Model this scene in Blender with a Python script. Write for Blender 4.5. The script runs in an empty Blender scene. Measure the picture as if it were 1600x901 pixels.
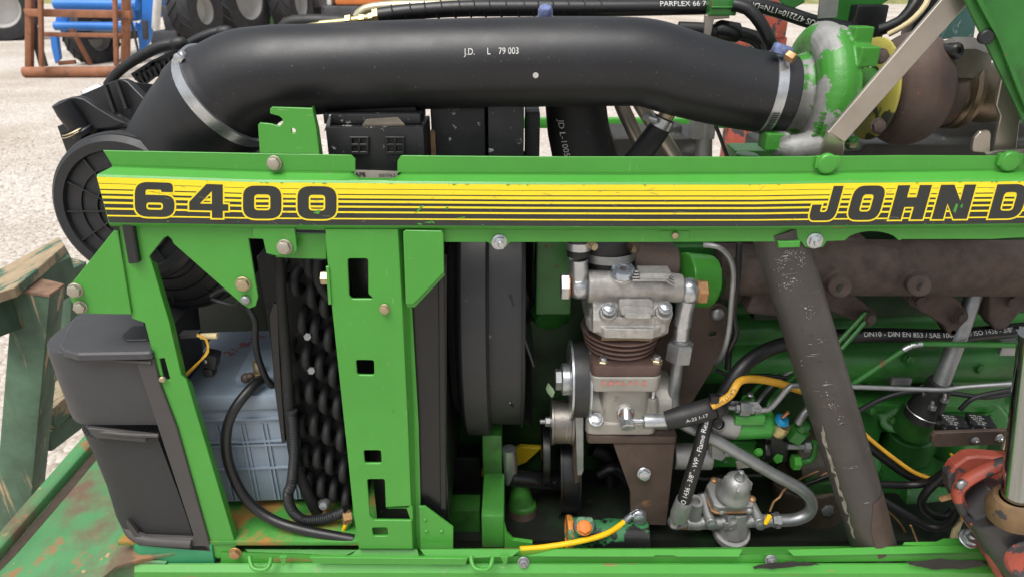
import bpy, bmesh, math, random
from mathutils import Vector, Matrix, geometry
random.seed(7)
S = bpy.context.scene
C = S.collection
PI = math.pi
V = Vector

# ------------------------------------------------------------------ camera
PITCH = math.radians(25.0)
F = 1080.0                      # focal length in photo pixels (1600 wide)
CAM = V((0, -0.77, 1.60))
cd = bpy.data.cameras.new('camera')
cam = bpy.data.objects.new('camera', cd)
C.objects.link(cam)
cam.location = CAM
cam.rotation_euler = (PI / 2 - PITCH, 0, 0)
cd.sensor_width = 36
cd.lens = 36 * F / 1600
cd.clip_start = 0.02
cd.clip_end = 2000
cd.dof.use_dof = True
cd.dof.focus_distance = 0.9
cd.dof.aperture_fstop = 11
S.camera = cam

# ------------------------------------------------------------------ sky, sun, exposure
SUN_EL, SUN_AZ = math.radians(66), math.radians(212)    # azimuth from +Y, clockwise
w = bpy.data.worlds.new('World')
S.world = w
w.use_nodes = True
nt = w.node_tree
bg = nt.nodes['Background']
sky = nt.nodes.new('ShaderNodeTexSky')
sky.sky_type = 'NISHITA'
sky.sun_disc = False
sky.sun_elevation = SUN_EL
sky.sun_rotation = SUN_AZ
sky.air_density = 1.0
sky.dust_density = 5.0
hs = nt.nodes.new('ShaderNodeHueSaturation')            # overcast: nearly grey
hs.inputs['Saturation'].default_value = 0.22
nt.links.new(sky.outputs[0], hs.inputs['Color'])
nt.links.new(hs.outputs[0], bg.inputs['Color'])
bg.inputs['Strength'].default_value = 0.10
sd = bpy.data.lights.new('sun', 'SUN')
sd.energy = 1.5
sd.angle = math.radians(40)
sd.color = (1.0, 0.97, 0.92)
sun = bpy.data.objects.new('sun', sd)
C.objects.link(sun)
_d = V((math.sin(SUN_AZ) * math.cos(SUN_EL), math.cos(SUN_AZ) * math.cos(SUN_EL), math.sin(SUN_EL)))
sun.rotation_euler = _d.to_track_quat('Z', 'Y').to_euler()
sun.location = (0, 0, 8)
vs = S.view_settings
vs.view_transform = 'Standard'
vs.look = 'None'
vs.exposure = 0.80
vs.gamma = 1.0

# ------------------------------------------------------------------ projection helpers
FWD = V((0, math.cos(PITCH), -math.sin(PITCH)))
UP = V((0, math.sin(PITCH), math.cos(PITCH)))
RT = V((1, 0, 0))
def ray(px, py): return FWD * F + RT * (px - 800) + UP * (450.5 - py)
def P(px, py, Y):
    d = ray(px, py)
    return CAM + d * ((Y - CAM.y) / d.y)
def PZ(px, py, Z):
    d = ray(px, py)
    return CAM + d * ((Z - CAM.z) / d.z)
def m_px(p): return (p - CAM).dot(FWD) / F              # metres per photo pixel at a point
def interp(knots, x):
    if x <= knots[0][0]: return knots[0][1]
    for (a, b), (c, d) in zip(knots, knots[1:]):
        if x <= c: return b + (d - b) * (x - a) / (c - a)
    return knots[-1][1]

class Plane:
    """a plane with 2-D axes; h is measured along its normal (towards the viewer)"""
    def __init__(s, o, n):
        s.o = V(o); s.n = V(n).normalized()
        up = V((0, 0, 1)) if abs(s.n.z) < 0.9 else V((0, 1, 0))
        s.u = up.cross(s.n).normalized(); s.v = s.n.cross(s.u).normalized()
    def hit(s, px, py):
        d = ray(px, py)
        t = (s.o - CAM).dot(s.n) / d.dot(s.n)
        q = CAM + d * t - s.o
        return V((q.dot(s.u), q.dot(s.v)))
    def at(s, uv, h=0.0): return s.o + s.u * uv[0] + s.v * uv[1] + s.n * h
def YP(Y): return Plane((0, Y, 1.2), (0, -1, 0))
def ZP(Z): return Plane((0, 0, Z), (0, 0, 1))

def area2(p): return sum(p[i][0] * p[(i + 1) % len(p)][1] - p[(i + 1) % len(p)][0] * p[i][1] for i in range(len(p)))
def ccw(p): return list(p) if area2(p) > 0 else list(reversed(p))
def offset(poly, d):
    """grow (d>0) or shrink a ccw polygon"""
    n = len(poly); out = []
    for i in range(n):
        a, b, c = V(poly[i - 1]), V(poly[i]), V(poly[(i + 1) % n])
        e1 = (b - a); e2 = (c - b)
        if e1.length < 1e-9 or e2.length < 1e-9: out.append(b); continue
        e1.normalize(); e2.normalize()
        n1 = V((e1.y, -e1.x)); n2 = V((e2.y, -e2.x))
        m = n1 + n2
        k = max(m.length_squared / 2, 0.35)
        out.append(b + m * (d / k))
    return out
def rounded(poly, r, seg=4):
    """round the corners of a 2-D polygon; r is a number or one per corner"""
    n = len(poly); out = []
    for i in range(n):
        a, b, c = V(poly[i - 1][:2]), V(poly[i][:2]), V(poly[(i + 1) % n][:2])
        rr = r[i] if isinstance(r, (list, tuple)) else r
        e1 = a - b; e2 = c - b
        l1, l2 = e1.length, e2.length
        if rr <= 0 or l1 < 1e-9 or l2 < 1e-9: out.append(b); continue
        e1 /= l1; e2 /= l2
        ang = e1.angle(e2)
        if ang > 3.05 or ang < 0.05: out.append(b); continue
        t = min(rr / math.tan(ang / 2), l1 * 0.49, l2 * 0.49)
        p0, p1 = b + e1 * t, b + e2 * t
        for k in range(seg + 1):
            f = k / seg
            out.append(p0 * (1 - f) ** 2 + b * 2 * f * (1 - f) + p1 * f * f)
    return out

def spline(pts, step):
    """Catmull-Rom through (Vector, radius) pairs"""
    out = []
    n = len(pts)
    for i in range(n - 1):
        p0 = pts[max(i - 1, 0)]; p1 = pts[i]; p2 = pts[i + 1]; p3 = pts[min(i + 2, n - 1)]
        L = (p2[0] - p1[0]).length
        k = max(2, int(L / step))
        for j in range(k):
            t = j / k; t2 = t * t; t3 = t2 * t
            f = lambda a, b, c, d: 0.5 * ((2 * b) + (c - a) * t + (2 * a - 5 * b + 4 * c - d) * t2 + (3 * b - a - 3 * c + d) * t3)
            out.append((f(p0[0], p1[0], p2[0], p3[0]), f(p0[1], p1[1], p2[1], p3[1])))
    out.append(pts[-1])
    return out
def frames(pts):
    """parallel-transport frames along a list of points"""
    T = []
    for i in range(len(pts)):
        a = pts[max(i - 1, 0)]; b = pts[min(i + 1, len(pts) - 1)]
        T.append((b - a).normalized())
    ref = V((0, -1, 0)) if abs(T[0].y) < 0.9 else V((0, 0, 1))
    N = [(ref - T[0] * ref.dot(T[0])).normalized()]
    for i in range(1, len(pts)):
        v = N[-1] - T[i] * N[-1].dot(T[i])
        N.append(v.normalized())
    return T, N, [t.cross(n) for t, n in zip(T, N)]
def pp(lst, Y=None, r=None):
    """[(px,py,Y[,rpx])] -> [(Vector, radius in metres)]"""
    out = []
    for q in lst:
        y = q[2] if len(q) > 2 and q[2] is not None else Y
        v = P(q[0], q[1], y)
        rr = (q[3] if len(q) > 3 else r)
        out.append((v, rr * m_px(v)))
    return out

# ------------------------------------------------------------------ mesh builder
class MB:
    def __init__(s): s.v = []; s.f = []
    def add(s, vs, fs):
        k = len(s.v)
        s.v += [V(a) for a in vs]
        s.f += [[i + k for i in f] for f in fs]
        return s
    def grid(s, rows, closed_u=False, closed_v=False, caps=False):
        n = len(rows); m = len(rows[0]); fs = []
        for i in range(n if closed_v else n - 1):
            for j in range(m if closed_u else m - 1):
                a = i * m + j; b = i * m + (j + 1) % m
                c = ((i + 1) % n) * m + (j + 1) % m; d = ((i + 1) % n) * m + j
                fs.append((a, b, c, d))
        if caps and not closed_v:
            fs.append(list(range(m))); fs.append([(n - 1) * m + j for j in range(m)])
        return s.add([p for r in rows for p in r], fs)
    def tube(s, pts, n=14, caps=True, step=0.008, raw=False, sx=1.0, sy=1.0):
        """pts: (Vector, radius) pairs, splined unless raw"""
        q = pts if raw else spline(pts, step)
        c = [a for a, b in q]
        T, N, B = frames(c)
        rows = []
        for (p, r), nn, bb in zip(q, N, B):
            rows.append([p + (nn * math.cos(2 * PI * k / n) * sx + bb * math.sin(2 * PI * k / n) * sy) * r for k in range(n)])
        return s.grid(rows, closed_u=True, caps=caps)
    def strap(s, pts, wid, thk, wdir, step=0.01, raw=True):
        """flat bar swept along points; wdir = direction of its width"""
        q = [(V(p), 1) for p in pts]
        if not raw: q = spline(q, step)
        c = [a for a, b in q]
        rows = []
        for i, p in enumerate(c):
            t = (c[min(i + 1, len(c) - 1)] - c[max(i - 1, 0)]).normalized()
            wv = (wdir - t * wdir.dot(t)).normalized(); nv = t.cross(wv)
            rows.append([p + wv * wid / 2 + nv * thk / 2, p - wv * wid / 2 + nv * thk / 2, p - wv * wid / 2 - nv * thk / 2, p + wv * wid / 2 - nv * thk / 2])
        return s.grid(rows, closed_u=True, caps=True)
    def lathe(s, prof, o, axis, n=32, caps=True):
        """prof: (radius, height along axis)"""
        ax = V(axis).normalized()
        u = ax.orthogonal().normalized(); v = ax.cross(u)
        rows = []
        for r, h in prof:
            r = max(r, 1e-5)
            rows.append([V(o) + ax * h + (u * math.cos(2 * PI * k / n) + v * math.sin(2 * PI * k / n)) * r for k in range(n)])
        return s.grid(rows, closed_u=True, caps=caps)
    def box(s, c, d, rot=None):
        c = V(c); hx, hy, hz = d[0] / 2, d[1] / 2, d[2] / 2
        vs = [V((x, y, z)) for x in (-hx, hx) for y in (-hy, hy) for z in (-hz, hz)]
        if rot is not None: vs = [rot @ a for a in vs]
        return s.add([c + a for a in vs], [(0, 1, 3, 2), (4, 6, 7, 5), (0, 4, 5, 1), (2, 3, 7, 6), (0, 2, 6, 4), (1, 5, 7, 3)])
    def pbox(s, x0, y0, x1, y1, Y, depth):
        """box whose front face spans the given picture rectangle at depth Y"""
        a = P(x0, y0, Y); b = P(x1, y1, Y)
        return s.box(((a.x + b.x) / 2, Y + depth / 2, (a.z + b.z) / 2), (abs(b.x - a.x), depth, abs(a.z - b.z)))
    def ball(s, c, r, n=16, m=10, sc=(1, 1, 1)):
        rows = []
        for i in range(m + 1):
            a = PI * i / m
            rows.append([V(c) + V((math.cos(2 * PI * k / n) * math.sin(a) * r * sc[0], math.sin(2 * PI * k / n) * math.sin(a) * r * sc[1], math.cos(a) * r * sc[2])) for k in range(n)])
        return s.grid(rows, closed_u=True)
    def hexa(s, o, axis, r, h, ch=0.12, tw=0.0):
        ax = V(axis).normalized(); u = ax.orthogonal().normalized(); v = ax.cross(u)
        def ring(rr, hh): return [V(o) + ax * hh + (u * math.cos(PI / 3 * k + tw) + v * math.sin(PI / 3 * k + tw)) * rr for k in range(6)]
        return s.grid([ring(r, 0), ring(r, h * (1 - ch)), ring(r * 0.86, h)], closed_u=True, caps=True)
    def plate(s, poly, pl, t, holes=(), ch=0.0007, r=0.0, hr=0.0, px=True, h=0.0, seg=4):
        """flat plate: outline (and holes) in picture pixels on plane pl, thickness t behind its face"""
        def conv(q, rr):
            q2 = [pl.hit(a[0], a[1]) for a in q] if px else [V(a[:2]) for a in q]
            q2 = ccw(q2)
            if rr: q2 = rounded(q2, rr, seg)
            o = [q2[0]]
            for a in q2[1:]:
                if (a - o[-1]).length > 2e-5: o.append(a)
            return o
        outer = conv(poly, r); hs_ = [conv(q, hr) for q in holes]
        loops = [outer] + hs_
        fin = [offset(outer, -ch)] + [offset(q, ch) for q in hs_] if ch else loops
        def tess(ls): return geometry.tessellate_polygon([[V((a[0], a[1], 0)) for a in q] for q in ls])
        tri = tess(fin)
        k = len(s.v); n = sum(len(q) for q in loops)
        for ls, hh in ((fin, h), (loops, h - ch), (loops, h - t)):
            for q in ls: s.v += [pl.at(a, hh) for a in q]
        s.f += [[i + k for i in f] for f in tri]
        s.f += [[i + k + 2 * n for i in reversed(f)] for f in tri]
        st = 0
        for q in loops:
            m = len(q)
            for L in ((0, n) if ch else (n,)):
                for i in range(m):
                    a = k + L + st + i; b = k + L + st + (i + 1) % m
                    s.f.append([a, b, b + n, a + n])
            st += m
        return s
    def build(s, name, m, parent=None, label=None, smooth=40, bevel=0.0, seg=2, remesh=0.0, relax=4, merge=1e-5, kind=None):
        if remesh:
            me = voxel(s, remesh, relax)
            smooth = 80
        else:
            bm = bmesh.new()
            vs = [bm.verts.new(a) for a in s.v]
            for f in s.f:
                try: bm.faces.new([vs[i] for i in f])
                except ValueError: pass
            bmesh.ops.remove_doubles(bm, verts=bm.verts, dist=merge)
            bmesh.ops.dissolve_degenerate(bm, edges=bm.edges, dist=1e-7)
            bmesh.ops.recalc_face_normals(bm, faces=bm.faces)
            if bevel:
                es = [e for e in bm.edges if len(e.link_faces) == 2 and e.calc_face_angle(0) > 0.5]
                bmesh.ops.bevel(bm, geom=es, offset=bevel, segments=seg, profile=0.5, affect='EDGES', clamp_overlap=True)
            me = bpy.data.meshes.new(name)
            bm.to_mesh(me); bm.free()
        if smooth:
            me.polygons.foreach_set('use_smooth', [True] * len(me.polygons))
            me.set_sharp_from_angle(angle=math.radians(smooth))
        return link(name, me, m, parent, label, kind)

def voxel(mb, size, relax):
    me = bpy.data.meshes.new('tmp')
    bm = bmesh.new()
    vs = [bm.verts.new(a) for a in mb.v]
    for f in mb.f:
        try: bm.faces.new([vs[i] for i in f])
        except ValueError: pass
    bmesh.ops.recalc_face_normals(bm, faces=bm.faces)
    bm.to_mesh(me); bm.free()
    o = bpy.data.objects.new('tmp', me); C.objects.link(o)
    a = o.modifiers.new('r', 'REMESH'); a.mode = 'VOXEL'; a.voxel_size = size
    if relax:
        b = o.modifiers.new('s', 'SMOOTH'); b.iterations = relax; b.factor = 0.5
    dg = bpy.context.evaluated_depsgraph_get()
    out = bpy.data.meshes.new_from_object(o.evaluated_get(dg))
    bpy.data.objects.remove(o); bpy.data.meshes.remove(me)
    return out

def surf(sp, x, y, lift=0.0005):
    """point on a splined tube's surface seen at picture point x, y"""
    d = ray(x, y).normalized(); best = None
    for i, (p, r) in enumerate(sp):
        q = CAM + d * (p - CAM).dot(d)
        k = (q - p).length
        if best is None or k / r < best[0]: best = (k / r, q, r, k, i)
    _, q, r, k, i = best
    t = (sp[min(i + 1, len(sp) - 1)][0] - sp[max(i - 1, 0)][0]).normalized()
    sn = max(math.sqrt(1 - min(d.dot(t) ** 2, .95)), .3)
    return q - d * (math.sqrt(max(r * r - min(k, r * .985) ** 2, 0)) / sn + lift)
def wloc(o):
    p = V(o.location)
    while o.parent:
        o = o.parent; p += V(o.location)
    return p
def link(name, me, m, parent=None, label=None, kind=None):
    n = len(me.vertices)
    co = [0.0] * (3 * n); me.vertices.foreach_get('co', co)
    if n:
        base = V(((min(co[0::3]) + max(co[0::3])) / 2, (min(co[1::3]) + max(co[1::3])) / 2, min(co[2::3])))
        me.transform(Matrix.Translation(-base))
    else: base = V((0, 0, 0))
    me.name = name
    o = bpy.data.objects.new(name, me); C.objects.link(o)
    if m is not None and not me.materials: me.materials.append(m)
    if parent:
        o.parent = parent; o.location = base - wloc(parent)
    else: o.location = base
    if label: o['label'] = label
    if kind: o['kind'] = kind
    return o
def thing(name, label, cat, loc, group=None):
    o = bpy.data.objects.new(name, None); C.objects.link(o)
    o.empty_display_size = 0.1
    o.location = loc; o['label'] = label; o['category'] = cat
    if group: o['group'] = group
    return o
def tag(o, label, cat, group=None):
    o['label'] = label; o['category'] = cat
    if group: o['group'] = group
    return o
def empty_part(name, parent, loc, label=None):
    o = bpy.data.objects.new(name, None); C.objects.link(o)
    o.empty_display_size = 0.05
    o.parent = parent; o.location = V(loc) - wloc(parent)
    if label: o['label'] = label
    return o
_inst = {}
def inst(name, key, maker, m, loc, d, scale, parent, label=None, spin=0.0):
    """a repeated piece: shared mesh, its +Z turned to d"""
    if key not in _inst:
        t = maker().build(name, m, None)
        me = t.data; me.transform(Matrix.Translation(t.location)); bpy.data.objects.remove(t)
        _inst[key] = me
    o = bpy.data.objects.new(name, _inst[key]); C.objects.link(o)
    q = V(d).to_track_quat('Z', 'Y').to_matrix() @ Matrix.Rotation(spin, 3, 'Z')
    o.rotation_euler = q.to_euler(); o.scale = (scale,) * 3
    o.parent = parent; o.location = V(loc) - (wloc(parent) if parent else V((0, 0, 0)))
    if label: o['label'] = label
    return o
def mk_bolt():
    b = MB()
    b.lathe([(0.0, 0), (1.0, 0), (1.0, 0.1), (0.93, 0.18), (0.0, 0.18)], (0, 0, 0), (0, 0, 1), 20, caps=False)
    b.hexa((0, 0, 0.17), (0, 0, 1), 0.84, 0.62)
    b.lathe([(0.0, 0.78), (0.5, 0.785), (0.55, 0.80), (0.60, 0.785), (0.62, 0.75)], (0, 0, 0), (0, 0, 1), 16, caps=False)
    return b
def mk_nut():
    b = MB()
    b.lathe([(0.0, 0), (1.0, 0), (1.0, 0.12), (0.9, 0.2), (0.0, 0.2)], (0, 0, 0), (0, 0, 1), 20, caps=False)
    b.hexa((0, 0, 0.19), (0, 0, 1), 0.82, 0.6)
    b.lathe([(0.0, 1.15), (0.34, 1.15), (0.4, 1.05), (0.4, 0.6)], (0, 0, 0), (0, 0, 1), 12, caps=False)
    return b
def mk_screw():
    b = MB()
    b.lathe([(1.0, 0), (1.0, 0.25), (0.8, 0.55), (0.4, 0.7), (0.0, 0.72)], (0, 0, 0), (0, 0, 1), 16, caps=False)
    return b
def bolt(px, py, Y, r, m, parent, kind='bolt', d=(0, -1, 0), spin=None, label=None):
    p = P(px, py, Y)
    mk = {'bolt': mk_bolt, 'nut': mk_nut, 'screw': mk_screw}[kind]
    return inst(kind, kind + m.name, mk, m, p, d, r * m_px(p), parent, label, random.uniform(0, 1) if spin is None else spin)

# ------------------------------------------------------------------ flat print
def glyphs(text, size, bold=0.0, sx=1.0):
    cu = bpy.data.curves.new('t', 'FONT'); cu.body = text; cu.size = size; cu.resolution_u = 3
    cu.offset = bold * size
    o = bpy.data.objects.new('t', cu)
    me = o.to_mesh()
    vs = [(a.co.x * sx, a.co.y) for a in me.vertices]; fs = [tuple(p.vertices) for p in me.polygons]
    o.to_mesh_clear(); bpy.data.objects.remove(o); bpy.data.curves.remove(cu)
    return vs, fs
def fine(vs, fs, lim):
    bm = bmesh.new(); q = [bm.verts.new((x, y, 0)) for x, y in vs]
    for f in fs:
        try: bm.faces.new([q[i] for i in f])
        except ValueError: pass
    bmesh.ops.triangulate(bm, faces=bm.faces)
    for _ in range(4):
        es = [e for e in bm.edges if e.calc_length() > lim]
        if not es: break
        bmesh.ops.subdivide_edges(bm, edges=es, cuts=1)
        bmesh.ops.triangulate(bm, faces=[f for f in bm.faces if len(f.verts) > 3])
    bm.verts.index_update()
    r = [(a.co.x, a.co.y) for a in bm.verts], [[a.index for a in f.verts] for f in bm.faces]
    bm.free(); return r
def print_tube(text, pts, s0, size, m, parent, flip=False, tilt=0.0, bold=0.0, step=0.004, sx=1.0, lift=0.0003):
    """lettering wrapped on a tube; s0 = start along it (m); flip reads the other way"""
    q = spline(pts, step)
    c = [a for a, b in q]; T, N, B = frames(c)
    L = [0.0]
    for a, b in zip(c, c[1:]): L.append(L[-1] + (b - a).length)
    vs, fs = glyphs(text, size, bold, sx)
    wid = max(x for x, y in vs)
    vs, fs = fine(vs, fs, size * .22)
    out = []
    for x, y in vs:
        s = s0 + ((wid - x) if flip else x)
        i = 0
        while i < len(L) - 2 and L[i + 1] < s: i += 1
        f = (s - L[i]) / max(L[i + 1] - L[i], 1e-6)
        p = c[i].lerp(c[i + 1], f); r = q[i][1] + (q[i + 1][1] - q[i][1]) * f + lift
        t = (c[i + 1] - c[i]).normalized()
        n = CAM - p; n = (n - t * n.dot(t)).normalized()
        b = n.cross(t)
        a = ((y - size * 0.35) * (-1 if flip else 1)) / r + tilt
        out.append(p + (n * math.cos(a) + b * math.sin(a)) * r)
    return MB().add(out, fs).build('lettering', m, parent, smooth=0)
def print_plane(text, pl, uv, size, m, parent, ang=0.0, h=0.0004, bold=0.0, sx=1.0, name='lettering'):
    vs, fs = glyphs(text, size, bold, sx)
    ca, sa = math.cos(ang), math.sin(ang)
    return MB().add([pl.at((uv[0] + x * ca - y * sa, uv[1] + x * sa + y * ca), h) for x, y in vs], fs).build(name, m, parent, smooth=0)
# ------------------------------------------------------------------ materials
def M(name, col, rough=0.5, metal=0.0, var=0.12, vs=18.0, bump=0.0, bs=250.0, wear=(), coat=0.0, rvar=0.15, spec=0.5, stretch=None):
    """procedural surface: base colour broken by noise, roughness variation, fine bump,
    and wear layers (colour, coverage 0..1, noise scale, roughness, metal[, softness])"""
    m = bpy.data.materials.new(name); m.use_nodes = True
    t = m.node_tree; N = t.nodes; L = t.links
    b = N['Principled BSDF']
    tc = N.new('ShaderNodeTexCoord')
    co = tc.outputs['Object']
    if stretch:
        mp = N.new('ShaderNodeMapping'); mp.inputs['Scale'].default_value = stretch
        L.new(co, mp.inputs[0]); co = mp.outputs[0]
    def noise(sc, det=6, rgh=0.6, c=None):
        n = N.new('ShaderNodeTexNoise'); n.inputs['Scale'].default_value = sc
        n.inputs['Detail'].default_value = det; n.inputs['Roughness'].default_value = rgh
        L.new(c or co, n.inputs['Vector']); return n.outputs['Fac']
    def ramp(f, a, c, va=0.0, vc=1.0):
        r = N.new('ShaderNodeMapRange'); r.inputs['From Min'].default_value = a; r.inputs['From Max'].default_value = c
        r.inputs['To Min'].default_value = va; r.inputs['To Max'].default_value = vc
        L.new(f, r.inputs['Value']); return r.outputs[0]
    def mix(f, a, c, typ='RGBA'):
        x = N.new('ShaderNodeMix'); x.data_type = typ
        L.new(f, x.inputs[0])
        ia, ib, out = (6, 7, 2) if typ == 'RGBA' else (2, 3, 0)
        for i, q in ((ia, a), (ib, c)):
            if hasattr(q, 'is_output'): L.new(q, x.inputs[i])
            elif typ == 'RGBA': x.inputs[i].default_value = (*q[:3], 1)
            else: x.inputs[i].default_value = q
        return x.outputs[out]
    lo = [c * (1 - var) for c in col]; hi = [min(1, c * (1 + var)) for c in col]
    c = mix(ramp(noise(vs), 0.3, 0.7), lo, hi)
    r = ramp(noise(vs * 2.3, 5), 0.3, 0.7, max(0.02, rough - rvar * rough), min(1, rough + rvar * rough))
    me = metal
    ht = None
    for k, wl in enumerate(wear):
        wc, cov, sc, wr, wm = wl[:5]
        soft = wl[5] if len(wl) > 5 else 0.02
        off = N.new('ShaderNodeMapping'); off.inputs['Location'].default_value = (3.1 * k + 1, 1.7 * k, 0.9)
        if len(wl) > 6: off.inputs['Scale'].default_value = wl[6]
        L.new(co, off.inputs[0])
        th = 0.72 - 0.44 * cov
        f = ramp(noise(sc, 9, 0.62, off.outputs[0]), th, th + soft)
        c = mix(f, c, wc); r = mix(f, r, wr, 'FLOAT'); me = mix(f, me, wm, 'FLOAT')
        ht = f
    L.new(c, b.inputs['Base Color']); L.new(r, b.inputs['Roughness'])
    if hasattr(me, 'is_output'): L.new(me, b.inputs['Metallic'])
    else: b.inputs['Metallic'].default_value = me
    b.inputs['Coat Weight'].default_value = coat
    b.inputs['Specular IOR Level'].default_value = spec
    if bump or ht is not None:
        bp = N.new('ShaderNodeBump'); bp.inputs['Distance'].default_value = 0.001
        bp.inputs['Strength'].default_value = min(1, bump) if bump else 0.25
        h = noise(bs, 4)
        if ht is not None:
            ma = N.new('ShaderNodeMath'); ma.operation = 'MULTIPLY_ADD'
            L.new(ht, ma.inputs[0]); ma.inputs[1].default_value = -0.5; L.new(h, ma.inputs[2]); h = ma.outputs[0]
        L.new(h, bp.inputs['Height']); L.new(bp.outputs[0], b.inputs['Normal'])
    return m
RUST = (0.16, 0.075, 0.035); RUSTL = (0.34, 0.17, 0.07)
DUST = (0.30, 0.27, 0.20)
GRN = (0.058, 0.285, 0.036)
green = M('green_paint', GRN, 0.36, 0, 0.10, 5, bump=0.08, bs=90, wear=(((0.085, 0.30, 0.058), 0.36, 5, 0.55, 0, 0.35), (DUST, 0.15, 34, 0.8, 0, 0.3), ((0.20, 0.36, 0.15), 0.12, 60, 0.6, 0, 0.03, (6, 1, 0.5)), ((0.030, 0.10, 0.02), 0.13, 30, 0.5, 0, 0.12)))
green_chip = M('green_paint_chipped', GRN, 0.38, 0, 0.08, 6, wear=(((0.085, 0.30, 0.058), 0.34, 5, 0.55, 0, 0.35), (DUST, 0.18, 30, 0.8, 0, 0.25), ((0.27, 0.15, 0.06), 0.22, 22, 0.8, 0, 0.04, (0.3, 1, 1.6)), ((0.20, 0.36, 0.15), 0.11, 70, 0.6, 0, 0.03, (0.4, 1, 5))))
green_dull = M('green_paint_weathered', (0.06, 0.21, 0.075), 0.55, 0, 0.2, 8, wear=(((0.17, 0.30, 0.15), 0.45, 7, 0.6, 0, 0.3), ((0.13, 0.085, 0.055), 0.54, 5, 0.85, 0, 0.10), ((0.24, 0.13, 0.06), 0.36, 16, 0.85, 0, 0.05), ((0.40, 0.25, 0.12), 0.16, 45, 0.85, 0, 0.03)))
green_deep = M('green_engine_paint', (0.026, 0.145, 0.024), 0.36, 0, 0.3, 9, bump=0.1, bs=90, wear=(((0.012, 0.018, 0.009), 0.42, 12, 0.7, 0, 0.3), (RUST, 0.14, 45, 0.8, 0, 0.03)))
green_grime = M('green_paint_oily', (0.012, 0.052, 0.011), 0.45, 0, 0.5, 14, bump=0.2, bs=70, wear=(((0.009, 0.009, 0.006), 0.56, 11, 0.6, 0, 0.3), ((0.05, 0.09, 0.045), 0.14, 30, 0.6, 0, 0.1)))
green_tray = M('green_paint_muddy', (0.045, 0.22, 0.03), 0.55, 0, 0.25, 12, wear=(((0.30, 0.15, 0.035), 0.54, 18, 0.9, 0, 0.12), ((0.10, 0.085, 0.03), 0.25, 12, 0.9, 0, 0.3)))
green_cast = M('cast_aluminium_flaked_green', (0.27, 0.27, 0.26), 0.6, 0.25, 0.25, 40, bump=0.45, bs=320, wear=(((0.20, 0.19, 0.17), 0.3, 20, 0.7, 0.2, 0.25), ((0.045, 0.22, 0.028), 0.565, 17, 0.36, 0, 0.012), ((0.03, 0.09, 0.02), 0.2, 30, 0.5, 0, 0.15)))
teal = M('teal_plastic', (0.03, 0.24, 0.11), 0.5, 0, 0.12, 15)
yellow_decal = M('yellow_vinyl', (0.86, 0.68, 0.02), 0.42, 0, 0.08, 5, rvar=0.1, wear=(((0.74, 0.60, 0.16), 0.22, 8, 0.6, 0, 0.3), ((0.45, 0.36, 0.08), 0.10, 90, 0.7, 0, 0.04)))
black_decal = M('black_vinyl', (0.022, 0.025, 0.024), 0.42, 0, 0.2, 20, wear=(((0.05, 0.05, 0.045), 0.3, 7, 0.6, 0, 0.3), ((0.16, 0.16, 0.14), 0.09, 80, 0.7, 0, 0.04, (0.3, 1, 1)),))
rubber = M('black_rubber', (0.0095, 0.0102, 0.0125), 0.42, 0, 0.2, 7, bump=0.12, bs=260, wear=(((0.024, 0.024, 0.025), 0.36, 5, 0.6, 0, 0.4), ((0.035, 0.034, 0.032), 0.2, 14, 0.7, 0, 0.2, (.3, 1, 1)), ((0.16, 0.155, 0.14), 0.11, 330, 0.8, 0, 0.02)))
hose_rubber = M('black_hose_rubber', (0.008, 0.008, 0.009), 0.40, 0, 0.2, 30, bump=0.08, bs=400)
matte_rubber = M('dull_hose_rubber', (0.012, 0.0125, 0.013), 0.55, 0, 0.25, 20, bump=0.12, bs=300, wear=((DUST, 0.08, 60, 0.9, 0, 0.1),))
plastic = M('black_plastic', (0.013, 0.014, 0.016), 0.48, 0, 0.14, 12, bump=0.15, bs=600, wear=(((0.05, 0.05, 0.05), 0.10, 30, 0.8, 0, 0.25),))
grey_plastic = M('dark_grey_plastic', (0.045, 0.046, 0.050), 0.5, 0, 0.10, 10, bump=0.12, bs=700, wear=(((0.09, 0.085, 0.08), 0.2, 14, 0.8, 0, 0.3),))
grey_trim = M('grey_brown_trim', (0.055, 0.051, 0.050), 0.6, 0, 0.1, 12, bump=0.12, bs=600)
black_paint = M('black_painted_steel', (0.007, 0.0075, 0.008), 0.33, 0, 0.3, 14, bump=0.06, bs=120, wear=(((0.06, 0.06, 0.055), 0.13, 80, 0.8, 0, 0.06), ((0.022, 0.022, 0.02), 0.25, 9, 0.6, 0, 0.3)))
black_dusty = M('black_steel_dusty', (0.009, 0.010, 0.011), 0.5, 0, 0.3, 14, wear=(((0.05, 0.04, 0.028), 0.25, 16, 0.9, 0, 0.25), ((0.30, 0.30, 0.29), 0.19, 75, 0.8, 0, 0.03)))
coil_black = M('black_cooler_tubes', (0.012, 0.0125, 0.013), 0.62, 0, 0.3, 20, bump=.2, bs=300, wear=(((0.03, 0.029, 0.027), 0.40, 9, 0.8, 0, 0.3), ((0.10, 0.098, 0.095), 0.20, 60, 0.8, 0, 0.12)), spec=0.35)
alu = M('cast_aluminium', (0.42, 0.405, 0.385), 0.52, 0.55, 0.26, 70, bump=0.35, bs=420, wear=(((0.20, 0.185, 0.165), 0.34, 14, 0.7, 0.3, 0.3), ((0.10, 0.088, 0.07), 0.2, 22, 0.6, 0.2, 0.12),))
alu_dark = M('grey_cast_aluminium', (0.33, 0.33, 0.325), 0.5, 0.6, 0.15, 30, bump=0.3, bs=420, wear=(((0.11, 0.105, 0.09), 0.3, 20, 0.7, 0.3, 0.3),))
alu_machined = M('machined_aluminium', (0.52, 0.51, 0.50), 0.36, 0.85, 0.1, 60)
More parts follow.
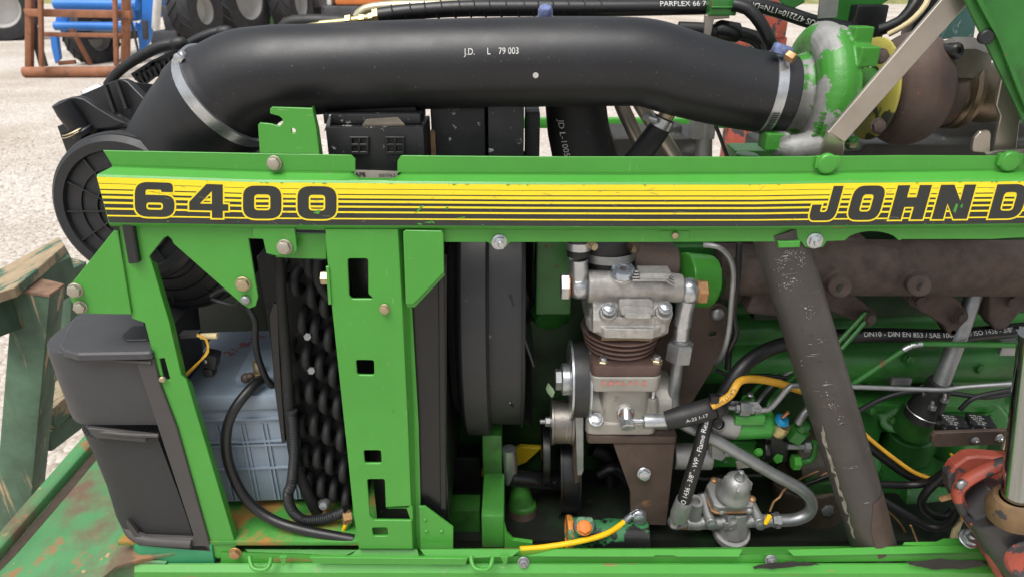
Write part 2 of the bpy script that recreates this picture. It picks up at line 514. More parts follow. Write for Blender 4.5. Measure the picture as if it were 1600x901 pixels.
zinc = M('zinc_plated_steel', (0.50, 0.52, 0.54), 0.30, 0.85, 0.16, 60, bump=0.06, bs=300, wear=(((0.38, 0.38, 0.38), 0.25, 50, 0.5, 0.6, 0.3),))
zinc_dull = M('dull_zinc_steel', (0.29, 0.30, 0.305), 0.42, 0.7, 0.2, 40, bump=0.1, bs=300, wear=(((0.22, 0.21, 0.20), 0.25, 30, 0.6, 0.4, 0.25),))
zinc_yellow = M('yellow_zinc_steel', (0.42, 0.35, 0.22), 0.38, 0.75, 0.2, 50, wear=(((0.40, 0.35, 0.33), 0.35, 60, 0.5, 0.6, 0.2),))
bolt_green = M('bolt_steel_touched_green', (0.40, 0.37, 0.30), 0.42, 0.7, 0.3, 200, wear=(((0.17, 0.14, 0.09), 0.3, 260, 0.6, 0.4, 0.2), ((0.06, 0.25, 0.04), 0.10, 500, 0.5, 0, 0.05),))
iridescent = M('chromated_steel', (0.42, 0.38, 0.33), 0.36, 0.75, 0.18, 10, bump=0.05, bs=400, wear=(((0.36, 0.26, 0.27), 0.35, 9, 0.4, 0.7, 0.4), ((0.33, 0.37, 0.27), 0.35, 11, 0.4, 0.7, 0.4)))
rust_iron = M('rusted_cast_iron', (0.066, 0.047, 0.039), 0.8, 0.0, 0.4, 40, bump=1.0, bs=150, wear=(((0.105, 0.070, 0.052), 0.40, 14, 0.9, 0, 0.3), ((0.030, 0.024, 0.021), 0.34, 24, 0.8, 0, 0.2), ((0.09, 0.05, 0.03), 0.28, 55, 0.9, 0, 0.12),))
rust_plum = M('heat_scaled_iron', (0.092, 0.066, 0.058), 0.66, 0.1, 0.25, 14, bump=0.5, bs=220, wear=(((0.13, 0.075, 0.05), 0.40, 9, 0.8, 0, 0.35), ((0.22, 0.085, 0.035), 0.24, 55, 0.9, 0, 0.06)))
rust_plate = M('rusty_steel_plate', (0.080, 0.055, 0.044), 0.55, 0.2, 0.3, 14, bump=0.25, bs=200, wear=(((0.24, 0.11, 0.045), 0.20, 28, 0.85, 0, 0.12), ((0.05, 0.042, 0.036), 0.3, 20, 0.5, 0.2, 0.2)))
rust_frame = M('rusty_implement_steel', (0.27, 0.115, 0.060), 0.8, 0, 0.3, 4, bump=0.3, bs=60, wear=(((0.14, 0.07, 0.05), 0.35, 6, 0.9, 0, 0.2),))
oxide = M('heat_tinted_steel', (0.17, 0.13, 0.09), 0.35, 0.85, 0.3, 14, bump=0.15, bs=260, wear=((RUST, 0.2, 20, 0.8, 0, 0.2),))
shield = M('heat_shield_steel', (0.24, 0.225, 0.20), 0.42, 0.8, 0.25, 20, bump=0.3, bs=160, wear=(((0.16, 0.12, 0.09), 0.35, 22, 0.7, 0.3, 0.25),))
pipe_worn = M('black_pipe_scratched', (0.052, 0.047, 0.043), 0.5, 0.1, 0.25, 12, bump=0.2, bs=200, wear=(((0.105, 0.072, 0.046), 0.32, 7, 0.7, 0, 0.25), ((0.26, 0.25, 0.23), 0.03, 150, 0.8, 0, 0.015, (1, 1, 0.7)), ((0.11, 0.105, 0.10), 0.12, 40, 0.7, 0, 0.012, (.3, 1, 3.0))))
chrome = M('chromed_rod', (0.36, 0.38, 0.37), 0.09, 1.0, 0.05, 10)
red_paint = M('red_paint_chipped', (0.30, 0.058, 0.034), 0.55, 0, 0.25, 20, bump=0.25, bs=150, wear=(((0.12, 0.05, 0.035), 0.35, 14, 0.7, 0, 0.15), ((0.045, 0.042, 0.045), 0.44, 20, 0.6, 0.2, 0.02), ((0.42, 0.40, 0.38), 0.10, 60, 0.6, 0.3, 0.02)))
red_grey = M('grey_steel_red_remains', (0.06, 0.058, 0.06), 0.45, 0.5, 0.3, 20, bump=0.2, bs=150, wear=(((0.30, 0.19, 0.09), 0.27, 16, 0.7, 0, 0.05), ((0.45, 0.08, 0.045), 0.16, 26, 0.6, 0, 0.02)))
batt = M('battery_case_plastic', (0.220, 0.275, 0.335), 0.5, 0, 0.07, 10, bump=0.06, bs=400, wear=(((0.30, 0.31, 0.30), 0.16, 12, 0.8, 0, 0.3),))
copper = M('copper', (0.55, 0.24, 0.12), 0.4, 0.9, 0.2, 60)
copper_bolt = M('coppered_bolt', (0.42, 0.24, 0.12), 0.5, 0.7, 0.25, 90)
orange_bolt = M('orange_painted_bolt', (0.60, 0.17, 0.02), 0.6, 0, 0.3, 60)
yellow_pl = M('yellow_paint', (0.82, 0.60, 0.02), 0.45, 0, 0.1, 20)
yellow_wire = M('yellow_wire_sleeve', (0.85, 0.50, 0.01), 0.42, 0, 0.06, 40)
amber_hose = M('amber_hose', (0.62, 0.33, 0.03), 0.5, 0, 0.15, 40)
green_wire = M('green_wire_sleeve', (0.02, 0.22, 0.07), 0.45, 0, 0.1, 40)
cream = M('cream_plastic', (0.62, 0.52, 0.30), 0.5, 0, 0.1, 30)
white_print = M('white_ink', (0.55, 0.55, 0.53), 0.7, 0, 0.25, 300)
black_print = M('black_ink', (0.03, 0.03, 0.03), 0.6)
red_ink = M('red_marker_ink', (0.40, 0.06, 0.05), 0.7, 0, 0.3, 200)
red_chalk = M('red_chalk', (0.48, 0.19, 0.16), 0.8, 0, 0.25, 200)
label_m = M('silver_sticker', (0.52, 0.47, 0.41), 0.5, 0.2, 0.1, 40)
foam = M('tan_foam', (0.20, 0.125, 0.065), 0.9, 0, 0.25, 60, bump=0.5, bs=400)
blue_cap = M('blue_anodised', (0.02, 0.28, 0.55), 0.35, 0.4, 0.1, 40)
blue_screw = M('blue_zinc_screw', (0.20, 0.25, 0.46), 0.4, 0.6, 0.4, 200)
brass = M('brass', (0.50, 0.42, 0.20), 0.35, 0.85, 0.2, 40)
leaf_m = M('pale_leaf', (0.35, 0.50, 0.30), 0.6)
blue_paint = M('blue_tractor_paint', (0.035, 0.20, 0.62), 0.4, 0, 0.1, 3, wear=((DUST, 0.15, 5, 0.8, 0, 0.2),))
tyre_m = M('tyre_rubber', (0.028, 0.028, 0.030), 0.8, 0, 0.3, 6, wear=(((0.09, 0.085, 0.075), 0.28, 5, 0.95, 0, 0.3),))
rim_m = M('pale_wheel_rim', (0.40, 0.39, 0.37), 0.5, 0, 0.1, 4, wear=((DUST, 0.2, 6, 0.9, 0, 0.2),))
orange_m = M('orange_machine_paint', (0.65, 0.20, 0.05), 0.45, 0, 0.1, 4)
dark_steel = M('dark_machine_steel', (0.06, 0.06, 0.065), 0.6, 0.2, 0.3, 5)
white_m = M('white_painted_steel', (0.60, 0.59, 0.56), 0.5, 0, 0.12, 5)
wall_m = M('pale_shed_wall', (0.50, 0.46, 0.38), 0.8, 0, 0.15, 2)
wood = M('sawn_timber', (0.42, 0.29, 0.165), 0.75, 0, 0.25, 6, bump=0.5, bs=60, stretch=(1, 1, 1))
hedge_m = M('hedge_leaves', (0.07, 0.12, 0.03), 0.7, 0, 0.4, 4)

def timber_mat():
    m = M('green_painted_timber', (0.075, 0.135, 0.085), 0.72, 0, 0.3, 12, bump=0.35, bs=90,
          wear=(((0.055, 0.085, 0.06), 0.45, 14, 0.8, 0, 0.3, (2, 2, 0.3)), ((0.46, 0.33, 0.20), 0.30, 12, 0.8, 0, 0.06, (2.4, 2.4, 0.22))))
    return m
timber = timber_mat()
timber_top = M('timber_worn_top', (0.34, 0.26, 0.165), 0.75, 0, 0.25, 30, bump=0.4, bs=120, stretch=(5, 1, 1), wear=(((0.07, 0.14, 0.09), 0.42, 10, 0.7, 0, 0.06),))
timber_end = M('timber_end_grain', (0.19, 0.115, 0.075), 0.85, 0, 0.4, 40, bump=0.6, bs=160, wear=(((0.07, 0.05, 0.045), 0.35, 30, 0.9, 0, 0.2),))

def gravel_mat():
    m = bpy.data.materials.new('gravel'); m.use_nodes = True
    t = m.node_tree; N = t.nodes; L = t.links; b = N['Principled BSDF']
    tc = N.new('ShaderNodeTexCoord')
    v = N.new('ShaderNodeTexVoronoi'); v.inputs['Scale'].default_value = 42
    v2 = N.new('ShaderNodeTexVoronoi'); v2.inputs['Scale'].default_value = 95
    n = N.new('ShaderNodeTexNoise'); n.inputs['Scale'].default_value = 0.6; n.inputs['Detail'].default_value = 8
    for a in (v, v2, n): L.new(tc.outputs['Object'], a.inputs['Vector'])
    def ramp(src, stops):
        r = N.new('ShaderNodeValToRGB')
        r.color_ramp.elements[0].position = stops[0][0]; r.color_ramp.elements[0].color = (*stops[0][1], 1)
        r.color_ramp.elements[1].position = stops[-1][0]; r.color_ramp.elements[1].color = (*stops[-1][1], 1)
        for p, c in stops[1:-1]:
            e = r.color_ramp.elements.new(p); e.color = (*c, 1)
        L.new(src, r.inputs[0]); return r.outputs[0]
    sep = N.new('ShaderNodeSeparateColor'); L.new(v.outputs['Color'], sep.inputs[0])
    c1 = ramp(sep.outputs[0], [(0, (0.34, 0.30, 0.26)), (0.35, (0.52, 0.48, 0.44)), (0.7, (0.63, 0.60, 0.57)), (1, (0.74, 0.72, 0.70))])
    sep2 = N.new('ShaderNodeSeparateColor'); L.new(v2.outputs['Color'], sep2.inputs[0])
    c2 = ramp(sep2.outputs[1], [(0, (0.42, 0.34, 0.28)), (0.5, (0.58, 0.52, 0.47)), (1, (0.68, 0.64, 0.60))])
    mx = N.new('ShaderNodeMix'); mx.data_type = 'RGBA'; mx.inputs[0].default_value = 0.4
    L.new(c1, mx.inputs[6]); L.new(c2, mx.inputs[7])
    big = ramp(n.outputs['Fac'], [(0.35, (0.72, 0.68, 0.62)), (0.62, (0.95, 0.94, 0.92))])
    mu = N.new('ShaderNodeMix'); mu.data_type = 'RGBA'; mu.blend_type = 'MULTIPLY'; mu.inputs[0].default_value = 1
    L.new(mx.outputs[2], mu.inputs[6]); L.new(big, mu.inputs[7])
    L.new(mu.outputs[2], b.inputs['Base Color'])
    b.inputs['Roughness'].default_value = 0.9
    bp = N.new('ShaderNodeBump'); bp.invert = True; bp.inputs['Strength'].default_value = 0.8; bp.inputs['Distance'].default_value = 0.012
    L.new(v.outputs['Distance'], bp.inputs['Height']); L.new(bp.outputs[0], b.inputs['Normal'])
    return m
gravel = gravel_mat()

def mesh_mat():
    """woven grille cloth: fine crossing wires"""
    m = bpy.data.materials.new('grille_mesh'); m.use_nodes = True
    t = m.node_tree; N = t.nodes; L = t.links; b = N['Principled BSDF']
    tc = N.new('ShaderNodeTexCoord'); w = []
    for rot in (0.42, -1.05):
        mp = N.new('ShaderNodeMapping'); mp.inputs['Rotation'].default_value = (0, rot, 0)
        L.new(tc.outputs['Object'], mp.inputs[0])
        x = N.new('ShaderNodeTexWave'); x.wave_type = 'BANDS'; x.bands_direction = 'Z'; x.inputs['Scale'].default_value = 118
        L.new(mp.outputs[0], x.inputs['Vector']); w.append(x.outputs['Fac'])
    mx = N.new('ShaderNodeMath'); mx.operation = 'MAXIMUM'; L.new(w[0], mx.inputs[0]); L.new(w[1], mx.inputs[1])
    r = N.new('ShaderNodeValToRGB'); r.color_ramp.elements[0].position = 0.55; r.color_ramp.elements[0].color = (0.006, 0.006, 0.006, 1)
    r.color_ramp.elements[1].position = 0.9; r.color_ramp.elements[1].color = (0.045, 0.045, 0.047, 1)
    L.new(mx.outputs[0], r.inputs[0]); L.new(r.outputs[0], b.inputs['Base Color'])
    b.inputs['Roughness'].default_value = 0.6
    bp = N.new('ShaderNodeBump'); bp.inputs['Strength'].default_value = 0.6; bp.inputs['Distance'].default_value = 0.001
    L.new(mx.outputs[0], bp.inputs['Height']); L.new(bp.outputs[0], b.inputs['Normal'])
    return m
grille_mesh = mesh_mat()

zinc_blue = M('blue_zinc_steel', (0.50, 0.56, 0.63), 0.28, 0.85, 0.12, 60, bump=0.05, bs=300)
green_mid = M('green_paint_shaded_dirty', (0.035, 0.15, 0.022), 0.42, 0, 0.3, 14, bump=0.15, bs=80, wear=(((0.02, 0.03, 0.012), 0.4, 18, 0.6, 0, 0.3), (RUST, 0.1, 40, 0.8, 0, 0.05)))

sump = M('oily_steel_shade_dark', (.008, .011, .007), .5, 0, .5, 12, bump=.2, bs=80, wear=(((.012, .045, .012), .35, 10, .5, 0, .2), ((.035, .03, .022), .25, 16, .8, 0, .2)))  # oily steel, base blackened to carry the shade of the lower bay
# ================================================================== SETTING
g = MB().grid([[V((x, y, 0)) for x in (-400, -20, 20, 400)] for y in (-30, -2, 20, 800)])
ground = g.build('ground', gravel, None, kind='structure', smooth=0)
# loose stones of the near yard, far too many to count
def stones():
    rnd = random.Random(3); b = MB()
    t = (1 + 5 ** .5) / 2
    iv = [V(a).normalized() for a in ((-1, t, 0), (1, t, 0), (-1, -t, 0), (1, -t, 0), (0, -1, t), (0, 1, t), (0, -1, -t), (0, 1, -t), (t, 0, -1), (t, 0, 1), (-t, 0, -1), (-t, 0, 1))]
    fi = [(0, 11, 5), (0, 5, 1), (0, 1, 7), (0, 7, 10), (0, 10, 11), (1, 5, 9), (5, 11, 4), (11, 10, 2), (10, 7, 6), (7, 1, 8), (3, 9, 4), (3, 4, 2), (3, 2, 6), (3, 6, 8), (3, 8, 9), (4, 9, 5), (2, 4, 11), (6, 2, 10), (8, 6, 7), (9, 8, 1)]
    for i in range(11000):
        d = 0.9 + 5.5 * rnd.random() ** 1.6
        a = math.radians(rnd.uniform(-44, -8))
        c = V((CAM.x + d * math.tan(a), CAM.y + d + 0.7, 0))
        r = rnd.uniform(0.004, 0.013)
        sc = V((rnd.uniform(.7, 1.3), rnd.uniform(.7, 1.3), rnd.uniform(.5, .9)))
        R = Matrix.Rotation(rnd.uniform(0, 6), 3, 'Z')
        b.add([c + R @ V((p.x * sc.x, p.y * sc.y, p.z * sc.z)) * r * rnd.uniform(.85, 1.15) for p in iv], fi)
    return b
st = stones().build('gravel_stones', gravel, None, kind='stuff', smooth=0, merge=0)

# far edge of the yard: grassy bank and pale shed
bk = MB().grid([[V((x, 34 + i * 2.5 + math.sin(x * .3) * .5, (0.0, .5, 1.3, 2.2, 2.6)[i] * (1 + .2 * math.sin(x * .5)))) for x in range(-60, 61, 3)] for i in range(5)])
bk.build('grassy_bank', M('dry_grass', (0.22, 0.22, 0.08), 0.9, 0, 0.4, 1.5, bump=.5, bs=20), None, kind='structure')
def shed():
    m = MB(); m.box((3.0, 26, 1.5), (9, .25, 3.0))
    o = m.build('wall', wall_m, None, bevel=.02)
    tag(o, 'pale low shed standing at the far edge of the gravel yard', 'shed'); o.name = 'shed'
    r = MB(); r.box((3.0, 26.9, 3.1), (9.6, 2.2, .12)); r.build('roof', dark_steel, o)
    for i in range(9):
        q = MB(); q.box((-1.0 + i * 1.0, 25.85, .75), (.95, .06, 1.3)); q.build('board', wood, o, bevel=.01)
shed()

# ------------------------------------------------------------------ wheels of the background machines
def wheel(name, c, axis, r, wid, rim_r, parent, lugs=18):
    """agricultural wheel: tyre with chevron lugs, dished rim"""
    ax = V(axis).normalized()
    t = MB()
    h = wid / 2
    t.lathe([(rim_r, -h * .8), (rim_r * 1.08, -h * .95), ((r + rim_r) / 2, -h), (r * .93, -h * .9), (r * .965, -h * .5), (r * .97, 0), (r * .965, h * .5), (r * .93, h * .9), ((r + rim_r) / 2, h), (rim_r * 1.08, h * .95), (rim_r, h * .8)], c, ax, 40, caps=False)
    u = ax.orthogonal().normalized(); v = ax.cross(u)
    for k in range(lugs):
        for sd_ in (-1, 1):
            rows = []
            for f in range(4):
                a = 2 * PI * (k + (0.5 if sd_ > 0 else 0)) / lugs + f * .13
                d = u * math.cos(a) + v * math.sin(a); tg = ax.cross(d)
                hh = ax * (sd_ * h * (.02 + .31 * f))
                rr = (r, r, r * .99, r * .95)[f]
                q = V(c) + hh
                rows.append([q + d * r * .93 - tg * r * .05, q + d * rr - tg * r * .032, q + d * rr + tg * r * .032, q + d * r * .93 + tg * r * .05])
            t.grid(rows, caps=True)
    w_ = t.build(name, tyre_m, parent, smooth=35)
    rm = MB()
    rm.lathe([(rim_r * 1.02, -h * .85), (rim_r * 1.02, -h * .7), (rim_r * .93, -h * .6), (rim_r * .86, -h * .2), (rim_r * .45, -h * .05), (rim_r * .40, -h * .25), (rim_r * .2, -h * .3), (0, -h * .3)], c, ax, 32, caps=False)
    rm.lathe([(rim_r * 1.02, h * .85), (rim_r * .93, h * .6), (rim_r * .86, h * .2), (rim_r * .4, h * .1), (0, h * .1)], c, ax, 32, caps=False)
    rm.build('rim', rim_m, w_)
    return w_

# rusty fork frame of the loader
YL = 10.55
fr = thing('loader_frame', 'rusty brown fork carriage frame on the front of the blue tractor', 'loader frame', P(120, 118, YL))
def bar(name, m, pts, r, parent, Y, sq=True, d=None):
    b = MB()
    if sq:
        a, c = P(*pts[0], Y), P(*pts[1], Y); k = m_px(a)
        b.strap([a, c], 2 * r * k, d or 2 * r * k, (c - a).cross(V((0, 1, 0))))
        return b.build(name, m, parent, bevel=.008)
    b.tube([(P(*q, Y), r * m_px(P(*q, Y))) for q in pts], 12, raw=True)
    return b.build(name, m, parent)
bar('bottom_tube', rust_frame, [(38, 113), (186, 112)], 8, fr, YL, False)
bar('top_beam', rust_frame, [(41, 20), (206, 23)], 5.5, fr, YL)
bar('cross_bar', rust_frame, [(70, 54), (192, 56)], 3.2, fr, YL + .02)
for a, c, r_ in (((47, -60), (46, 108), 5), ((198, -60), (196, 104), 5.5)): bar('upright', rust_frame, [a, c], r_, fr, YL + .05)
for a, c in (((63, -60), (65, 104)), ((178, -60), (182, 104))): bar('fork_tine', rust_frame, [a, c], 3.2, fr, YL - .12)
bar('brace', rust_frame, [(112, 45), (142, 102)], 3, fr, YL + .25)
bar('brace', rust_frame, [(92, 99), (118, 97)], 3, fr, YL + .15)
b = MB(); b.pbox(52, 26, 61, 104, YL + .12, .04); b.build('side_plate', dark_steel, fr)
b = MB(); b.pbox(203, 24, 218, 100, YL + .15, .05); b.build('side_plate', dark_steel, fr)

# blue tractor behind the frame
BT = thing('blue_tractor', 'blue tractor with front loader parked on the gravel behind the rusty frame', 'tractor', P(180, 75, 12.6) * 1)
for y0, r_ in ((7, 8), (41, 6.5)):
    bar('loader_cross_tube', blue_paint, [(86, y0), (215, y0 + 1)], r_, BT, 11.2, False)
b = MB(); b.plate([(78, 55), (88, 55), (93, 92), (86, 100), (80, 75)], YP(11.3), .08, ch=.005); b.build('loader_arm', blue_paint, BT)
b = MB(); b.plate([(96, -40), (103, -40), (106, 30), (98, 52), (86, 35)], YP(11.25), .08, ch=.005); b.build('loader_arm', blue_paint, BT)
b = MB(); b.plate([(222, -60), (246, -60), (240, 20), (233, 62), (226, 80), (218, 84), (214, 40), (222, 30)], YP(11.4), .10, ch=.005); b.build('loader_arm', blue_paint, BT)
bar('hydraulic_ram', white_m, [(249, -40), (243, 46)], 6, BT, 11.3, False)
bar('loader_bracket', dark_steel, [(226, 32), (228, 62)], 3.5, BT, 11.2)
b = MB(); b.pbox(100, 48, 205, 62, 12.2, .5); b.pbox(232, 50, 280, 72, 12.6, .8); b.pbox(250, 10, 300, 52, 12.9, .5); b.build('chassis', dark_steel, BT, bevel=.02)
b = MB(); b.pbox(110, -60, 215, 34, 13.0, 2.4); b.build('hood', blue_paint, BT, bevel=.08)
wheel('wheel', P(143, 55, 12.4), (1, -.25, 0), .52, .36, .26, BT)
wheel('wheel', P(306, 16, 12.9), (.97, -.22, 0), .56, .45, .24, BT)
wheel('wheel', P(374, -4, 14.6), (.95, -.3, 0), .80, .55, .42, BT)

# tractor at the far left (only one wheel in view)
LT = thing('parked_tractor', 'tractor at the far left of the yard, pale rim of one wheel in view', 'tractor', P(-10, 60, 16.8))
wheel('wheel', P(0, 10, 16.6), (.35, -.94, 0), .78, .5, .45, LT)
b = MB(); b.box(V(P(-70, -8, 17.4)), (1.6, 1.0, .7)); b.build('chassis', dark_steel, LT, bevel=.05)
# second tractor, tyres behind the hose
RT_ = thing('parked_tractor', 'tractor with grey wheels parked behind the black air hose, left of the orange machine', 'tractor', P(470, 40, 17))
wheel('wheel', P(455, 0, 15.4), (.99, -.1, 0), .72, .5, .36, RT_, 16)
wheel('wheel', P(500, -6, 17.2), (.99, -.1, 0), .75, .5, .36, RT_, 16)
b = MB(); b.pbox(470, -30, 500, 12, 16.2, .8); b.build('chassis', dark_steel, RT_, bevel=.05)
# green implement between the tyres
gi = MB(); gi.pbox(408, 4, 428, 40, 15.9, .5)
gi = gi.build('green_implement', green_dull, None, bevel=.03); tag(gi, 'weathered green steel implement between the tractor tyres', 'implement')
b = MB(); b.pbox(406, -8, 430, 3.5, 15.85, .6); b.build('top_rail', rust_frame, gi, bevel=.02)
# orange machine
om = MB(); om.pbox(519, -30, 598, 9, 14.2, 1.2)
om = om.build('orange_machine', orange_m, None, bevel=.06); tag(om, 'orange and grey machine parked beyond the air hose', 'machine')
b = MB(); b.pbox(505, 9.5, 600, 27, 14.15, 1.3); b.build('bumper', dark_steel, om, bevel=.04)
b = MB(); b.pbox(508, -20, 518, 9, 14.2, 1.0); b.build('side_panel', white_m, om, bevel=.02)
for x in (520, 592): wheel('wheel', P(x, 25, 14.7), (1, -.1, 0), .33, .28, .16, om, 12)
# red pillar-like trailer beam seen between hose and turbo
rt = MB(); rt.pbox(1205, -40, 1228, 60, 3.2, .12); rt.pbox(1140, 195, 1160, 330, 3.2, .12); rt.pbox(1140, 58, 1228, 80, 3.21, .1); rt.pbox(1140, 75, 1160, 200, 3.205, .11)
rt = rt.build('red_trailer_frame', red_paint, None, bevel=.01); tag(rt, 'chipped red steel frame standing beyond the turbocharger', 'frame')

# ------------------------------------------------------------------ green timber trestle, left foreground
TS = thing('timber_trestle', 'green painted wooden trestle with worn sawn top, left of the grille', 'trestle', PZ(20, 860, 0.45))
def beam(name, m, c0, c1, wv, wid, thk, parent, end=None, label=None, ch=.004):
    b = MB(); b.strap([c0, c1], wid, thk, wv)
    return b.build(name, m, parent, bevel=ch, label=label)
zt_ = P(40, 447, .50).z
def hexa8(name, m, top, bot, parent, bev=.003):
    b = MB(); b.grid([top, bot], closed_u=True, caps=True)
    return b.build(name, m, parent, bevel=bev)
b = MB(); b.plate([(-60, 448), (9, 415), (92, 370), (101, 383), (52, 425), (22, 449), (0, 456), (-60, 480)], ZP(zt_ + .012), .020, ch=.0015); b.build('worn_board', timber_top, TS)
b = MB(); b.plate([(-60, 450), (10, 418), (93, 373), (104, 388), (110, 400), (54, 430), (22, 452), (-60, 480)], ZP(zt_ - .0085), .085, ch=.002); b.build('top_beam', timber, TS)
lt = [P(19, 454, .50), P(78, 462, .50), P(103, 443, .58), P(50, 430, .58)]
hexa8('leg', timber, lt, [P(-14, 850, .50), P(45, 818, .50), P(66, 800, .58), P(14, 815, .58)], TS)
b = MB(); b.plate([(21, 452), (77, 460), (101, 443), (50, 431)], Plane(lt[0] + V((0, 0, .004)), (lt[1] - lt[0]).cross(lt[3] - lt[0])), .006, ch=.001); b.build('leg_end', timber_end, TS)
b = MB(); b.plate([(-40, 452), (17, 452), (13, 514), (-40, 512)], YP(.492), .03, ch=.003); b.build('end_board', timber, TS)
b = MB(); b.strap([P(62, 655, .62), P(150, 575, .86)], .055, .07, V((0, 0, 1))); b.build('brace', timber_top, TS, bevel=.003)
b = MB(); b.strap([P(60, 690, .60), P(140, 632, .80)], .05, .06, V((0, 0, 1))); b.build('brace', timber, TS, bevel=.003)
b = MB(); b.strap([P(95, 640, .95), P(112, 410, 1.0)], .05, .06, V((1, 0, 0))); b.build('rear_leg', timber, TS, bevel=.003)
# ================================================================== TRACTOR
TR = thing('tractor', 'green and yellow tractor with its engine side panels removed', 'tractor', (0, 0.35, 0.5))

# ------------------------------------------------------------------ side rail with the decal
X1 = 1960
R_top = [(161, 235.5), (400, 240), (555, 242.8), (840, 245.3), (1180, 245.6), (1410, 243.4), (1600, 244), (X1, 244)]
R_fold = [(173, 258), (400, 266), (553, 268.8), (556, 278.6), (620, 279.2), (623, 269.9), (1000, 270.8), (1250, 269), (1600, 264), (X1, 263)]
R_dec = [(151, 276.5), (260, 280), (400, 285), (820, 288.7), (1180, 288.8), (1280, 286.8), (1600, 283.5), (X1, 282)]
R_bot = [(170, 348.6), (400, 351.9), (800, 353.9), (1000, 354.6), (1180, 354.5), (1600, 349.8), (X1, 347)]
R_roll = [(173, 354), (600, 358.5), (1000, 360), (1180, 359), (1600, 355), (X1, 352)]
YD = -0.006
rows_def = [(R_fold, 175, .011), (R_fold, 175, .011, 3), (R_dec, 152, -.004, -4), (R_dec, 151, YD), (R_bot, 170, YD), (R_bot, 171, -.003, 3.5), (R_roll, 173, .006)]
def rail_x(i, t): return rows_def[i][1] + t * (X1 - rows_def[i][1])
NST = 240
def rail_row(i, dy=0.0):
    d = rows_def[i]; out = []
    for k in range(NST + 1):
        x = rail_x(i, k / NST)
        out.append(P(x, interp(d[0], x) + (d[3] if len(d) > 3 else 0), d[2] + dy))
    return out
fr_ = [rail_row(i) for i in range(7)]; bk_ = [[p + V((0, .002, 0)) for p in r] for r in fr_]
rb = MB()
allr = fr_ + bk_[::-1]
rb.grid(allr, closed_v=True)
for e in (0, NST):
    for i in range(6): rb.add([fr_[i][e], fr_[i + 1][e], bk_[i + 1][e], bk_[i][e]], [(0, 1, 2, 3)])
rail = rb.build('side_rail', green_chip, TR, 'long green hood side rail carrying the yellow and black decal', smooth=30)
def row_pts(kn, x0, x1, n=24): return [(x0 + (x1 - x0) * i / n, interp(kn, x0 + (x1 - x0) * i / n)) for i in range(n + 1)]
# upper flange, left and right of the sticker notch
b = MB(); b.plate(row_pts(R_top, 161, 549) + [(555, 249), (555, 271)] + row_pts(R_fold, 552, 175), YP(.011), .002, ch=.0004)
b.build('upper_flange', green, rail)
b = MB(); b.plate([(621, 272), (621, 252), (626, 244.2)] + row_pts(R_top, 630, X1) + row_pts(R_fold, X1, 624), YP(.011), .002, ch=.0004)
b.build('upper_flange', green, rail)
# lower flange with bolt ear and arch
arch = [(1320 + 85 * i / 10, 376 - 14.5 * math.sin(PI * i / 10) ** .6) for i in range(11)]
low = row_pts([(x, y - 3) for x, y in R_roll], 640, X1) + [(X1, 369), (1590, 371.5), (1550, 374), (1410, 374)] + arch[::-1] + [(1292, 377), (1286, 386), (1270, 389), (1258, 386), (1252, 377.5), (1000, 378.5), (797, 378.5), (790, 386), (780, 389), (770, 385), (762, 378.5), (640, 378.5)]
b = MB(); b.plate(low, YP(.006), .003, ch=.0005); b.build('lower_flange', green, rail)
b = MB(); b.plate([(1216, 378), (1251, 377), (1250, 387), (1217, 388)], YP(.0), .012, ch=.001); b.build('tab', green, rail)
b = MB(); b.plate([(1030, 361), (1078, 361), (1078, 373), (1070, 375), (1030, 374)], YP(.0052), .002, ch=.0006, r=.002); b.build('tab', green, rail)
# decal: flat print a fraction of a millimetre proud
def decal_pt(x, f, h):
    a, c = P(x, interp(R_dec, x), YD), P(x, interp(R_bot, x), YD)
    return a.lerp(c, f) + V((0, -h, 0))
def dec_left(f): return 151.5 + f * 19.5
def strip(f0, f1, h, x0=None, x1=X1, n=60):
    rows = []
    for f in (f0, f1):
        xs = dec_left(f) if x0 is None else x0
        rows.append([decal_pt(xs + (x1 - xs) * k / n, f, h) for k in range(n + 1)])
    return rows
b = MB(); b.grid(strip(.004, .99, .0002)); dcl = b.build('decal', black_decal, rail, 'black and yellow striped name decal', smooth=0)
b = MB()
for f0, f1 in ((.0, .13), (.142, .251), (.278, .353), (.4, .458), (.526, .572), (.658, .70), (.818, .85)): b.grid(strip(f0, f1, .00035))
b.build('stripe', yellow_decal, dcl, smooth=0)
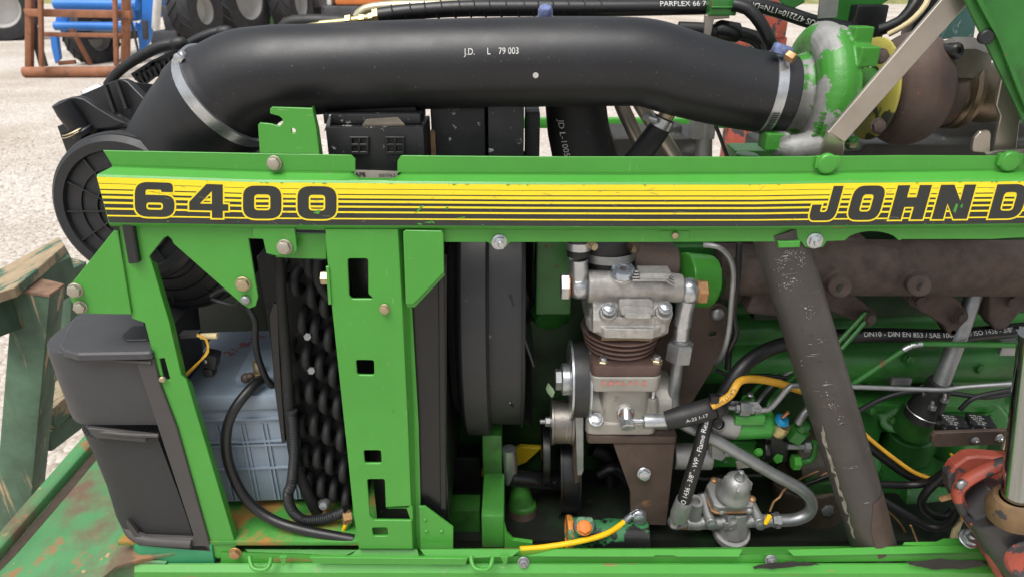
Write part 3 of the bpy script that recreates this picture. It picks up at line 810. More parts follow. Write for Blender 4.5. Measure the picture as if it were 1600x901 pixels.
# lettering
def rr(x0, y0, x1, y1, r, seg=6): return rounded([(x0, y0), (x1, y0), (x1, y1), (x0, y1)], r, seg)
def RP(pts, r): return rounded(ccw(pts) if not isinstance(r, list) else pts, r, 6)
GL = {
 '0': ([rr(0, 0, 1, 1, .34)], [rr(.29, .26, .71, .74, .11)]),
 '6': ([RP([(0, 0), (1, 0), (1, .64), (.27, .64), (.27, .79), (.66, .79), (.67, .73), (.96, .73), (.96, 1), (0, 1)], [.34, .34, .26, 0, .06, .04, 0, 0, .24, .34])], [rr(.29, .21, .71, .42, .09)]),
 '4': ([[(0, .22), (.86 - .28, .22), (.58, 0), (.86, 0), (.86, .22), (1, .22), (1, .42), (.86, .42), (.86, 1), (.44, 1), (0, .46)]], [[(.27, .42), (.58, .42), (.58, .80)]]),
 'J': ([RP([(0, .47), (0, 0), (1, 0), (1, 1), (.62, 1), (.62, .25), (.36, .25), (.36, .47)], [0, .30, .30, 0, 0, .1, .06, 0])], []),
 'O': ([rr(0, 0, 1, 1, .33)], [rr(.33, .25, .67, .75, .11)]),
 'H': ([[(0, 0), (.36, 0), (.36, .37), (.64, .37), (.64, 0), (1, 0), (1, 1), (.64, 1), (.64, .65), (.36, .65), (.36, 1), (0, 1)]], []),
 'N': ([[(0, 0), (.33, 0), (.33, .46), (.62, 0), (1, 0), (1, 1), (.67, 1), (.67, .54), (.38, 1), (0, 1)]], []),
 'D': ([RP([(0, 0), (1, 0), (1, 1), (0, 1)], [0, .40, .40, 0])], [rr(.30, .23, .70, .77, .12)]),
 'E': ([[(0, 0), (1, 0), (1, .24), (.32, .24), (.32, .39), (.9, .39), (.9, .62), (.32, .62), (.32, .76), (1, .76), (1, 1), (0, 1)]], []),
 'R': ([[(0, 0), (.32, 0), (.32, .32), (.5, .32), (.68, 0), (1, 0), (.8, .36), (.95, .5), (.95, .85), (.8, 1), (0, 1)]], [[(.32, .52), (.64, .52), (.64, .78), (.32, .78)]]),
}
def letter(ch, x0, x1, f0, f1, shear, ol=2.6):
    """one decal character between pixel columns x0..x1 (baseline) and rail fractions f0 (top)..f1"""
    hpx = 66 * (f1 - f0); wpx = x1 - x0
    outs, holes = GL[ch]
    S_ = lambda q: ccw([(a[0] * wpx + a[1] * shear, a[1] * hpx) for a in q])
    outs = [S_(q) for q in outs]; holes = [S_(q) for q in holes]
    def lay(os_, hs2, h):
        b = MB(); loops = os_ + hs2
        tri = geometry.tessellate_polygon([[V((a[0], a[1], 0)) for a in q] for q in loops])
        vs = [decal_pt(x0 + a[0], f1 - a[1] / 66, h) for q in loops for a in q]
        return b.add(vs, tri)
    lay([offset(q, ol) for q in outs], [offset(q, -ol) for q in holes], .0005).build('letter_outline', yellow_decal, dcl, smooth=0, merge=0)
    lay(outs, holes, .00065).build('letter', black_decal, dcl, smooth=0, merge=0)
for ch, a, c in (('6', 211, 273), ('4', 296, 357), ('0', 380, 440), ('0', 465, 526)): letter(ch, a, c, .075, .845, 0)
for ch, a, c in (('J', 1262, 1303), ('O', 1321, 1371), ('H', 1388, 1441), ('N', 1455, 1510), ('D', 1543, 1593), ('E', 1607, 1640), ('E', 1655, 1690), ('R', 1703, 1748), ('E', 1762, 1797)): letter(ch, a, c, .06, .865, 15, 2.4)
# paint-through scratches
for q in ([(647, 334), (659, 321), (662, 321), (656, 329)], [(662, 348), (675, 349), (672, 346)], [(651, 350), (658, 352), (660, 350), (655, 348.5)], [(696, 325), (700, 328), (701, 324), (698, 323.5)], [(712, 341), (727, 338.5), (726, 340.5), (716, 341.6)], [(673, 345), (678, 350), (679, 348), (674, 344)], [(489, 333), (497, 328), (501, 329), (498, 335)],
          [(1489, 330), (1494, 318), (1497, 320), (1493, 333)], [(1500, 322), (1505, 318), (1503, 326)]):
    b = MB(); tri = geometry.tessellate_polygon([[V((a[0], a[1], 0)) for a in q]])
    b.add([P(a[0], a[1], YD - .0008) for a in q], tri).build('chip', green, dcl, smooth=0, merge=0)
rnd = random.Random(21); b = MB()
for k in range(46):                      # nicked upper and lower edges of the decal
    x = rnd.uniform(170, 1600); top = rnd.random() < .7; w1 = rnd.uniform(1, 9) if top else rnd.uniform(1, 4); f = -.004 if top else rnd.uniform(.9, .98)
    q = [decal_pt(x, f, .0009), decal_pt(x + w1, f, .0009), decal_pt(x + w1 * .8, f + rnd.uniform(.006, .022), .0009), decal_pt(x + w1 * .3, f + rnd.uniform(.01, .03), .0009)]
    b.add(q, [(0, 1, 2, 3)])
b.build('edge_chip', green, dcl, smooth=0, merge=0, kind='stuff')
b = MB()
for k in range(40):
    x = rnd.uniform(200, 1600); f = rnd.uniform(.1, .95); l_ = rnd.uniform(2, 14); dx = rnd.uniform(-.10, .10)
    b.add([decal_pt(x, f, .0010), decal_pt(x + l_, f + dx, .0010), decal_pt(x + l_, f + dx + .009, .0010), decal_pt(x, f + .007, .0010)], [(0, 1, 2, 3)])
b.build('scuff', M('scuffed_vinyl', (.22, .21, .15), .7, 0, .3, 90), dcl, smooth=0, merge=0, kind='stuff')
# bolts on the rail
bolt(429, 255, .010, 12, bolt_green, rail, 'bolt', (0, -1, .05))
bolt(780, 378, .005, 12.5, zinc, rail, 'nut', (.25, -1, .0)); bolt(1273, 376, .005, 12.5, zinc, rail, 'nut', (-.1, -1, .0))
bolt(1055, 368, .004, 6, zinc_yellow, rail, 'screw')
for x, y in ((1292, 256), (1577, 252)):
    b = MB(); b.lathe([(0, .004), (.010, .004), (.012, .002), (.012, -.003)], P(x, y, .009), (0, -1, 0), 18, caps=False)
    for s_ in (-1, 1): b.box(P(x + s_ * 14, y - 3, .009), (.007, .006, .014))
    b.build('bolt', green, rail, bevel=.0008)

# far side rail of the hood, seen under the air hose
b = MB(); b.pbox(700, 186, 1500, 201, .60, .02); b.build('far_side_rail', green, TR, bevel=.002)

# ------------------------------------------------------------------ front frame
ff = MB()
main = [(186, 346), (508, 352), (508, 360), (415, 358), (415, 374), (388, 373), (403, 464), (399, 478), (389, 482), (378, 475), (271, 381), (268, 374), (262, 369), (256, 372), (233, 401), (236, 408), (264, 501), (283, 585), (291, 592), (367, 846), (369, 860), (342, 872), (334, 869), (253, 602), (240, 557), (226, 504), (206, 497), (187, 364)]
ff.plate(main, YP(.004), .003, holes=[[(248.5, 560), (257, 559), (266, 593), (256, 594)]], ch=.0006)
frame = ff.build('front_frame', green, TR, 'bright green sheet steel front frame with triangular ears')
b = MB(); b.plate([(178, 360), (184, 362), (205, 491), (122, 489.5), (115, 478), (105, 455), (106, 450)], YP(.0005), .003, ch=.0006); b.build('ear_plate', green, frame)
# folded inner edge of the post
fl = [(236, 406), (264, 501), (283, 585), (291, 592), (367, 846)]
b = MB(); rows = [[P(x, y, .004) for x, y in fl], [P(x + 9, y + 4, .018) for x, y in fl], [P(x + 8, y + 4, .020) for x, y in fl], [P(x - 1, y, .0065) for x, y in fl]]
b.grid(rows, closed_v=True); b.build('fold', green, frame, smooth=0)
for x, y, r_ in ((118, 453, 12), (126, 479, 10.5)): bolt(x, y, -.0005, r_, bolt_green, frame, 'bolt', (.1, -1, .05))
bolt(380, 443, .003, 12, zinc_yellow, frame, 'bolt', (.1, -1, 0)); bolt(384, 468, .003, 8, zinc_dull, frame, 'screw')
bolt(254, 592, .001, 5.5, zinc_yellow, frame, 'screw', (.3, -1, 0)); bolt(368, 862, .003, 10, copper_bolt, frame, 'bolt')
# small black rubber stop in front of the frame
b = MB(); b.plate([(189, 350), (206, 350), (216, 411), (203, 413), (200, 412)], YP(-.004), .008, ch=.0015); b.build('rubber_stop', plastic, frame)
# upper hook bracket
b = MB()
b.plate([(403, 196), (406, 192), (424, 194), (436, 198), (442, 192), (441, 186), (436, 182), (422, 178), (422, 170), (425, 167.5), (488, 169.5), (494, 200), (499, 241), (406, 240)], YP(.012), .003, holes=[[(455, 201), (458, 200), (462, 203), (461, 208), (456, 208)]], ch=.0006)
rows = [[P(x, y, Y) for x, y in ((488, 169.5), (494, 200), (499, 241))] for Y in (.012,)] + [[P(x, y, .03) for x, y in ((491, 166), (499, 200), (505, 243))]]
b.grid(rows + [[p + V((-.002, .001, 0)) for p in r] for r in rows[::-1]], closed_v=True)
b.build('hook_bracket', green_chip, TR, 'green bracket with hooked notch above the rail')
# bracket between frame and post
b = MB(); b.plate([(395, 355), (460, 356), (464, 390), (459, 398), (432, 400), (416, 396), (411, 374), (395, 372)], YP(-.001), .003, ch=.0006)
b.plate([(462, 365), (510, 366), (510, 405), (464, 404), (430, 402), (432, 400)], YP(.012), .003, ch=.0006)
jb = b.build('joint_bracket', green, frame); bolt(445, 386, -.002, 12.5, bolt_green, jb, 'bolt', (0, -1, .1))

# ------------------------------------------------------------------ radiator post with cut-outs
face = [(508, 358), (622, 358), (629, 483), (637.5, 661), (645, 857), (561, 857), (552, 800), (540, 680), (517, 462), (511, 385)]
holes = [[(543, 404), (575, 404), (575.5, 459), (582, 465), (581, 467), (549, 467), (545.5, 461)],
         [(556, 562), (584, 562.5), (585, 586), (558, 585.5)], [(568, 703), (595, 703), (596.5, 723.5), (570, 723.5)],
         [(573.5, 748), (601, 748), (603, 794), (637, 794), (643.5, 788), (644, 812.5), (584, 812), (578, 805)], [(581, 823.5), (605, 823.5), (606.5, 837), (583, 837)]]
b = MB(); b.plate(face, YP(-.002), .0035, holes=holes, ch=.0008, hr=.0035)
post = b.build('radiator_post', green, TR, 'bright green upright post with rectangular cut-outs')
rgt = [(622, 358), (629, 483), (637.5, 661), (645, 857)]
gut = [(632, 358), (640, 483), (647, 661), (651, 857)]
out_ = [(636, 358), (644, 483), (654, 661), (659, 857)]
b = MB(); rows = [[P(x, y, -.0015) for x, y in rgt], [P(x, y, .016) for x, y in gut], [P(x, y, .0155) for x, y in out_]]
b.grid(rows + [[p + V((-.0015, .002, 0)) for p in r] for r in rows[::-1]], closed_v=True); b.build('side_fold', green, post, smooth=0)
lf = [(508, 366), (517, 462), (540, 680), (561, 857)]
b = MB(); rows = [[P(x, y, -.0015) for x, y in lf], [P(x + 2, y, .02) for x, y in lf]]
b.grid(rows + [[p + V((.0015, .0, 0)) for p in r] for r in rows[::-1]], closed_v=True); b.build('edge_fold', green, post, smooth=0)
b = MB(); b.plate([(630, 363), (634, 360), (690, 361), (692.5, 365), (694, 425), (646, 475), (634, 475)], YP(-.005), .003, ch=.0007); b.build('corner_plate', green_chip, post)
b = MB(); b.plate([(632, 366), (694, 427), (695, 430), (648, 480), (636, 480)], YP(-.001), .003, ch=.0007); b.build('backing_plate', green, post)
b = MB(); b.plate([(654, 791), (664, 790.5), (708, 823), (708, 857), (657, 857)], YP(.008), .003, ch=.0007); b.build('foot_plate', green, post)
for x, y in ((664, 811), (666, 829), (690, 829)):
    bolt(x, y, .0078, 3.2, green, post, 'screw')
b = MB(); b.plate([(509, 417), (514, 417), (518, 475), (513, 476)], YP(-.004), .004, ch=.0005); b.build('side_tab', green, post)
bolt(601, 482, -.003, 8.5, zinc_yellow, post, 'bolt')
b = MB(); b.hexa(P(513, 434, .006), (-1, 0, 0), .0085, .009); b.build('nut', zinc_yellow, post)

# ------------------------------------------------------------------ lower frame
def hstrip(rows, x0, x1, n, m, name, parent, label=None, smooth=25):
    """sheet running along X: rows = (knots or y, Y)"""
    rs = [[P(x0 + (x1 - x0) * k / n, (interp(q[0], x0 + (x1 - x0) * k / n) if isinstance(q[0], list) else q[0]), q[1]) for k in range(n + 1)] for q in rows]
    b = MB(); b.grid(rs + [[p + V((0, .003, -.001)) for p in r] for r in rs[::-1]], closed_v=True)
    return b.build(name, m, parent, label, smooth=smooth)
lf_ = hstrip([([(340, 853), (560, 857), (1000, 857), (1400, 853), (1760, 846)], .035), ([(340, 862), (560, 868), (1000, 868), (1400, 864), (1760, 858)], .002), ([(340, 880), (1000, 880), (1760, 872)], .002)], 345, 1760, 40, green_chip, 'lower_rail', TR, 'bright green lower frame rail along the bottom of the engine bay')
hstrip([(878, .010), (881, -.004), ([(210, 893), (1000, 895), (1760, 895)], -.012), ([(210, 940), (1760, 940)], -.012), (1150, -.004)], 210, 1760, 30, green_chip, 'sill_panel', TR)
b = MB()
for q in ([(560, 857), (652, 857), (656, 874), (545, 868)],): b.plate(q, Plane(P(600, 866, .0), (0, -1, .9)), .002, ch=.0004)
b.build('flange', green, lf_)
b = MB(); b.plate([(382, 857), (560, 858), (538, 868), (394, 866)], Plane(P(470, 860, .008), (0, -1, .9)), .002, ch=.0004); b.build('flange', green, lf_)
for q in ([(656, 857), (815, 857), (800, 869), (668, 873)], [(822, 868), (868, 857), (1020, 857), (1160, 857), (1155, 869), (1060, 869), (1052, 867), (1024, 867), (1020, 869), (875, 869)], [(1230, 858), (1400, 853), (1545, 850), (1545, 862), (1240, 868)]):
    b = MB(); b.plate(q, Plane(P((q[0][0] + q[2][0]) / 2, 862, -.002), (0, -1, .8)), .003, ch=.0005); b.build('flange', green, lf_)
b = MB(); b.plate([(1411, 851), (1414, 846), (1463, 845), (1475, 840), (1545, 840), (1545, 853), (1470, 853)], Plane(P(1480, 848, .01), (0, -.7, 1)), .004, ch=.0006); b.build('flange', green, lf_)
b = MB(); b.plate([(484, 870), (730, 872), (728, 882), (490, 880)], YP(-.014), .004, ch=.0006); b.build('hinge_strip', green, lf_)
for x0 in (402, 748):                     # wire loops that hold the side panel
    b = MB(); b.tube(pp([(x0 - 12, 868, -.012), (x0 - 10, 880, -.02), (x0 - 4, 888, -.026), (x0 + 12, 889, -.026), (x0 + 19, 882, -.02), (x0 + 22, 869, -.012)], r=3.6), 10)
    b.build('wire_loop', green_chip, lf_)
    b = MB(); b.plate([(x0 + 34, 869), (x0 + 46, 869), (x0 + 44, 880), (x0 + 40, 884)], YP(-.016), .004, ch=.0006); b.build('tab', green_chip, lf_)
for x, y in ((818, 877), (1204, 874)): bolt(x, y, -.002, 9.5, zinc_dull, lf_, 'nut', (0, -1, .25))
bolt(1513, 841, .0, 15, zinc, lf_, 'nut', (0, -.5, 1))
# chassis beam below (goes on down out of the picture)
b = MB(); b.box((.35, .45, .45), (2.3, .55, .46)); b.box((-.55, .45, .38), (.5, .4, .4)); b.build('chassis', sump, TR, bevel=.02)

# ------------------------------------------------------------------ grille and headlamp housing at the nose
def nose_rows(edge, YF, depth, right, seg=7, rad=.05):
    """edge: (x_left, y) knots of the left silhouette; right: knots of x at the right edge"""
    rows = []
    for x, y in edge:
        xr = interp([(b_, a_) for a_, b_ in right], y)
        a = P(x, y, YF + rad); z = P(xr, y + (8 if False else 0), YF).z
        c = P(xr, y, YF)
        r_ = [V((a.x, YF + depth, z)), V((a.x, YF + rad, z))]
        for k in range(1, seg):
            t = k / seg * PI / 2
            r_.append(V((a.x + rad * .9 * (1 - math.cos(t)), YF + rad * (1 - math.sin(t)), z)))
        r_ += [V((a.x + rad * .9, YF, z)), V((c.x, YF, z)), V((c.x, YF + depth, z))]
        rows.append(r_)
    return rows
rightk = [(243, 552), (247, 600), (250, 675), (291, 760), (331, 872)]
edge = [(93, 551), (95, 562), (110, 605), (132, 664)]
b = MB(); b.grid(nose_rows(edge, .006, .16, [(228, 540), (246, 660), (249, 690)]), closed_u=True, caps=True)
lamp = b.build('headlamp_housing', grey_plastic, TR, 'dark grey plastic headlamp housing at the nose', bevel=.002, smooth=35)
# lid of the housing
lid = [(92, 538), (117, 489), (222, 490), (240, 538), (239, 550), (120, 552), (98, 546)]
zl = P(160, 551, .004).z + .004
b = MB(); b.plate(lid, ZP(zl + .002), .010, ch=.0025, r=.012); lid_o = b.build('lid', grey_plastic, lamp)
b = MB(); b.plate([(190, 524), (206, 508), (230, 508), (236, 530), (196, 531)], ZP(zl + .0045), .003, ch=.001, r=.006); b.build('lid_recess', plastic, lid_o)
b = MB(); b.tube(pp([(96, 550, .05), (108, 555, .012), (125, 558, .001), (180, 562, -.001), (237, 566, -.001)], r=3.0), 8); b.build('lid_seam', grey_trim, lamp)
b = MB(); b.tube(pp([(134, 664, .05), (146, 671, .012), (160, 674, .003), (200, 678, .0), (248, 680, .0)], r=3.5), 8); b.build('lower_lip', grey_trim, lamp)
# side trim strip and frame round the mesh
b = MB(); b.plate([(211, 562), (240, 560), (250, 600), (276, 668), (331, 862), (322, 861), (216, 852), (196, 818), (199, 812), (215, 834), (226, 838), (300, 841), (302, 836), (250, 678), (248, 672)], YP(.0), .006, ch=.0012); trim = b.build('grille_surround', grey_trim, TR, 'grey brown plastic surround of the nose grille')
b = MB(); b.plate([(136, 668), (245, 680), (247, 684), (228, 684), (228, 691), (150, 684), (141, 678)], YP(.001), .005, ch=.001); b.build('upper_frame', grey_trim, trim)
edge2 = [(147, 684), (165, 722), (185, 772), (200, 822), (207, 836)]
b = MB(); b.grid(nose_rows(edge2, .010, .15, [(246, 682), (290, 800), (304, 845)]), closed_u=True, caps=True); b.build('mesh_screen', grille_mesh, trim, 'black woven wire screen', smooth=35)
edge3 = [(196, 815), (199, 822), (212, 848)]
b = MB(); b.grid(nose_rows(edge3, .002, .15, [(296, 815), (330, 862)], rad=.04), closed_u=True, caps=True)
b = MB(); b.tube(pp([(197, 812, .05), (201, 826, .02), (213, 838, .006), (232, 843, .001), (300, 848, .0)], r=8), 10); b.build('lower_frame', grey_trim, trim)
edge4 = [(214, 851), (219, 866), (226, 880)]
b = MB(); b.grid(nose_rows(edge4, .000, .12, [(330, 850), (336, 885)], rad=.03), closed_u=True, caps=True); b.build('skirt', teal, TR, 'teal green plastic skirt under the nose grille', bevel=.0015)

# ------------------------------------------------------------------ rusty front support sheet (slopes away left)
zs = P(235, 870, .01).z
pls = Plane(P(200, 850, .02), (-.10, -.18, 1))
b = MB(); b.plate([(-160, 1040), (-60, 920), (0, 849), (144, 681), (190, 640), (330, 650), (345, 850), (222, 872), (180, 884), (160, 901), (140, 960)], pls, .006, ch=.001)
sup = b.build('front_support', green_dull, TR, 'rusty weathered green sloping front support sheet')
b = MB(); rows = []
for x, y in ((-60, 920), (0, 849), (60, 779), (110, 721), (148, 677)):
    p = pls.at(pls.hit(x, y)); u_ = pls.at(pls.hit(x + 12, y + 11)) - p
    rows.append([p + V((0, 0, -.004)), p + pls.n * .016, p + u_ * .7 + pls.n * .018, p + u_ + pls.n * .014, p + u_ * 1.1 + V((0, 0, -.004))])
b.grid(rows, closed_u=True, caps=True); b.build('raised_rim', green_dull, sup, bevel=.0015)
b = MB(); rows = []
for x, y in ((-40, 915), (18, 856), (75, 790), (120, 736), (158, 690)):
    p = pls.at(pls.hit(x, y), .0006); rows.append([p, pls.at(pls.hit(x + 9, y + 8), .0006)])
b.grid(rows); b.build('shadow_line', M('groove_shade', (.045, .032, .022), .95, 0, .3, 30), sup, smooth=0)  # painted shadow: dark strip for the shaded groove along the rim
b = MB(); b.plate([(160, 903), (182, 885), (224, 874), (260, 878), (262, 960), (120, 960)], YP(-.004), .02, ch=.002); b.build('corner_casting', green_dull, sup)

# scuffed patches where the paint is gone from the sill
rnd = random.Random(8); bare = M('bare_oily_steel', (.022, .022, .02), .55, .3, .4, 60, bump=.3, bs=200)
for pts in ([(1176, 884), (1200, 879), (1240, 876), (1275, 878), (1282, 882), (1255, 883), (1215, 887), (1180, 888)], [(1415, 877), (1470, 872), (1535, 876), (1545, 884), (1500, 888), (1455, 889), (1430, 884)]):
    q = []
    for k in range(len(pts)):
        a, c = pts[k], pts[(k + 1) % len(pts)]
        for f in (0, .25, .5, .75): q.append((a[0] + (c[0] - a[0]) * f + rnd.uniform(-2, 2), a[1] + (c[1] - a[1]) * f + rnd.uniform(-.9, .9)))
    b = MB(); tri = geometry.tessellate_polygon([[V((a[0], a[1], 0)) for a in q]])
    b.add([P(a[0], a[1], -.0135) for a in q], tri).build('bare_patch', bare, TR, smooth=0, merge=0)
# ================================================================== AIR FILTER, AIR HOSE, COOLER, BATTERY, RADIATOR
def T2(lst, Y=None, r=None): return pp(lst, Y, r)
def ringband(pts, i, wid, lift, m, name, parent, label=None, n=40):
    """flat band clamped round a tube: pts raw splined list, i index, wid metres"""
    c = [a for a, b in pts]; T, N, B = frames(c)
    p, r = pts[i]
    b = MB(); b.lathe([(r * .97, -wid / 2), (r + lift, -wid / 2), (r + lift, wid / 2), (r * .97, wid / 2)], p, T[i], n, caps=False)
    return b.build(name, m, parent, label)
# --- filter canister
cc = P(198, 329, .06); kc = m_px(cc); rC = 117 * kc
ax = V((-.05, -1, .06)).normalized()
b = MB()
b.lathe([(0, .0), (rC * .80, .0), (rC * .815, .006), (rC * .93, .007), (rC, .0), (rC, -.02), (rC * .97, -.022), (rC * .97, -.30), (0, -.30)], cc, ax, 72, caps=False)
can = b.build('air_filter_housing', plastic, TR, 'round black plastic air filter housing with ribbed cover', smooth=25)
b = MB(); u = ax.orthogonal().normalized(); v = ax.cross(u)
for f in (.6, .385, .2): b.lathe([(rC * f - .0012, -.001), (rC * f - .0009, .003), (rC * f + .0009, .003), (rC * f + .0012, -.001)], cc, ax, 64, caps=False)
for k in range(12):
    a = k * PI / 6 + .28; d = (u * math.cos(a) + v * math.sin(a))
    b.strap([cc + d * rC * .2 + ax * .001, cc + d * rC * .80 + ax * .001], .0018, .005, ax.cross(d))
b.build('cover_rib', plastic, can)
b = MB(); b.lathe([(rC * 1.005, -.004), (rC * 1.03, -.008), (rC * 1.03, -.016), (rC * 1.005, -.02)], cc, ax, 72, caps=False); b.build('rim_ring', plastic, can)
# --- lower cup seen through the triangular window
c2 = P(268, 372, .14); r2 = 125 * m_px(c2)
b = MB(); b.lathe([(0, .03), (r2 * .5, .028), (r2 * .8, .012), (r2 * .97, -.004), (r2, -.02), (r2 * .98, -.18), (0, -.18)], c2, ax, 60, caps=False)
cup = b.build('dust_cup', plastic, can, smooth=25)
b = MB()
for f, h in ((.45, .0285), (.62, .022), (.8, .012), (.92, .0)): b.lathe([(r2 * f - .001, h - .003), (r2 * f, h + .003), (r2 * f + .0012, h - .003)], c2, ax, 56, caps=False)
for k in range(10):
    a = k * PI / 5 + .1; d = (u * math.cos(a) + v * math.sin(a))
    b.strap([c2 + d * r2 * .1 + ax * .03, c2 + d * r2 * .8 + ax * .013], .002, .004, ax.cross(d))
b.build('dust_cup_rib', plastic, can)

# --- big air hose with conical outlet
hp = T2([(262, 300, .135, 84), (293, 230, .125, 84), (335, 170, .115, 85), (380, 131, .108, 79), (428, 115, .10, 71), (485, 110, .10, 68), (580, 105, .10, 67), (700, 101, .10, 67), (850, 98, .10, 67), (950, 97.5, .10, 66.5), (1010, 100, .10, 65.5), (1070, 117, .10, 64.5), (1130, 133, .10, 62), (1180, 143, .10, 61), (1228, 149, .10, 60)])
hs_ = spline(hp, .006)
def near(x, y, q): return min(range(len(q)), key=lambda i: (q[i][0] - P(x, y, q[i][0].y)).length)
i0 = near(340, 164, hs_)
b = MB(); b.tube(hs_[:i0 + 3], 56, raw=True); cone = b.build('filter_outlet', plastic, can, 'conical black plastic filter outlet')
body = [(p, r * (1.035 if k < 6 else 1.0)) for k, (p, r) in enumerate(hs_[i0 - 1:])]
b = MB(); b.tube(body, 64, raw=True)
hose = b.build('air_intake_hose', rubber, TR, 'thick black rubber air hose running from filter to turbocharger')
cl = ringband(body, 4, .0140, .0022, zinc, 'hose_clamp', hose, 'wide steel band clamp at the filter end')
b = MB(); q = P(283, 92, .08); b.box(q, (.010, .022, .012), Matrix.Rotation(.7, 3, 'Y')); b.lathe([(0, 0), (.006, 0), (.0065, .012), (0, .014)], P(276, 93, .08), (1, 0, .4), 12, caps=False); b.build('clamp_screw', zinc, cl, bevel=.001)
ce = ringband(body, len(body) - 5, .012, .0018, zinc, 'hose_clamp', hose, 'perforated worm drive clamp at the turbocharger end')
c_, T_, = [a for a, r in body], frames([a for a, r in body])[0]
b = MB(); e = body[len(body) - 5]; t = T_[len(body) - 5]
for k in range(16):
    a = -1.15 + k * .055
    d0 = V((0, -1, 0)); n0 = (d0 - t * d0.dot(t)).normalized(); b0 = t.cross(n0)
    d = n0 * math.cos(a) - b0 * math.sin(a)
    b.box(e[0] + d * (e[1] + .0020), (.0075, .0012, .0012))
b.build('clamp_slot', black_print, ce, smooth=0, kind='stuff')
b = MB(); b.box(P(1222, 78, .075), (.022, .014, .012), Matrix.Rotation(.3, 3, 'Y')); b.build('clamp_housing', blue_screw, ce, bevel=.003)
b = MB(); b.hexa(P(1230, 86, .066), (.6, -.6, -.4), .0065, .010); b.build('clamp_screw', copper_bolt, ce)
def arclen(q, px, py):
    s = 0; best = (9, 0)
    for i in range(len(q)):
        if i: s += (q[i][0] - q[i - 1][0]).length
        d = (q[i][0] - P(px, py, q[i][0].y)).length
        if d < best[0]: best = (d, s)
    return best[1]
kk = m_px(P(780, 100, .05))
for tx, x in (('J.D.', 728), ('L', 765), ('79 003', 781)):
    print_tube(tx, body, arclen(body, x, 99), 14.5 * kk, white_print, hose, tilt=.26, sx=.80)
b = MB(); b.add([surf(body, 837 + r_ * math.cos(a), 118 + r_ * math.sin(a)) for r_ in (4.6,) for a in [k * PI / 8 for k in range(16)]], [list(range(16))]); b.build('dot_print', white_print, hose, smooth=0)
# --- snap covers at the top left of the filter
def pl_(name, poly, Y, t, m, parent, nrm=(0, -1, 0), ch=.0012, r=0, label=None, holes=()):
    cx = sum(a[0] for a in poly) / len(poly); cy = sum(a[1] for a in poly) / len(poly)
    b = MB(); b.plate(poly, Plane(P(cx, cy, Y), nrm), t, ch=ch, r=r, holes=holes)
    return b.build(name, m, parent, label)
cov = pl_('snap_cover', [(96, 167), (98, 159), (105, 154), (117, 152), (131, 155), (153, 170), (180, 186), (197, 193), (178, 199), (150, 202), (131, 228), (123, 226), (121, 200), (108, 176), (102, 174)], .17, .012, plastic, TR, label='black plastic snap cover beside the filter housing')
pl_('cover_plate', [(118, 152), (178, 126), (189, 123.5), (199, 128), (230, 160), (222, 178), (196, 194), (160, 170), (135, 153)], .20, .012, plastic, cov, (-.25, -1, .1))
b = MB()
for a, c in (((165, 133), (180, 176)), ((183, 126), (199, 170))): b.strap([P(*a, .192), P(*c, .186)], .004, .008, V((1, 0, 0)))
b.build('rib', plastic, cov)
pl_('side_box', [(88.5, 198), (104, 191), (128, 214), (118, 262), (108, 252)], .16, .06, plastic, cov, (-.2, -1, 0))
pl_('inner_flap', [(176, 182), (212, 166), (226, 172), (200, 200), (150, 205), (128, 240), (140, 214), (158, 192)], .19, .02, plastic, cov, (0, -1, .5))
b = MB(); b.lathe([(0, .03), (.012, .028), (.014, .015), (.014, -.01), (.016, -.012), (.016, -.018), (0, -.018)], P(117, 190, .165), (-.35, -.2, 1), 20, caps=False); kn = b.build('knob', rubber, cov)
for k in range(2):
    b = MB(); b.lathe([(.0155, -.0012), (.0172, 0), (.0155, .0012)], P(116, 203 + 4 * k, .163), (-.35, -.2, 1), 20, caps=False); b.build('spring_coil', zinc_yellow, kn)
pl_('tab', [(125, 142), (152, 130), (160, 133), (163, 138), (140, 147), (128, 148)], .24, .01, zinc_dull, cov, (0, -1, .8))
b = MB()
for k in range(3): b.strap([P(200 + k * 4, 131 + k * 7, .26), P(262, 138 + k * 6, .26)], .004, .006, V((0, 1, 0)))
b.strap([P(262, 115, .27), P(255, 150, .27)], .014, .01, V((1, 0, 0)))
b.build('rib', plastic, cov, kind='stuff')
# --- two curved rubber arms
for pts, Y in (([(168, 134, 7), (182, 116, 7.5), (200, 101, 7.5), (226, 85, 8), (252, 73, 8.5), (282, 68, 8.5)], .30), ([(262, 88, 7), (285, 76, 7.5), (312, 61, 8), (338, 51.5, 8), (354, 50, 8)], .34)):
    q = T2([(x, y, Y, r) for x, y, r in pts])
    b = MB(); b.tube(q, 16, sx=1.0, sy=1.0); arm = b.build('bumper_arm', rubber, TR, 'curved black rubber arm with grey end cap')
    e = q[-1]; d = (q[-1][0] - q[-2][0]).normalized()
    b = MB(); b.lathe([(e[1] * 1.02, -.012), (e[1] * 1.16, -.010), (e[1] * 1.18, .0), (e[1] * 1.0, .006), (e[1] * .5, .010), (0, .011)], e[0], d, 20, caps=False); b.build('end_cap', matte_rubber, arm)
b = MB()
for k in range(5):
    b.strap([P(209 + k * 3, 121 + k * 2.2, .33), P(240, 101 + k * 3.5, .33), P(276, 84 + k * 5, .33)], .0035, .012, V((0, 1, 0)))
for k in range(8): b.strap([P(216 + k * 8, 118 - k * 4.6, .325), P(224 + k * 7, 128 - k * 3.8, .325)], .002, .004, V((0, 1, 0)))
b.build('finned_guard', plastic, TR, 'black finned guard below the rubber arms')
b = MB(); b.tube(T2([(246, 118, .36), (275, 84, .36), (310, 68, .38), (352, 57, .4)], r=3.5), 8); b.build('cable', zinc_dull, TR)

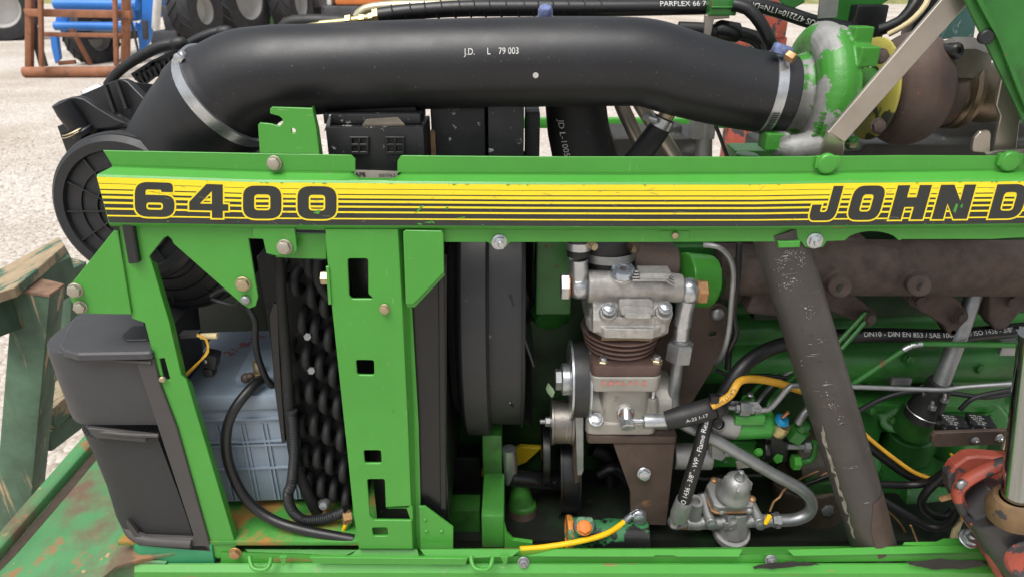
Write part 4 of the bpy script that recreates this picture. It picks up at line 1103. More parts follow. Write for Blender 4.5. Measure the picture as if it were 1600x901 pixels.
# ------------------------------------------------------------------ fuse box behind the rail notch
b = MB(); b.pbox(508, 199, 667, 300, .045, .07)
fz = b.build('fuse_box', black_dusty, TR, 'scuffed black fuse box behind the notch of the rail', bevel=.0015)
for x in (546, 602):
    b = MB(); g_ = []
    for i in (0, 1):
        for j in (0, 1): g_.append([(x + 4 + i * 13, 217 + j * 12), (x + 13 + i * 13, 217 + j * 12), (x + 13 + i * 13, 225 + j * 12), (x + 4 + i * 13, 225 + j * 12)])
    b.plate([(x, 214), (x + 30, 214), (x + 30, 242), (x, 242)], YP(.041), .0045, holes=g_, ch=.0006); b.build('socket', black_dusty, fz)
zt = P(580, 199, .045).z
b = MB(); b.box((P(588, 199, .08).x, .085, zt + .007), (.115, .055, .012)); b.box((P(588, 199, .08).x, .09, zt + .016), (.10, .03, .01)); lidf = b.build('box_lid', black_dusty, fz, bevel=.001)
b = MB(); b.plate([(572, 186), (622, 183), (632, 194), (566, 195)], Plane((0, .08, zt + .022), (0, -.15, 1)), .002, ch=.0002); b.build('dirt', M('caked_dirt', (.085, .072, .055), .95, 0, .3, 60, bump=.6, bs=500), fz)
b = MB(); b.plate([(553, 266), (621, 268), (621, 285), (553, 284)], YP(.0435), .001, ch=0); stk = b.build('sticker', label_m, fz)
pz = YP(.0433)
print_plane('APE', pz, pz.hit(555, 275.5), .0066, black_print, stk, bold=.03, sx=1.15)
print_plane('007763', pz, pz.hit(592, 276.5), .0056, black_print, stk, sx=1.2)
b = MB(); b.plate([(506, 206), (514, 180), (517, 180), (515, 200)], YP(.05), .004, ch=.0005); b.build('tab', zinc_dull, fz)
# radiator header tank and black panels under the hose
b = MB(); b.pbox(672, 168, 760, 300, .09, .35); b.pbox(762, 166, 818, 300, .08, .4)
b.pbox(821, 176, 842, 300, .11, .05)
rt_ = b.build('radiator_header', black_dusty, TR, 'dusty black radiator header under the air hose', bevel=.002)
b = MB(); b.pbox(672, 206, 682, 262, .085, .02); b.build('foam_seal', foam, rt_)

# ------------------------------------------------------------------ radiator core and side
b = MB(); b.box(((P(566, 600, .03).x + P(692, 600, .03).x) / 2, .30, (P(600, 385, .03).z + P(600, 812, .03).z) / 2), (P(692, 600, .03).x - P(566, 600, .03).x, .54, P(600, 385, .03).z - P(600, 812, .03).z))
rad = b.build('radiator', black_paint, TR, 'black radiator behind the green post', bevel=.002)
b = MB(); b.plate([(640, 440), (662, 462), (683, 440), (690, 400), (698, 400), (697, 797), (692, 812), (655, 812)], YP(.022), .004, ch=.0008); b.build('side_plate', black_paint, rad)
b = MB(); b.plate([(684, 384), (694, 384), (697, 795), (688, 795)], YP(.018), .005, ch=.001); b.build('side_bead', black_paint, rad)
# ------------------------------------------------------------------ fan shroud: rings round the fan axis
zc_ = P(740, 565, .06).z; RS = .25; yc = .06 + RS
X = lambda px, Y=.06: P(px, 565, Y).x
b = MB(); b.lathe([(RS * .84, 0), (RS * .88, X(708) - X(697)), (RS * .985, X(718) - X(697)), (RS, X(722) - X(697)), (RS, X(759) - X(697)), (RS * .985, X(761) - X(697)), (RS * .93, X(764) - X(697)), (RS * .93, X(817) - X(697)), (RS * .92, X(821) - X(697)), (RS * .86, X(822) - X(697)), (RS * .85, X(764) - X(697))], (X(697), yc, zc_), (1, 0, 0), 120, caps=False)
shr = b.build('fan_shroud', M('shroud_plastic', (.021, .022, .024), .5, 0, .18, 10, bump=.15, bs=500, wear=(((.06, .06, .06), .16, 24, .8, 0, .2), ((.16, .16, .155), .10, 90, .8, 0, .04))), TR, 'round black plastic fan shroud beside the radiator', smooth=20)
b = MB()
b.lathe([(RS * .945, 0), (RS * .95, .002), (RS * .945, .004)], (X(815), yc, zc_), (1, 0, 0), 120, caps=False); b.build('edge_bead', plastic, shr)
# fan
fan = MB(); fan.lathe([(0, 0), (.06, 0), (.06, .05), (0, .05)], (X(800), yc, zc_), (1, 0, 0), 24, caps=False)
fan = fan.build('fan', plastic, TR, 'black engine fan inside the shroud')
for k in range(8):
    a = k * PI / 4 + .62; d = V((0, math.cos(a), math.sin(a))); s_ = V((0, -math.sin(a), math.cos(a))); o = V((X(812), yc, zc_))
    b = MB(); rows = []
    for f in (.05, .12, .19, .23): rows.append([o + d * f + s_ * .055 + V((.022, 0, 0)), o + d * f + V((.004, 0, 0)), o + d * f - s_ * .05 - V((.012, 0, 0)), o + d * f - s_ * .05 - V((.015, 0, 0)), o + d * f + V((.001, 0, 0)), o + d * f + s_ * .055 + V((.019, 0, 0))])
    b.grid(rows, closed_u=True, caps=True); b.build('fan_blade', black_paint, fan)

# ------------------------------------------------------------------ oil cooler with staggered tube bends
ck = MB(); a = P(430, 400, .088); c = P(540, 810, .088)
ck.box(((a.x + c.x) / 2 + .005, .278, (a.z + c.z) / 2), (.11, .38, a.z - c.z))
cool = ck.build('oil_cooler', coil_black, TR, 'black oil cooler with staggered tube bends, left of the post', bevel=.003)
cols = [[(465, 442), (476, 501), (482, 556), (488, 610), (494, 661), (499, 711), (505, 756)], [(488, 413), (491, 460), (496, 515), (503, 571), (509, 624), (514, 673), (518, 720), (524, 764)], [(505, 425), (511, 475), (517, 528), (524, 584), (530, 634), (535, 684), (539, 733), (543, 777)], [(447, 420), (459, 545), (467, 610), (475, 662), (481, 708), (487, 752)]]
for ci, cl_ in enumerate(cols):
    for x, y in cl_:
        Yb = .085 if ci == 3 else .075
        p = P(x, y, Yb); h = .0128
        b = MB(); pts = [(p + V((0, .04, h)), .0066)] + [(p + V((0, -.016 * math.sin(t * PI / 8), h * math.cos(t * PI / 8))), .0066) for t in range(9)] + [(p + V((0, .04, -h)), .0066)]
        b.tube(pts, 12, raw=True); b.build('tube_bend', coil_black, cool)
b = MB(); b.tube(T2([(436, 395, .05), (440, 470, .05), (447, 560, .05), (452, 640, .05), (462, 720, .055), (490, 790, .06), (507, 812, .07)], r=8.5), 14); b.build('frame_tube', coil_black, cool)
b = MB(); b.plate([(420, 492), (427, 474), (434, 474), (437, 560), (446, 690), (440, 692), (428, 600)], YP(.045), .02, ch=.001); fs = b.build('side_strip', black_paint, cool)
b = MB(); b.plate([(430, 492), (439, 484), (448, 600), (455, 655), (452, 668)], YP(.05), .016, ch=.001); b.build('foam_strip', foam, cool)
for x, y in ((481, 525), (487, 578)):
    b = MB(); b.hexa(P(x, y, .055), (.2, -1, .4), .0055, .006); b.build('nut', zinc_dull, cool)
b = MB(); b.lathe([(0, 0), (.009, 0), (.01, .004), (.006, .012), (0, .013)], P(508, 786, .06), (0, -1, .4), 12, caps=False); b.build('drain_plug', zinc_dull, cool)
b = MB(); b.tube(T2([(498, 405, .06), (499, 440, .055), (520, 470, .06)], r=9), 12); b.build('tube_stub', coil_black, cool)

# ------------------------------------------------------------------ battery
zb = P(370, 628, .06).z; z0 = P(400, 790, .06).z
xa, xb = P(262, 632, .06).x, P(441, 632, .06).x + .006
R4 = Matrix.Rotation(.05, 3, 'Z')
bc = V(((xa + xb) / 2, .06 + .105, 0))
def bt(x, y, z): return bc + R4 @ V((x, y, 0)) + V((0, 0, z))
hw = (xb - xa) / 2
b = MB(); b.box(bt(0, 0, (zb + z0) / 2 - .01), (2 * hw - .006, .19, zb - z0 - .02), R4)
BAT = b.build('battery', batt, None, bevel=.003); tag(BAT, 'blue grey car battery with red handwriting, behind the front frame post', 'battery')
b = MB(); b.box(bt(0, 0, zb - .006), (2 * hw + .004, .20, .026), R4); b.build('lid', batt, BAT, bevel=.004)
b = MB(); b.box(bt(hw * .48, -.035, zb + .014), (hw * .95, .085, .018), R4); b.build('raised_cover', batt, BAT, bevel=.003)
b = MB()
yf = -.0955
for zz in (zb - .035, zb - .075, zb - .082, zb - .125): b.box(bt(0, yf - .001, zz), (2 * hw - .01, .006, .0024), R4)
for xx in (-hw * .75, -hw * .35, hw * .05, hw * .42, hw * .8):
    b.box(bt(xx, yf, (zb + z0) / 2 - .02), (.0026, .0058, zb - z0 - .05), R4)
    b.box(bt(xx + .006, yf, (zb + z0) / 2 - .02), (.0024, .0058, zb - z0 - .05), R4)
b.build('rib', batt, BAT, kind='stuff')
plb = ZP(zb + .0072)
print_plane('21-8-12', ZP(zb + .0074), ZP(zb + .0074).hit(358, 556), .024, red_ink, BAT, ang=math.radians(62), h=.0003, sx=1.0)
pos = P(392, 588, .10)
b = MB(); b.lathe([(0, .02), (.007, .02), (.008, .0), (.008, -.01), (0, -.01)], P(405, 582, .10), (0, 0, 1), 16, caps=False); b.box(P(404, 588, .095), (.022, .018, .010), Matrix.Rotation(.4, 3, 'Z')); tmn = b.build('terminal', zinc_yellow, BAT, bevel=.001)
b = MB(); b.ball(P(384, 590, .085), .0075, 10, 8); b.ball(P(390, 587, .085), .006, 10, 8, (1.2, 1, .8)); b.build('corroded_bolt', rust_plate, BAT)
# cables
b = MB(); b.tube(T2([(408, 592, .085), (392, 606, .065), (368, 636, .045), (355, 668, .04), (354, 705, .04), (364, 742, .04), (386, 780, .035), (420, 808, .026), (470, 826, .016), (552, 842, .010)], r=8), 16)
b.build('battery_cable', hose_rubber, TR, 'thick black cable looping down in front of the battery')
def corrug(pts, r0, pitch, name, m, parent, amp=.12, label=None):
    q = spline(pts, pitch / 3); q2 = []
    for k, (p, r) in enumerate(q): q2.append((p, r * (1 + amp * (1 if k % 3 else -1))))
    b = MB(); b.tube(q2, 12, raw=True); return b.build(name, m, parent, label, smooth=60)
corrug(T2([(456, 640, .045), (460, 700, .045), (456, 752, .04), (450, 772, .038), (456, 796, .035), (474, 811, .033), (500, 811, .033), (525, 804, .034), (542, 796, .034)], r=7.5), 0, .0032, 'corrugated_conduit', plastic, TR, label='black corrugated conduit beside the cooler')
corrug(T2([(386, 478, .05), (398, 500, .05), (399, 530, .06), (404, 560, .07), (416, 590, .08), (428, 604, .09)], r=4.6), 0, .0028, 'corrugated_conduit', plastic, TR, label='thin black conduit over the battery')
b = MB(); b.hexa(P(548, 806, .030), (-.9, -.4, .1), .010, .012); b.build('nut', copper_bolt, TR)
b = MB(); b.tube(T2([(546, 808, .026), (538, 824, .025), (536, 838, .028), (545, 848, .03)], r=3.2), 8); b.build('earth_wire', yellow_wire, TR, 'yellow and green earth wire at the foot of the post')
b = MB(); b.tube(T2([(549, 810, .027), (542, 826, .027), (541, 838, .029), (549, 850, .031)], r=2.6), 8); b.build('earth_wire', green_wire, TR)
for k in range(3):
    b = MB(); b.tube(T2([(308, 522 + k, .04), (322, 530, .04), (325, 545 + k * 2, .04), (314, 562, .04), (292 - k * 2, 586, .05)], r=1.8), 6); b.build('wire', (amber_hose, cream, yellow_wire)[k], TR)
b = MB(); b.strap([P(284, 522, .05), P(312, 521, .05)], .006, .012, V((0, 0, 1))); b.build('connector', grey_plastic, TR)
b = MB(); b.tube(T2([(314, 525, .05), (340, 524, .05)], r=5), 10); b.build('connector', cream, TR)
b = MB(); b.box(P(330, 560, .06), (.020, .02, .022), Matrix.Rotation(.3, 3, 'Y')); b.box(P(328, 578, .06), (.014, .018, .014)); b.build('relay', black_dusty, TR, bevel=.002)
# hose clips under the filter
b = MB(); b.tube(T2([(330, 462, .05), (350, 452, .04), (372, 462, .04), (368, 476, .045), (345, 472, .05), (330, 466, .05)], r=3), 8); b.build('filter_strap', plastic, TR)
# battery tray; added black sheet stands in for the dark of the bay behind
zt_ = P(420, 800, .06).z
b = MB(); b.box((P(430, 800, .1).x, .212, zt_ - .006), (.40, .42, .008)); b.build('battery_tray', green_tray, TR, 'muddy green battery tray', bevel=.001)
b = MB(); b.box((P(420, 500, .4).x + .07, .43, 1.0), (.50, .02, .56)); b.build('dark_backing', black_paint, TR)
# ================================================================== AIR COMPRESSOR
YC = .095
kc = m_px(P(985, 550, YC))
xc = P(985, 470, YC).x
def zc(y, Y=YC): return P(985, y, Y).z
def cpx(x, y=560, Y=YC): return P(x, y, Y).x
def prism(mb, poly, z0, z1, r=0):
    q = rounded(ccw(poly), r) if r else ccw(poly)
    n = len(q)
    return mb.grid([[V((a[0], a[1], z0)) for a in q], [V((a[0], a[1], z1)) for a in q]], closed_u=True, caps=True)
xl, xr = cpx(921, 500), cpx(1052, 500)
yb_ = YC + .115
# head casting: profile extruded along X, manifold barrel on top, octagonal skirt
b = MB()
pr = [(YC + .004, zc(524)), (YC + .006, zc(505)), (YC + .020, zc(486)), (YC + .030, zc(468)), (YC + .012, zc(462) ), (YC + .03, zc(424, YC + .03)), (yb_, zc(424, YC + .03)), (yb_, zc(524))]
prf = [(YC + .004, zc(522)), (YC + .005, zc(503)), (YC + .016, zc(490)), (YC + .028, zc(470)), (YC + .05, zc(440, YC + .05)), (yb_, zc(440, YC + .05)), (yb_, zc(522))]
b.grid([[V((x, y, z)) for y, z in prf] for x in (xl + .006, xr - .008)], closed_u=True, caps=True)
yb2 = YC + .038
b.tube([(P(918, 447, yb2), 25.5 * kc), (P(1012, 447, yb2), 25.5 * kc), (P(1064, 450, yb2), 22 * kc)], 28, raw=True)
b.tube([(P(1058, 452, yb2), 19 * kc), (P(1066, 452, yb2), 19 * kc)], 20, raw=True)
b.lathe([(0, -.012), (.020, -.012), (.019, .0), (0, .0)], P(970, 447, yb2) + V((0, -.28, 1)).normalized() * 24.5 * kc, (0, -.28, 1), 24)
w_ = (xr - xl) / 2; xm = (xl + xr) / 2
octo = [(xl, YC + .035), (xl + .003, YC + .022), (xl + .022, YC - .002), (xr - .028, YC - .004), (xr - .002, YC + .012), (xr, YC + .03), (xr, yb_), (xl, yb_)]
prism(b, octo, zc(527), zc(512))
oct2 = [(xl + .003, YC + .03), (xl + .020, YC + .004), (xr - .026, YC + .003), (xr - .003, YC + .02), (xr - .003, yb_), (xl + .003, yb_)]
prism(b, oct2, zc(516), zc(497))
for x in (951, 1038): b.lathe([(.013, -.03), (.0125, .0), (0, .0)], P(x, 487, YC + .008), (0, -.6, 1), 18)
for k, (y, h) in enumerate(((428, 4), (434, 4))): b.pbox(1000, y, 1050 - k * 4, y + h, YC + .014 - k * .004, .03)
comp = b.build('air_compressor', alu, TR, 'single cylinder air compressor with finned brown barrel and bright alloy head', remesh=.0011, relax=5)
# three nested cooling fins on the head slope
for i, (x0, x1, yt, yb1) in enumerate(((967, 1021, 465, 488), (970, 1021, 476, 493), (976, 1018, 486, 498))):
    b = MB(); Yf = YC + (.010, .003, -.003)[i]
    b.plate([(x0, yb1), (x0, yt + 2), (x1, yt + 2), (x1, yb1)], Plane(P(994, yt, Yf), (0, -1, .35)), .016, ch=.0012, r=.006); b.build('head_fin', alu, comp)
for i in range(4):
    b = MB(); b.strap([P(988, 425 + i * 4.5, YC + .032 - i * .006), P(1040, 425 + i * 4.5, YC + .030 - i * .006), P(1052, 432 + i * 5, YC + .028 - i * .005)], .010, .0022, V((0, -1, .6))); b.build('rib', alu, comp)
for x, y in ((951, 484), (1039, 482)): bolt(x, y - 1, YC + .004, 11.5, zinc, comp, 'bolt', (0, -.62, 1))
b = MB(); pg = P(970, 447, yb2) + V((0, -.28, 1)).normalized() * 24.5 * kc
b.lathe([(0, .003), (.0042, .003), (.0048, .0085), (.0075, .0095), (.0155, .0085), (.0172, .006), (.0172, -.002), (0, -.002)], pg + V((0, -.0007, .0025)), (0, -.28, 1), 32, caps=False); b.build('plug', zinc_blue, comp)
b = MB(); b.hexa(pg + V((0, -.28, 1)).normalized() * .0066, (0, -.28, 1), .0058, .0008); b.build('plug_socket', oxide, comp)
# gasket plate and finned barrel
b = MB(); prism(b, [(x, y + .003) for x, y in oct2], zc(536), zc(526)); b.build('valve_plate', oxide, comp, bevel=.001)
cy = YC + .062
b = MB(); prof = [(.040, zc(590, YC + .02) )]
zz0, zz1 = zc(576, YC + .005), zc(534, YC + .005)
n = 5; rb_ = .046; rf = .0605; prof = [(rb_, zz0)]
for k in range(n):
    a = zz0 + (zz1 - zz0) * (k + .25) / n; c = zz0 + (zz1 - zz0) * (k + .72) / n
    rk = rf - .0045 * (n - 1 - k) * .55
    prof += [(rb_, a - .0012), (rk, a + .0008), (rk + .0004, (a + c) / 2), (rk, c - .0008), (rb_, c + .0012)]
prof += [(rb_, zz1)]
b.lathe([(r_, h) for r_, h in prof], V((xm - .003, cy, 0)), (0, 0, 1), 64)
b.build('finned_barrel', M('brown_barrel_iron', (0.135, 0.085, 0.07), .55, .1, .2, 20, bump=.3, bs=300), comp, smooth=50)
x0, x1 = cpx(925, 575), cpx(1036, 575)
b = MB(); prism(b, [(x0, YC + .002), (x1, YC + .002), (x1 + .002, yb_), (x0 - .002, yb_)], zc(589), zc(573), r=.012)
b.build('barrel_flange', M('brown_flange_iron', (0.10, 0.062, 0.052), .5, .1, .25, 20, bump=.3, bs=300), comp, bevel=.0015)
for x, y in ((942, 571), (1025, 569)):
    b = MB(); o = P(x, y, YC + .014); b.hexa(o, (0, 0, 1), .0088, .0095); nb = b.build('nut', zinc_yellow, comp)
    b = MB(); b.lathe([(.0058, 0), (.0058, .0055), (.0045, .0065), (0, .0065)], o + V((0, 0, .0085)), (0, 0, 1), 14); b.build('stud', zinc, nb)
# crankcase
b = MB()
xa0, xa1 = cpx(922, 600), cpx(1034, 600)
prism(b, [(xa0, YC), (xa1, YC), (xa1, yb_), (xa0, yb_)], zc(612), zc(589.5), r=.014)
xa, xb = cpx(940, 640), cpx(1018, 640)
prism(b, [(xa, YC + .008), (xb, YC + .008), (xb + .004, yb_), (xa - .004, yb_)], zc(668), zc(600), r=.016)
b.tube([(P(918, 625, YC + .06), .050), (P(1040, 625, YC + .06), .050)], 40, raw=True)
b.tube([(P(912, 630, YC + .06), .043), (P(925, 630, YC + .06), .047)], 40, raw=True)
prism(b, [(cpx(917, 670), YC + .004), (cpx(1027, 670), YC + .004), (cpx(1027, 670), yb_), (cpx(917, 670), yb_)], zc(681), zc(665), r=.010)
b.tube([(P(977, 644, YC + .02), 15 * kc), (P(977, 646, YC - .002), 13 * kc)], 22, raw=True)
b.tube([(P(932, 640, YC + .03), 9 * kc), (P(930, 665, YC + .012), 14 * kc)], 16, raw=True)
b.tube([(P(1020, 620, YC + .016), 8 * kc), (P(1022, 655, YC + .014), 9 * kc)], 16, raw=True)
case = b.build('crankcase', M('pale_cast_alloy', (0.33, 0.315, 0.285), .5, .5, .12, 25, bump=.3, bs=420, wear=(((0.11, 0.095, 0.075), 0.22, 24, .6, .2, .12), ((0.20, 0.18, 0.155), 0.3, 14, .7, .2, .3),)), comp, remesh=.0011, relax=6)
bolt(931, 655, YC + .006, 12, zinc, comp, 'bolt', (0, -.6, 1))
b = MB(); rnd = random.Random(5)
for k in range(7):
    x = 940 + k * 10.5; q = [P(x, 604 + rnd.uniform(-4, -1), YC - .0008), P(x + 6, 603 + rnd.uniform(-4, 0), YC - .0008), P(x + rnd.uniform(2, 8), 595, YC - .0008), P(x + 1, 595, YC - .0008)]
    b.add(q, [(0, 1, 2, 3)])
b.build('chalk_mark', red_chalk, case, smooth=0, kind='stuff')
b = MB(); b.add([P(x, y, YC + .0065) for x, y in ((1020, 608), (1024, 607), (1022, 622), (1018, 623))], [(0, 1, 2, 3)]); b.build('white_paint_dab', white_m, case, smooth=0)
# drain banjo and hose ferrule
b = MB(); b.tube([(P(978, 640, YC - .003), 9.5 * kc), (P(979, 658, YC - .016), 9.5 * kc)], 20, raw=True); b.tube([(P(984, 656, YC - .012), 4.5 * kc), (P(1006, 657, YC - .012), 4.5 * kc)], 12, raw=True); bj = b.build('banjo_fitting', zinc, comp)
b = MB(); b.lathe([(12 * kc, 0), (12 * kc, .0016), (8 * kc, .0016)], P(978, 647, YC - .006), (0, -.75, -.5), 20); b.build('copper_washer', copper, comp)
b = MB(); b.hexa(P(980, 659, YC - .016), (0, -.8, -.45), 12.5 * kc, .010); b.build('banjo_bolt', zinc, comp)
# ------------------------------------------------------------------ pulley
pc = P(904, 592, YC + .058); RP_ = 61 * m_px(pc)
b = MB(); w0 = .0155
b.lathe([(RP_ * .52, -w0 * .3), (RP_ * .60, -w0 * .9), (RP_ * .93, -w0), (RP_, -w0 * .92), (RP_, -w0 * .75), (RP_ * .965, -w0 * .72), (RP_ * .965, w0 * .8), (RP_, w0 * .84), (RP_, w0), (0, w0)], pc, (1, 0, 0), 72, caps=False)
pul = b.build('pulley', zinc, comp, 'grooved steel drive pulley', smooth=30)
b = MB(); b.lathe([(RP_ * .966, -w0 * .70), (RP_ * .972, -w0 * .4), (RP_ * .972, w0 * .5), (RP_ * .966, w0 * .78)], pc, (1, 0, 0), 72, caps=False); b.build('rim_band', M('dark_belt_track', (.045, .045, .046), .45, .4, .2, 40, bump=.1, bs=300), pul)
b = MB(); hx = pc - V((w0 * .5, 0, 0)); kx = m_px(pc)
b.lathe([(34 * kx, 0), (34 * kx, -.006), (25 * kx, -.008), (25 * kx, -.018), (22 * kx, -.020), (0, -.020)], hx, (1, 0, 0), 40, caps=False); b.build('hub', zinc, pul)
b = MB(); b.hexa(hx - V((.0195, 0, 0)), (-1, 0, 0), 17 * kx, .010); b.build('hub_nut', zinc_dull, pul)
# ------------------------------------------------------------------ unions either side of the head
b = MB(); b.lathe([(15 * kc, .0), (19 * kc, .004), (20.5 * kc, 13 * kc), (19 * kc, 23 * kc), (15 * kc, 27 * kc)], P(892, 447, yb2), (1, 0, 0), 32); b.tube([(P(905, 440, yb2), 14.5 * kc), (P(904, 404, yb2), 14.5 * kc)], 24, raw=True); un = b.build('inlet_union', zinc, comp, smooth=50)
b = MB(); b.lathe([(20 * kc, 0), (20 * kc, .0018), (16 * kc, .0018)], P(888, 447, yb2), (1, 0, 0), 24); b.build('copper_washer', copper, un)
b = MB(); b.lathe([(20 * kc, 0), (20 * kc, .0018), (16 * kc, .0018)], P(919.5, 447, yb2), (1, 0, 0), 24); b.build('copper_washer', copper, un)
b = MB(); b.hexa(P(888, 447, yb2), (-1, 0, 0), 21 * kc, .0115); b.build('union_bolt', zinc, un)
b = MB(); b.tube([(P(904, 398, yb2), 18 * kc), (P(904, 378, yb2), 18 * kc), (P(900, 350, yb2), 18 * kc)], 24, raw=True); rh = b.build('rubber_sleeve', matte_rubber, comp)
b = MB(); b.lathe([(18.5 * kc, 0), (19.2 * kc, .0005), (19.2 * kc, .011), (18.5 * kc, .0115)], P(904, 389, yb2), (0, .06, 1), 28, caps=False); b.build('hose_clamp', zinc, rh)
b = MB(); b.lathe([(0, .006), (.005, .006), (.006, 0), (.006, -.012), (0, -.012)], P(926, 384, yb2 - .016), (.5, -1, 0), 14, caps=False); b.build('clamp_screw', zinc_yellow, rh)
b = MB(); eb = P(1076, 455, yb2)
b.ball(eb, 21 * kc, 24, 16, (.92, 1, 1.05)); b.tube([(eb, 17 * kc), (P(1069, 485, yb2 - .002), 14 * kc), (P(1066, 508, yb2 - .004), 14 * kc), (P(1065.8, 508.5, yb2 - .004), 12.5 * kc), (P(1063, 540, yb2 - .006), 12.5 * kc)], 24, raw=True)
eu = b.build('outlet_union', zinc, comp, smooth=45)
b = MB(); b.hexa(P(1090, 455, yb2), (1, 0, 0), 19 * kc, .013); b.lathe([(19 * kc, -.002), (19 * kc, .001), (12 * kc, .001)], P(1089, 455, yb2), (1, 0, 0), 20); b.build('union_bolt', copper_bolt, eu)
b = MB(); b.hexa(P(1060, 561, yb2 - .008), (.05, .03, 1), 22 * kc, .029, .1, .4); b.lathe([(14 * kc, .028), (14 * kc, .033), (12 * kc, .034)], P(1060, 561, yb2 - .008), (.05, .03, 1), 24, caps=False); b.build('union_nut', zinc_dull, eu)
b = MB(); b.tube(T2([(1061, 550, yb2 - .008), (1056, 590, yb2 - .01), (1052, 622, yb2 - .01), (1055, 645, yb2 - .012), (1068, 662, yb2 - .02), (1090, 672, yb2 - .03), (1140, 700, yb2 - .035), (1205, 738, yb2 - .035), (1252, 764, yb2 - .035), (1268, 784, yb2 - .035), (1262, 802, yb2 - .035), (1240, 811, yb2 - .035), (1212, 812, yb2 - .035)], r=9.5), 20)
b.build('delivery_pipe', zinc_dull, TR, 'dull bent steel pipe from compressor to the pressure regulator')
# ------------------------------------------------------------------ rusty mounting plates
b = MB(); b.plate([(1064, 480), (1082, 477), (1124, 473), (1134, 478), (1137, 488), (1129, 552), (1108, 586), (1082, 628), (1020, 700), (1010, 560)], YP(YC + .075), .008, holes=[[(1107, 521), (1112, 517), (1119, 519), (1118, 525), (1111, 526)]], ch=.001, r=.004)
mp_ = b.build('mounting_plate', rust_plate, TR, 'rust brown angled steel plate behind the compressor')
bolt(1121, 490, YC + .073, 11, zinc_dull, mp_, 'screw')
zt1, zt2 = zc(683), zc(698)
b = MB(); prism(b, [(cpx(918, 690), YC + .001), (cpx(1058, 690), YC + .001), (cpx(1058, 690), yb_), (cpx(918, 690), yb_)], zc(693), zc(682.2), r=.006); b.build('base_plate', rust_plate, mp_, bevel=.001)
b = MB(); b.plate([(958, 693), (1055, 693), (1048, 760), (1041, 820), (986, 819), (985, 768)], YP(YC + .006), .008, ch=.001); b.build('bracket', rust_plate, mp_)
bolt(1006, 739, YC + .004, 11, zinc, mp_, 'bolt', (0, -1, .12)); bl = bolt(998, 807, YC + .001, 11, zinc, mp_, 'bolt', (.05, -1, .12))
# earth cable with crimped eye
b = MB(); b.tube(T2([(812, 857, .030), (850, 854, .036), (900, 846, .045), (940, 836, .060), (962, 825, .078), (976, 814, .094)], r=4.6), 12); ec = b.build('earth_cable', yellow_wire, TR, 'yellow earth cable with green stripe bolted to the rusty bracket')
b = MB(); b.tube(T2([(945, 837, .063), (962, 827, .0795), (975, 817, .096)], r=4.4), 10); b.build('green_stripe', green_wire, ec)
b = MB(); b.tube(T2([(972, 818, .094), (982, 809, .094), (988, 804, .095)], r=5.4), 12); b.plate([(984, 801), (996, 795), (1010, 800), (1010, 816), (996, 818), (986, 810)], YP(YC + .0045), .002, ch=.0003, r=.004); b.build('cable_eye', zinc, ec)

# ------------------------------------------------------------------ pressure regulator valve
YV = .075
kv = m_px(P(1145, 790, YV))
tl = V((.02, -.32, 1)).normalized()          # the valve leans towards the camera
def VP(x, y, dy=0.0): return P(x, y, YV + dy)
b = MB()
b.tube([(VP(1146, 792, .035), 27 * kv), (VP(1143, 832, .026), 25 * kv)], 36, raw=True)
b.tube([(VP(1082, 816, .02), 11 * kv), (VP(1205, 812, .02), 10 * kv)], 20, raw=True)
b.tube([(VP(1072, 816, .02), 11 * kv), (VP(1093, 816, .02), 11.5 * kv)], 20, raw=True)
b.tube([(VP(1085, 808, .02), 10.5 * kv), (VP(1087, 785, .02), 11 * kv)], 20, raw=True)
b.tube([(VP(1096, 770, .04), 8 * kv), (VP(1110, 814, .014), 9 * kv)], 16, raw=True)
b.tube([(VP(1174, 785, .03), 7 * kv), (VP(1187, 815, .014), 9 * kv)], 16, raw=True)
b.tube([(VP(1190, 815, .02), 10 * kv), (VP(1206, 812, .02), 9 * kv)], 16, raw=True)
for (x, y, dx) in ((1127, 797, 0), (1170, 796, 0)): b.ball(VP(x, y, .012), 7 * kv, 12, 8)
reg = b.build('pressure_regulator', alu_dark, TR, 'grey cast alloy air pressure regulator valve', remesh=.0009, relax=5)
b = MB(); fpl = Plane(VP(1142, 778, .022), tl)
for q, h, t in (([(1103, 760), (1113, 745), (1160, 757), (1178, 785), (1176, 792), (1124, 794), (1115, 790)], .004, .014),): b.plate(q, fpl, t, ch=.0015, r=.004, h=h)
b.build('flange', alu_dark, reg)
b = MB(); b.plate([(1102, 763), (1112, 748), (1162, 760), (1180, 788), (1178, 794), (1122, 796), (1113, 792)], fpl, .003, ch=.0003, r=.004, h=-.0105); b.build('gasket', copper_bolt, reg)
dm = VP(1145.5, 768, .022)
b = MB(); b.lathe([(27 * kv, -.003), (26 * kv, .004), (22.5 * kv, .008), (21 * kv, .020), (19.5 * kv, .031), (16 * kv, .037), (9 * kv, .041), (0, .042)], dm, tl, 40, caps=False)
for k in range(4):
    a = k * PI / 2 + .5
    u_ = tl.orthogonal().normalized(); v_ = tl.cross(u_); d = u_ * math.cos(a) + v_ * math.sin(a)
    b.strap([dm + d * 12 * kv + tl * .0415, dm + d * 20 * kv + tl * .0345, dm + d * 22 * kv + tl * .018], .003, .003, tl.cross(d))
b.build('dome', alu_dark, reg, smooth=35)
b = MB(); b.lathe([(9 * kv, .036), (8 * kv, .044), (5.5 * kv, .046), (4.2 * kv, .052), (3, .052)][:4] + [(3.5 * kv, .058), (0, .059)], dm, tl, 18, caps=False); b.build('vent_cap', zinc_dull, reg)
for x, y in ((1115, 752), (1129, 781), (1174, 781), ):
    o = inst('screw', 'screwcop', mk_screw, copper_bolt, fpl.at(fpl.hit(x, y), .004), tl, .0062, reg)
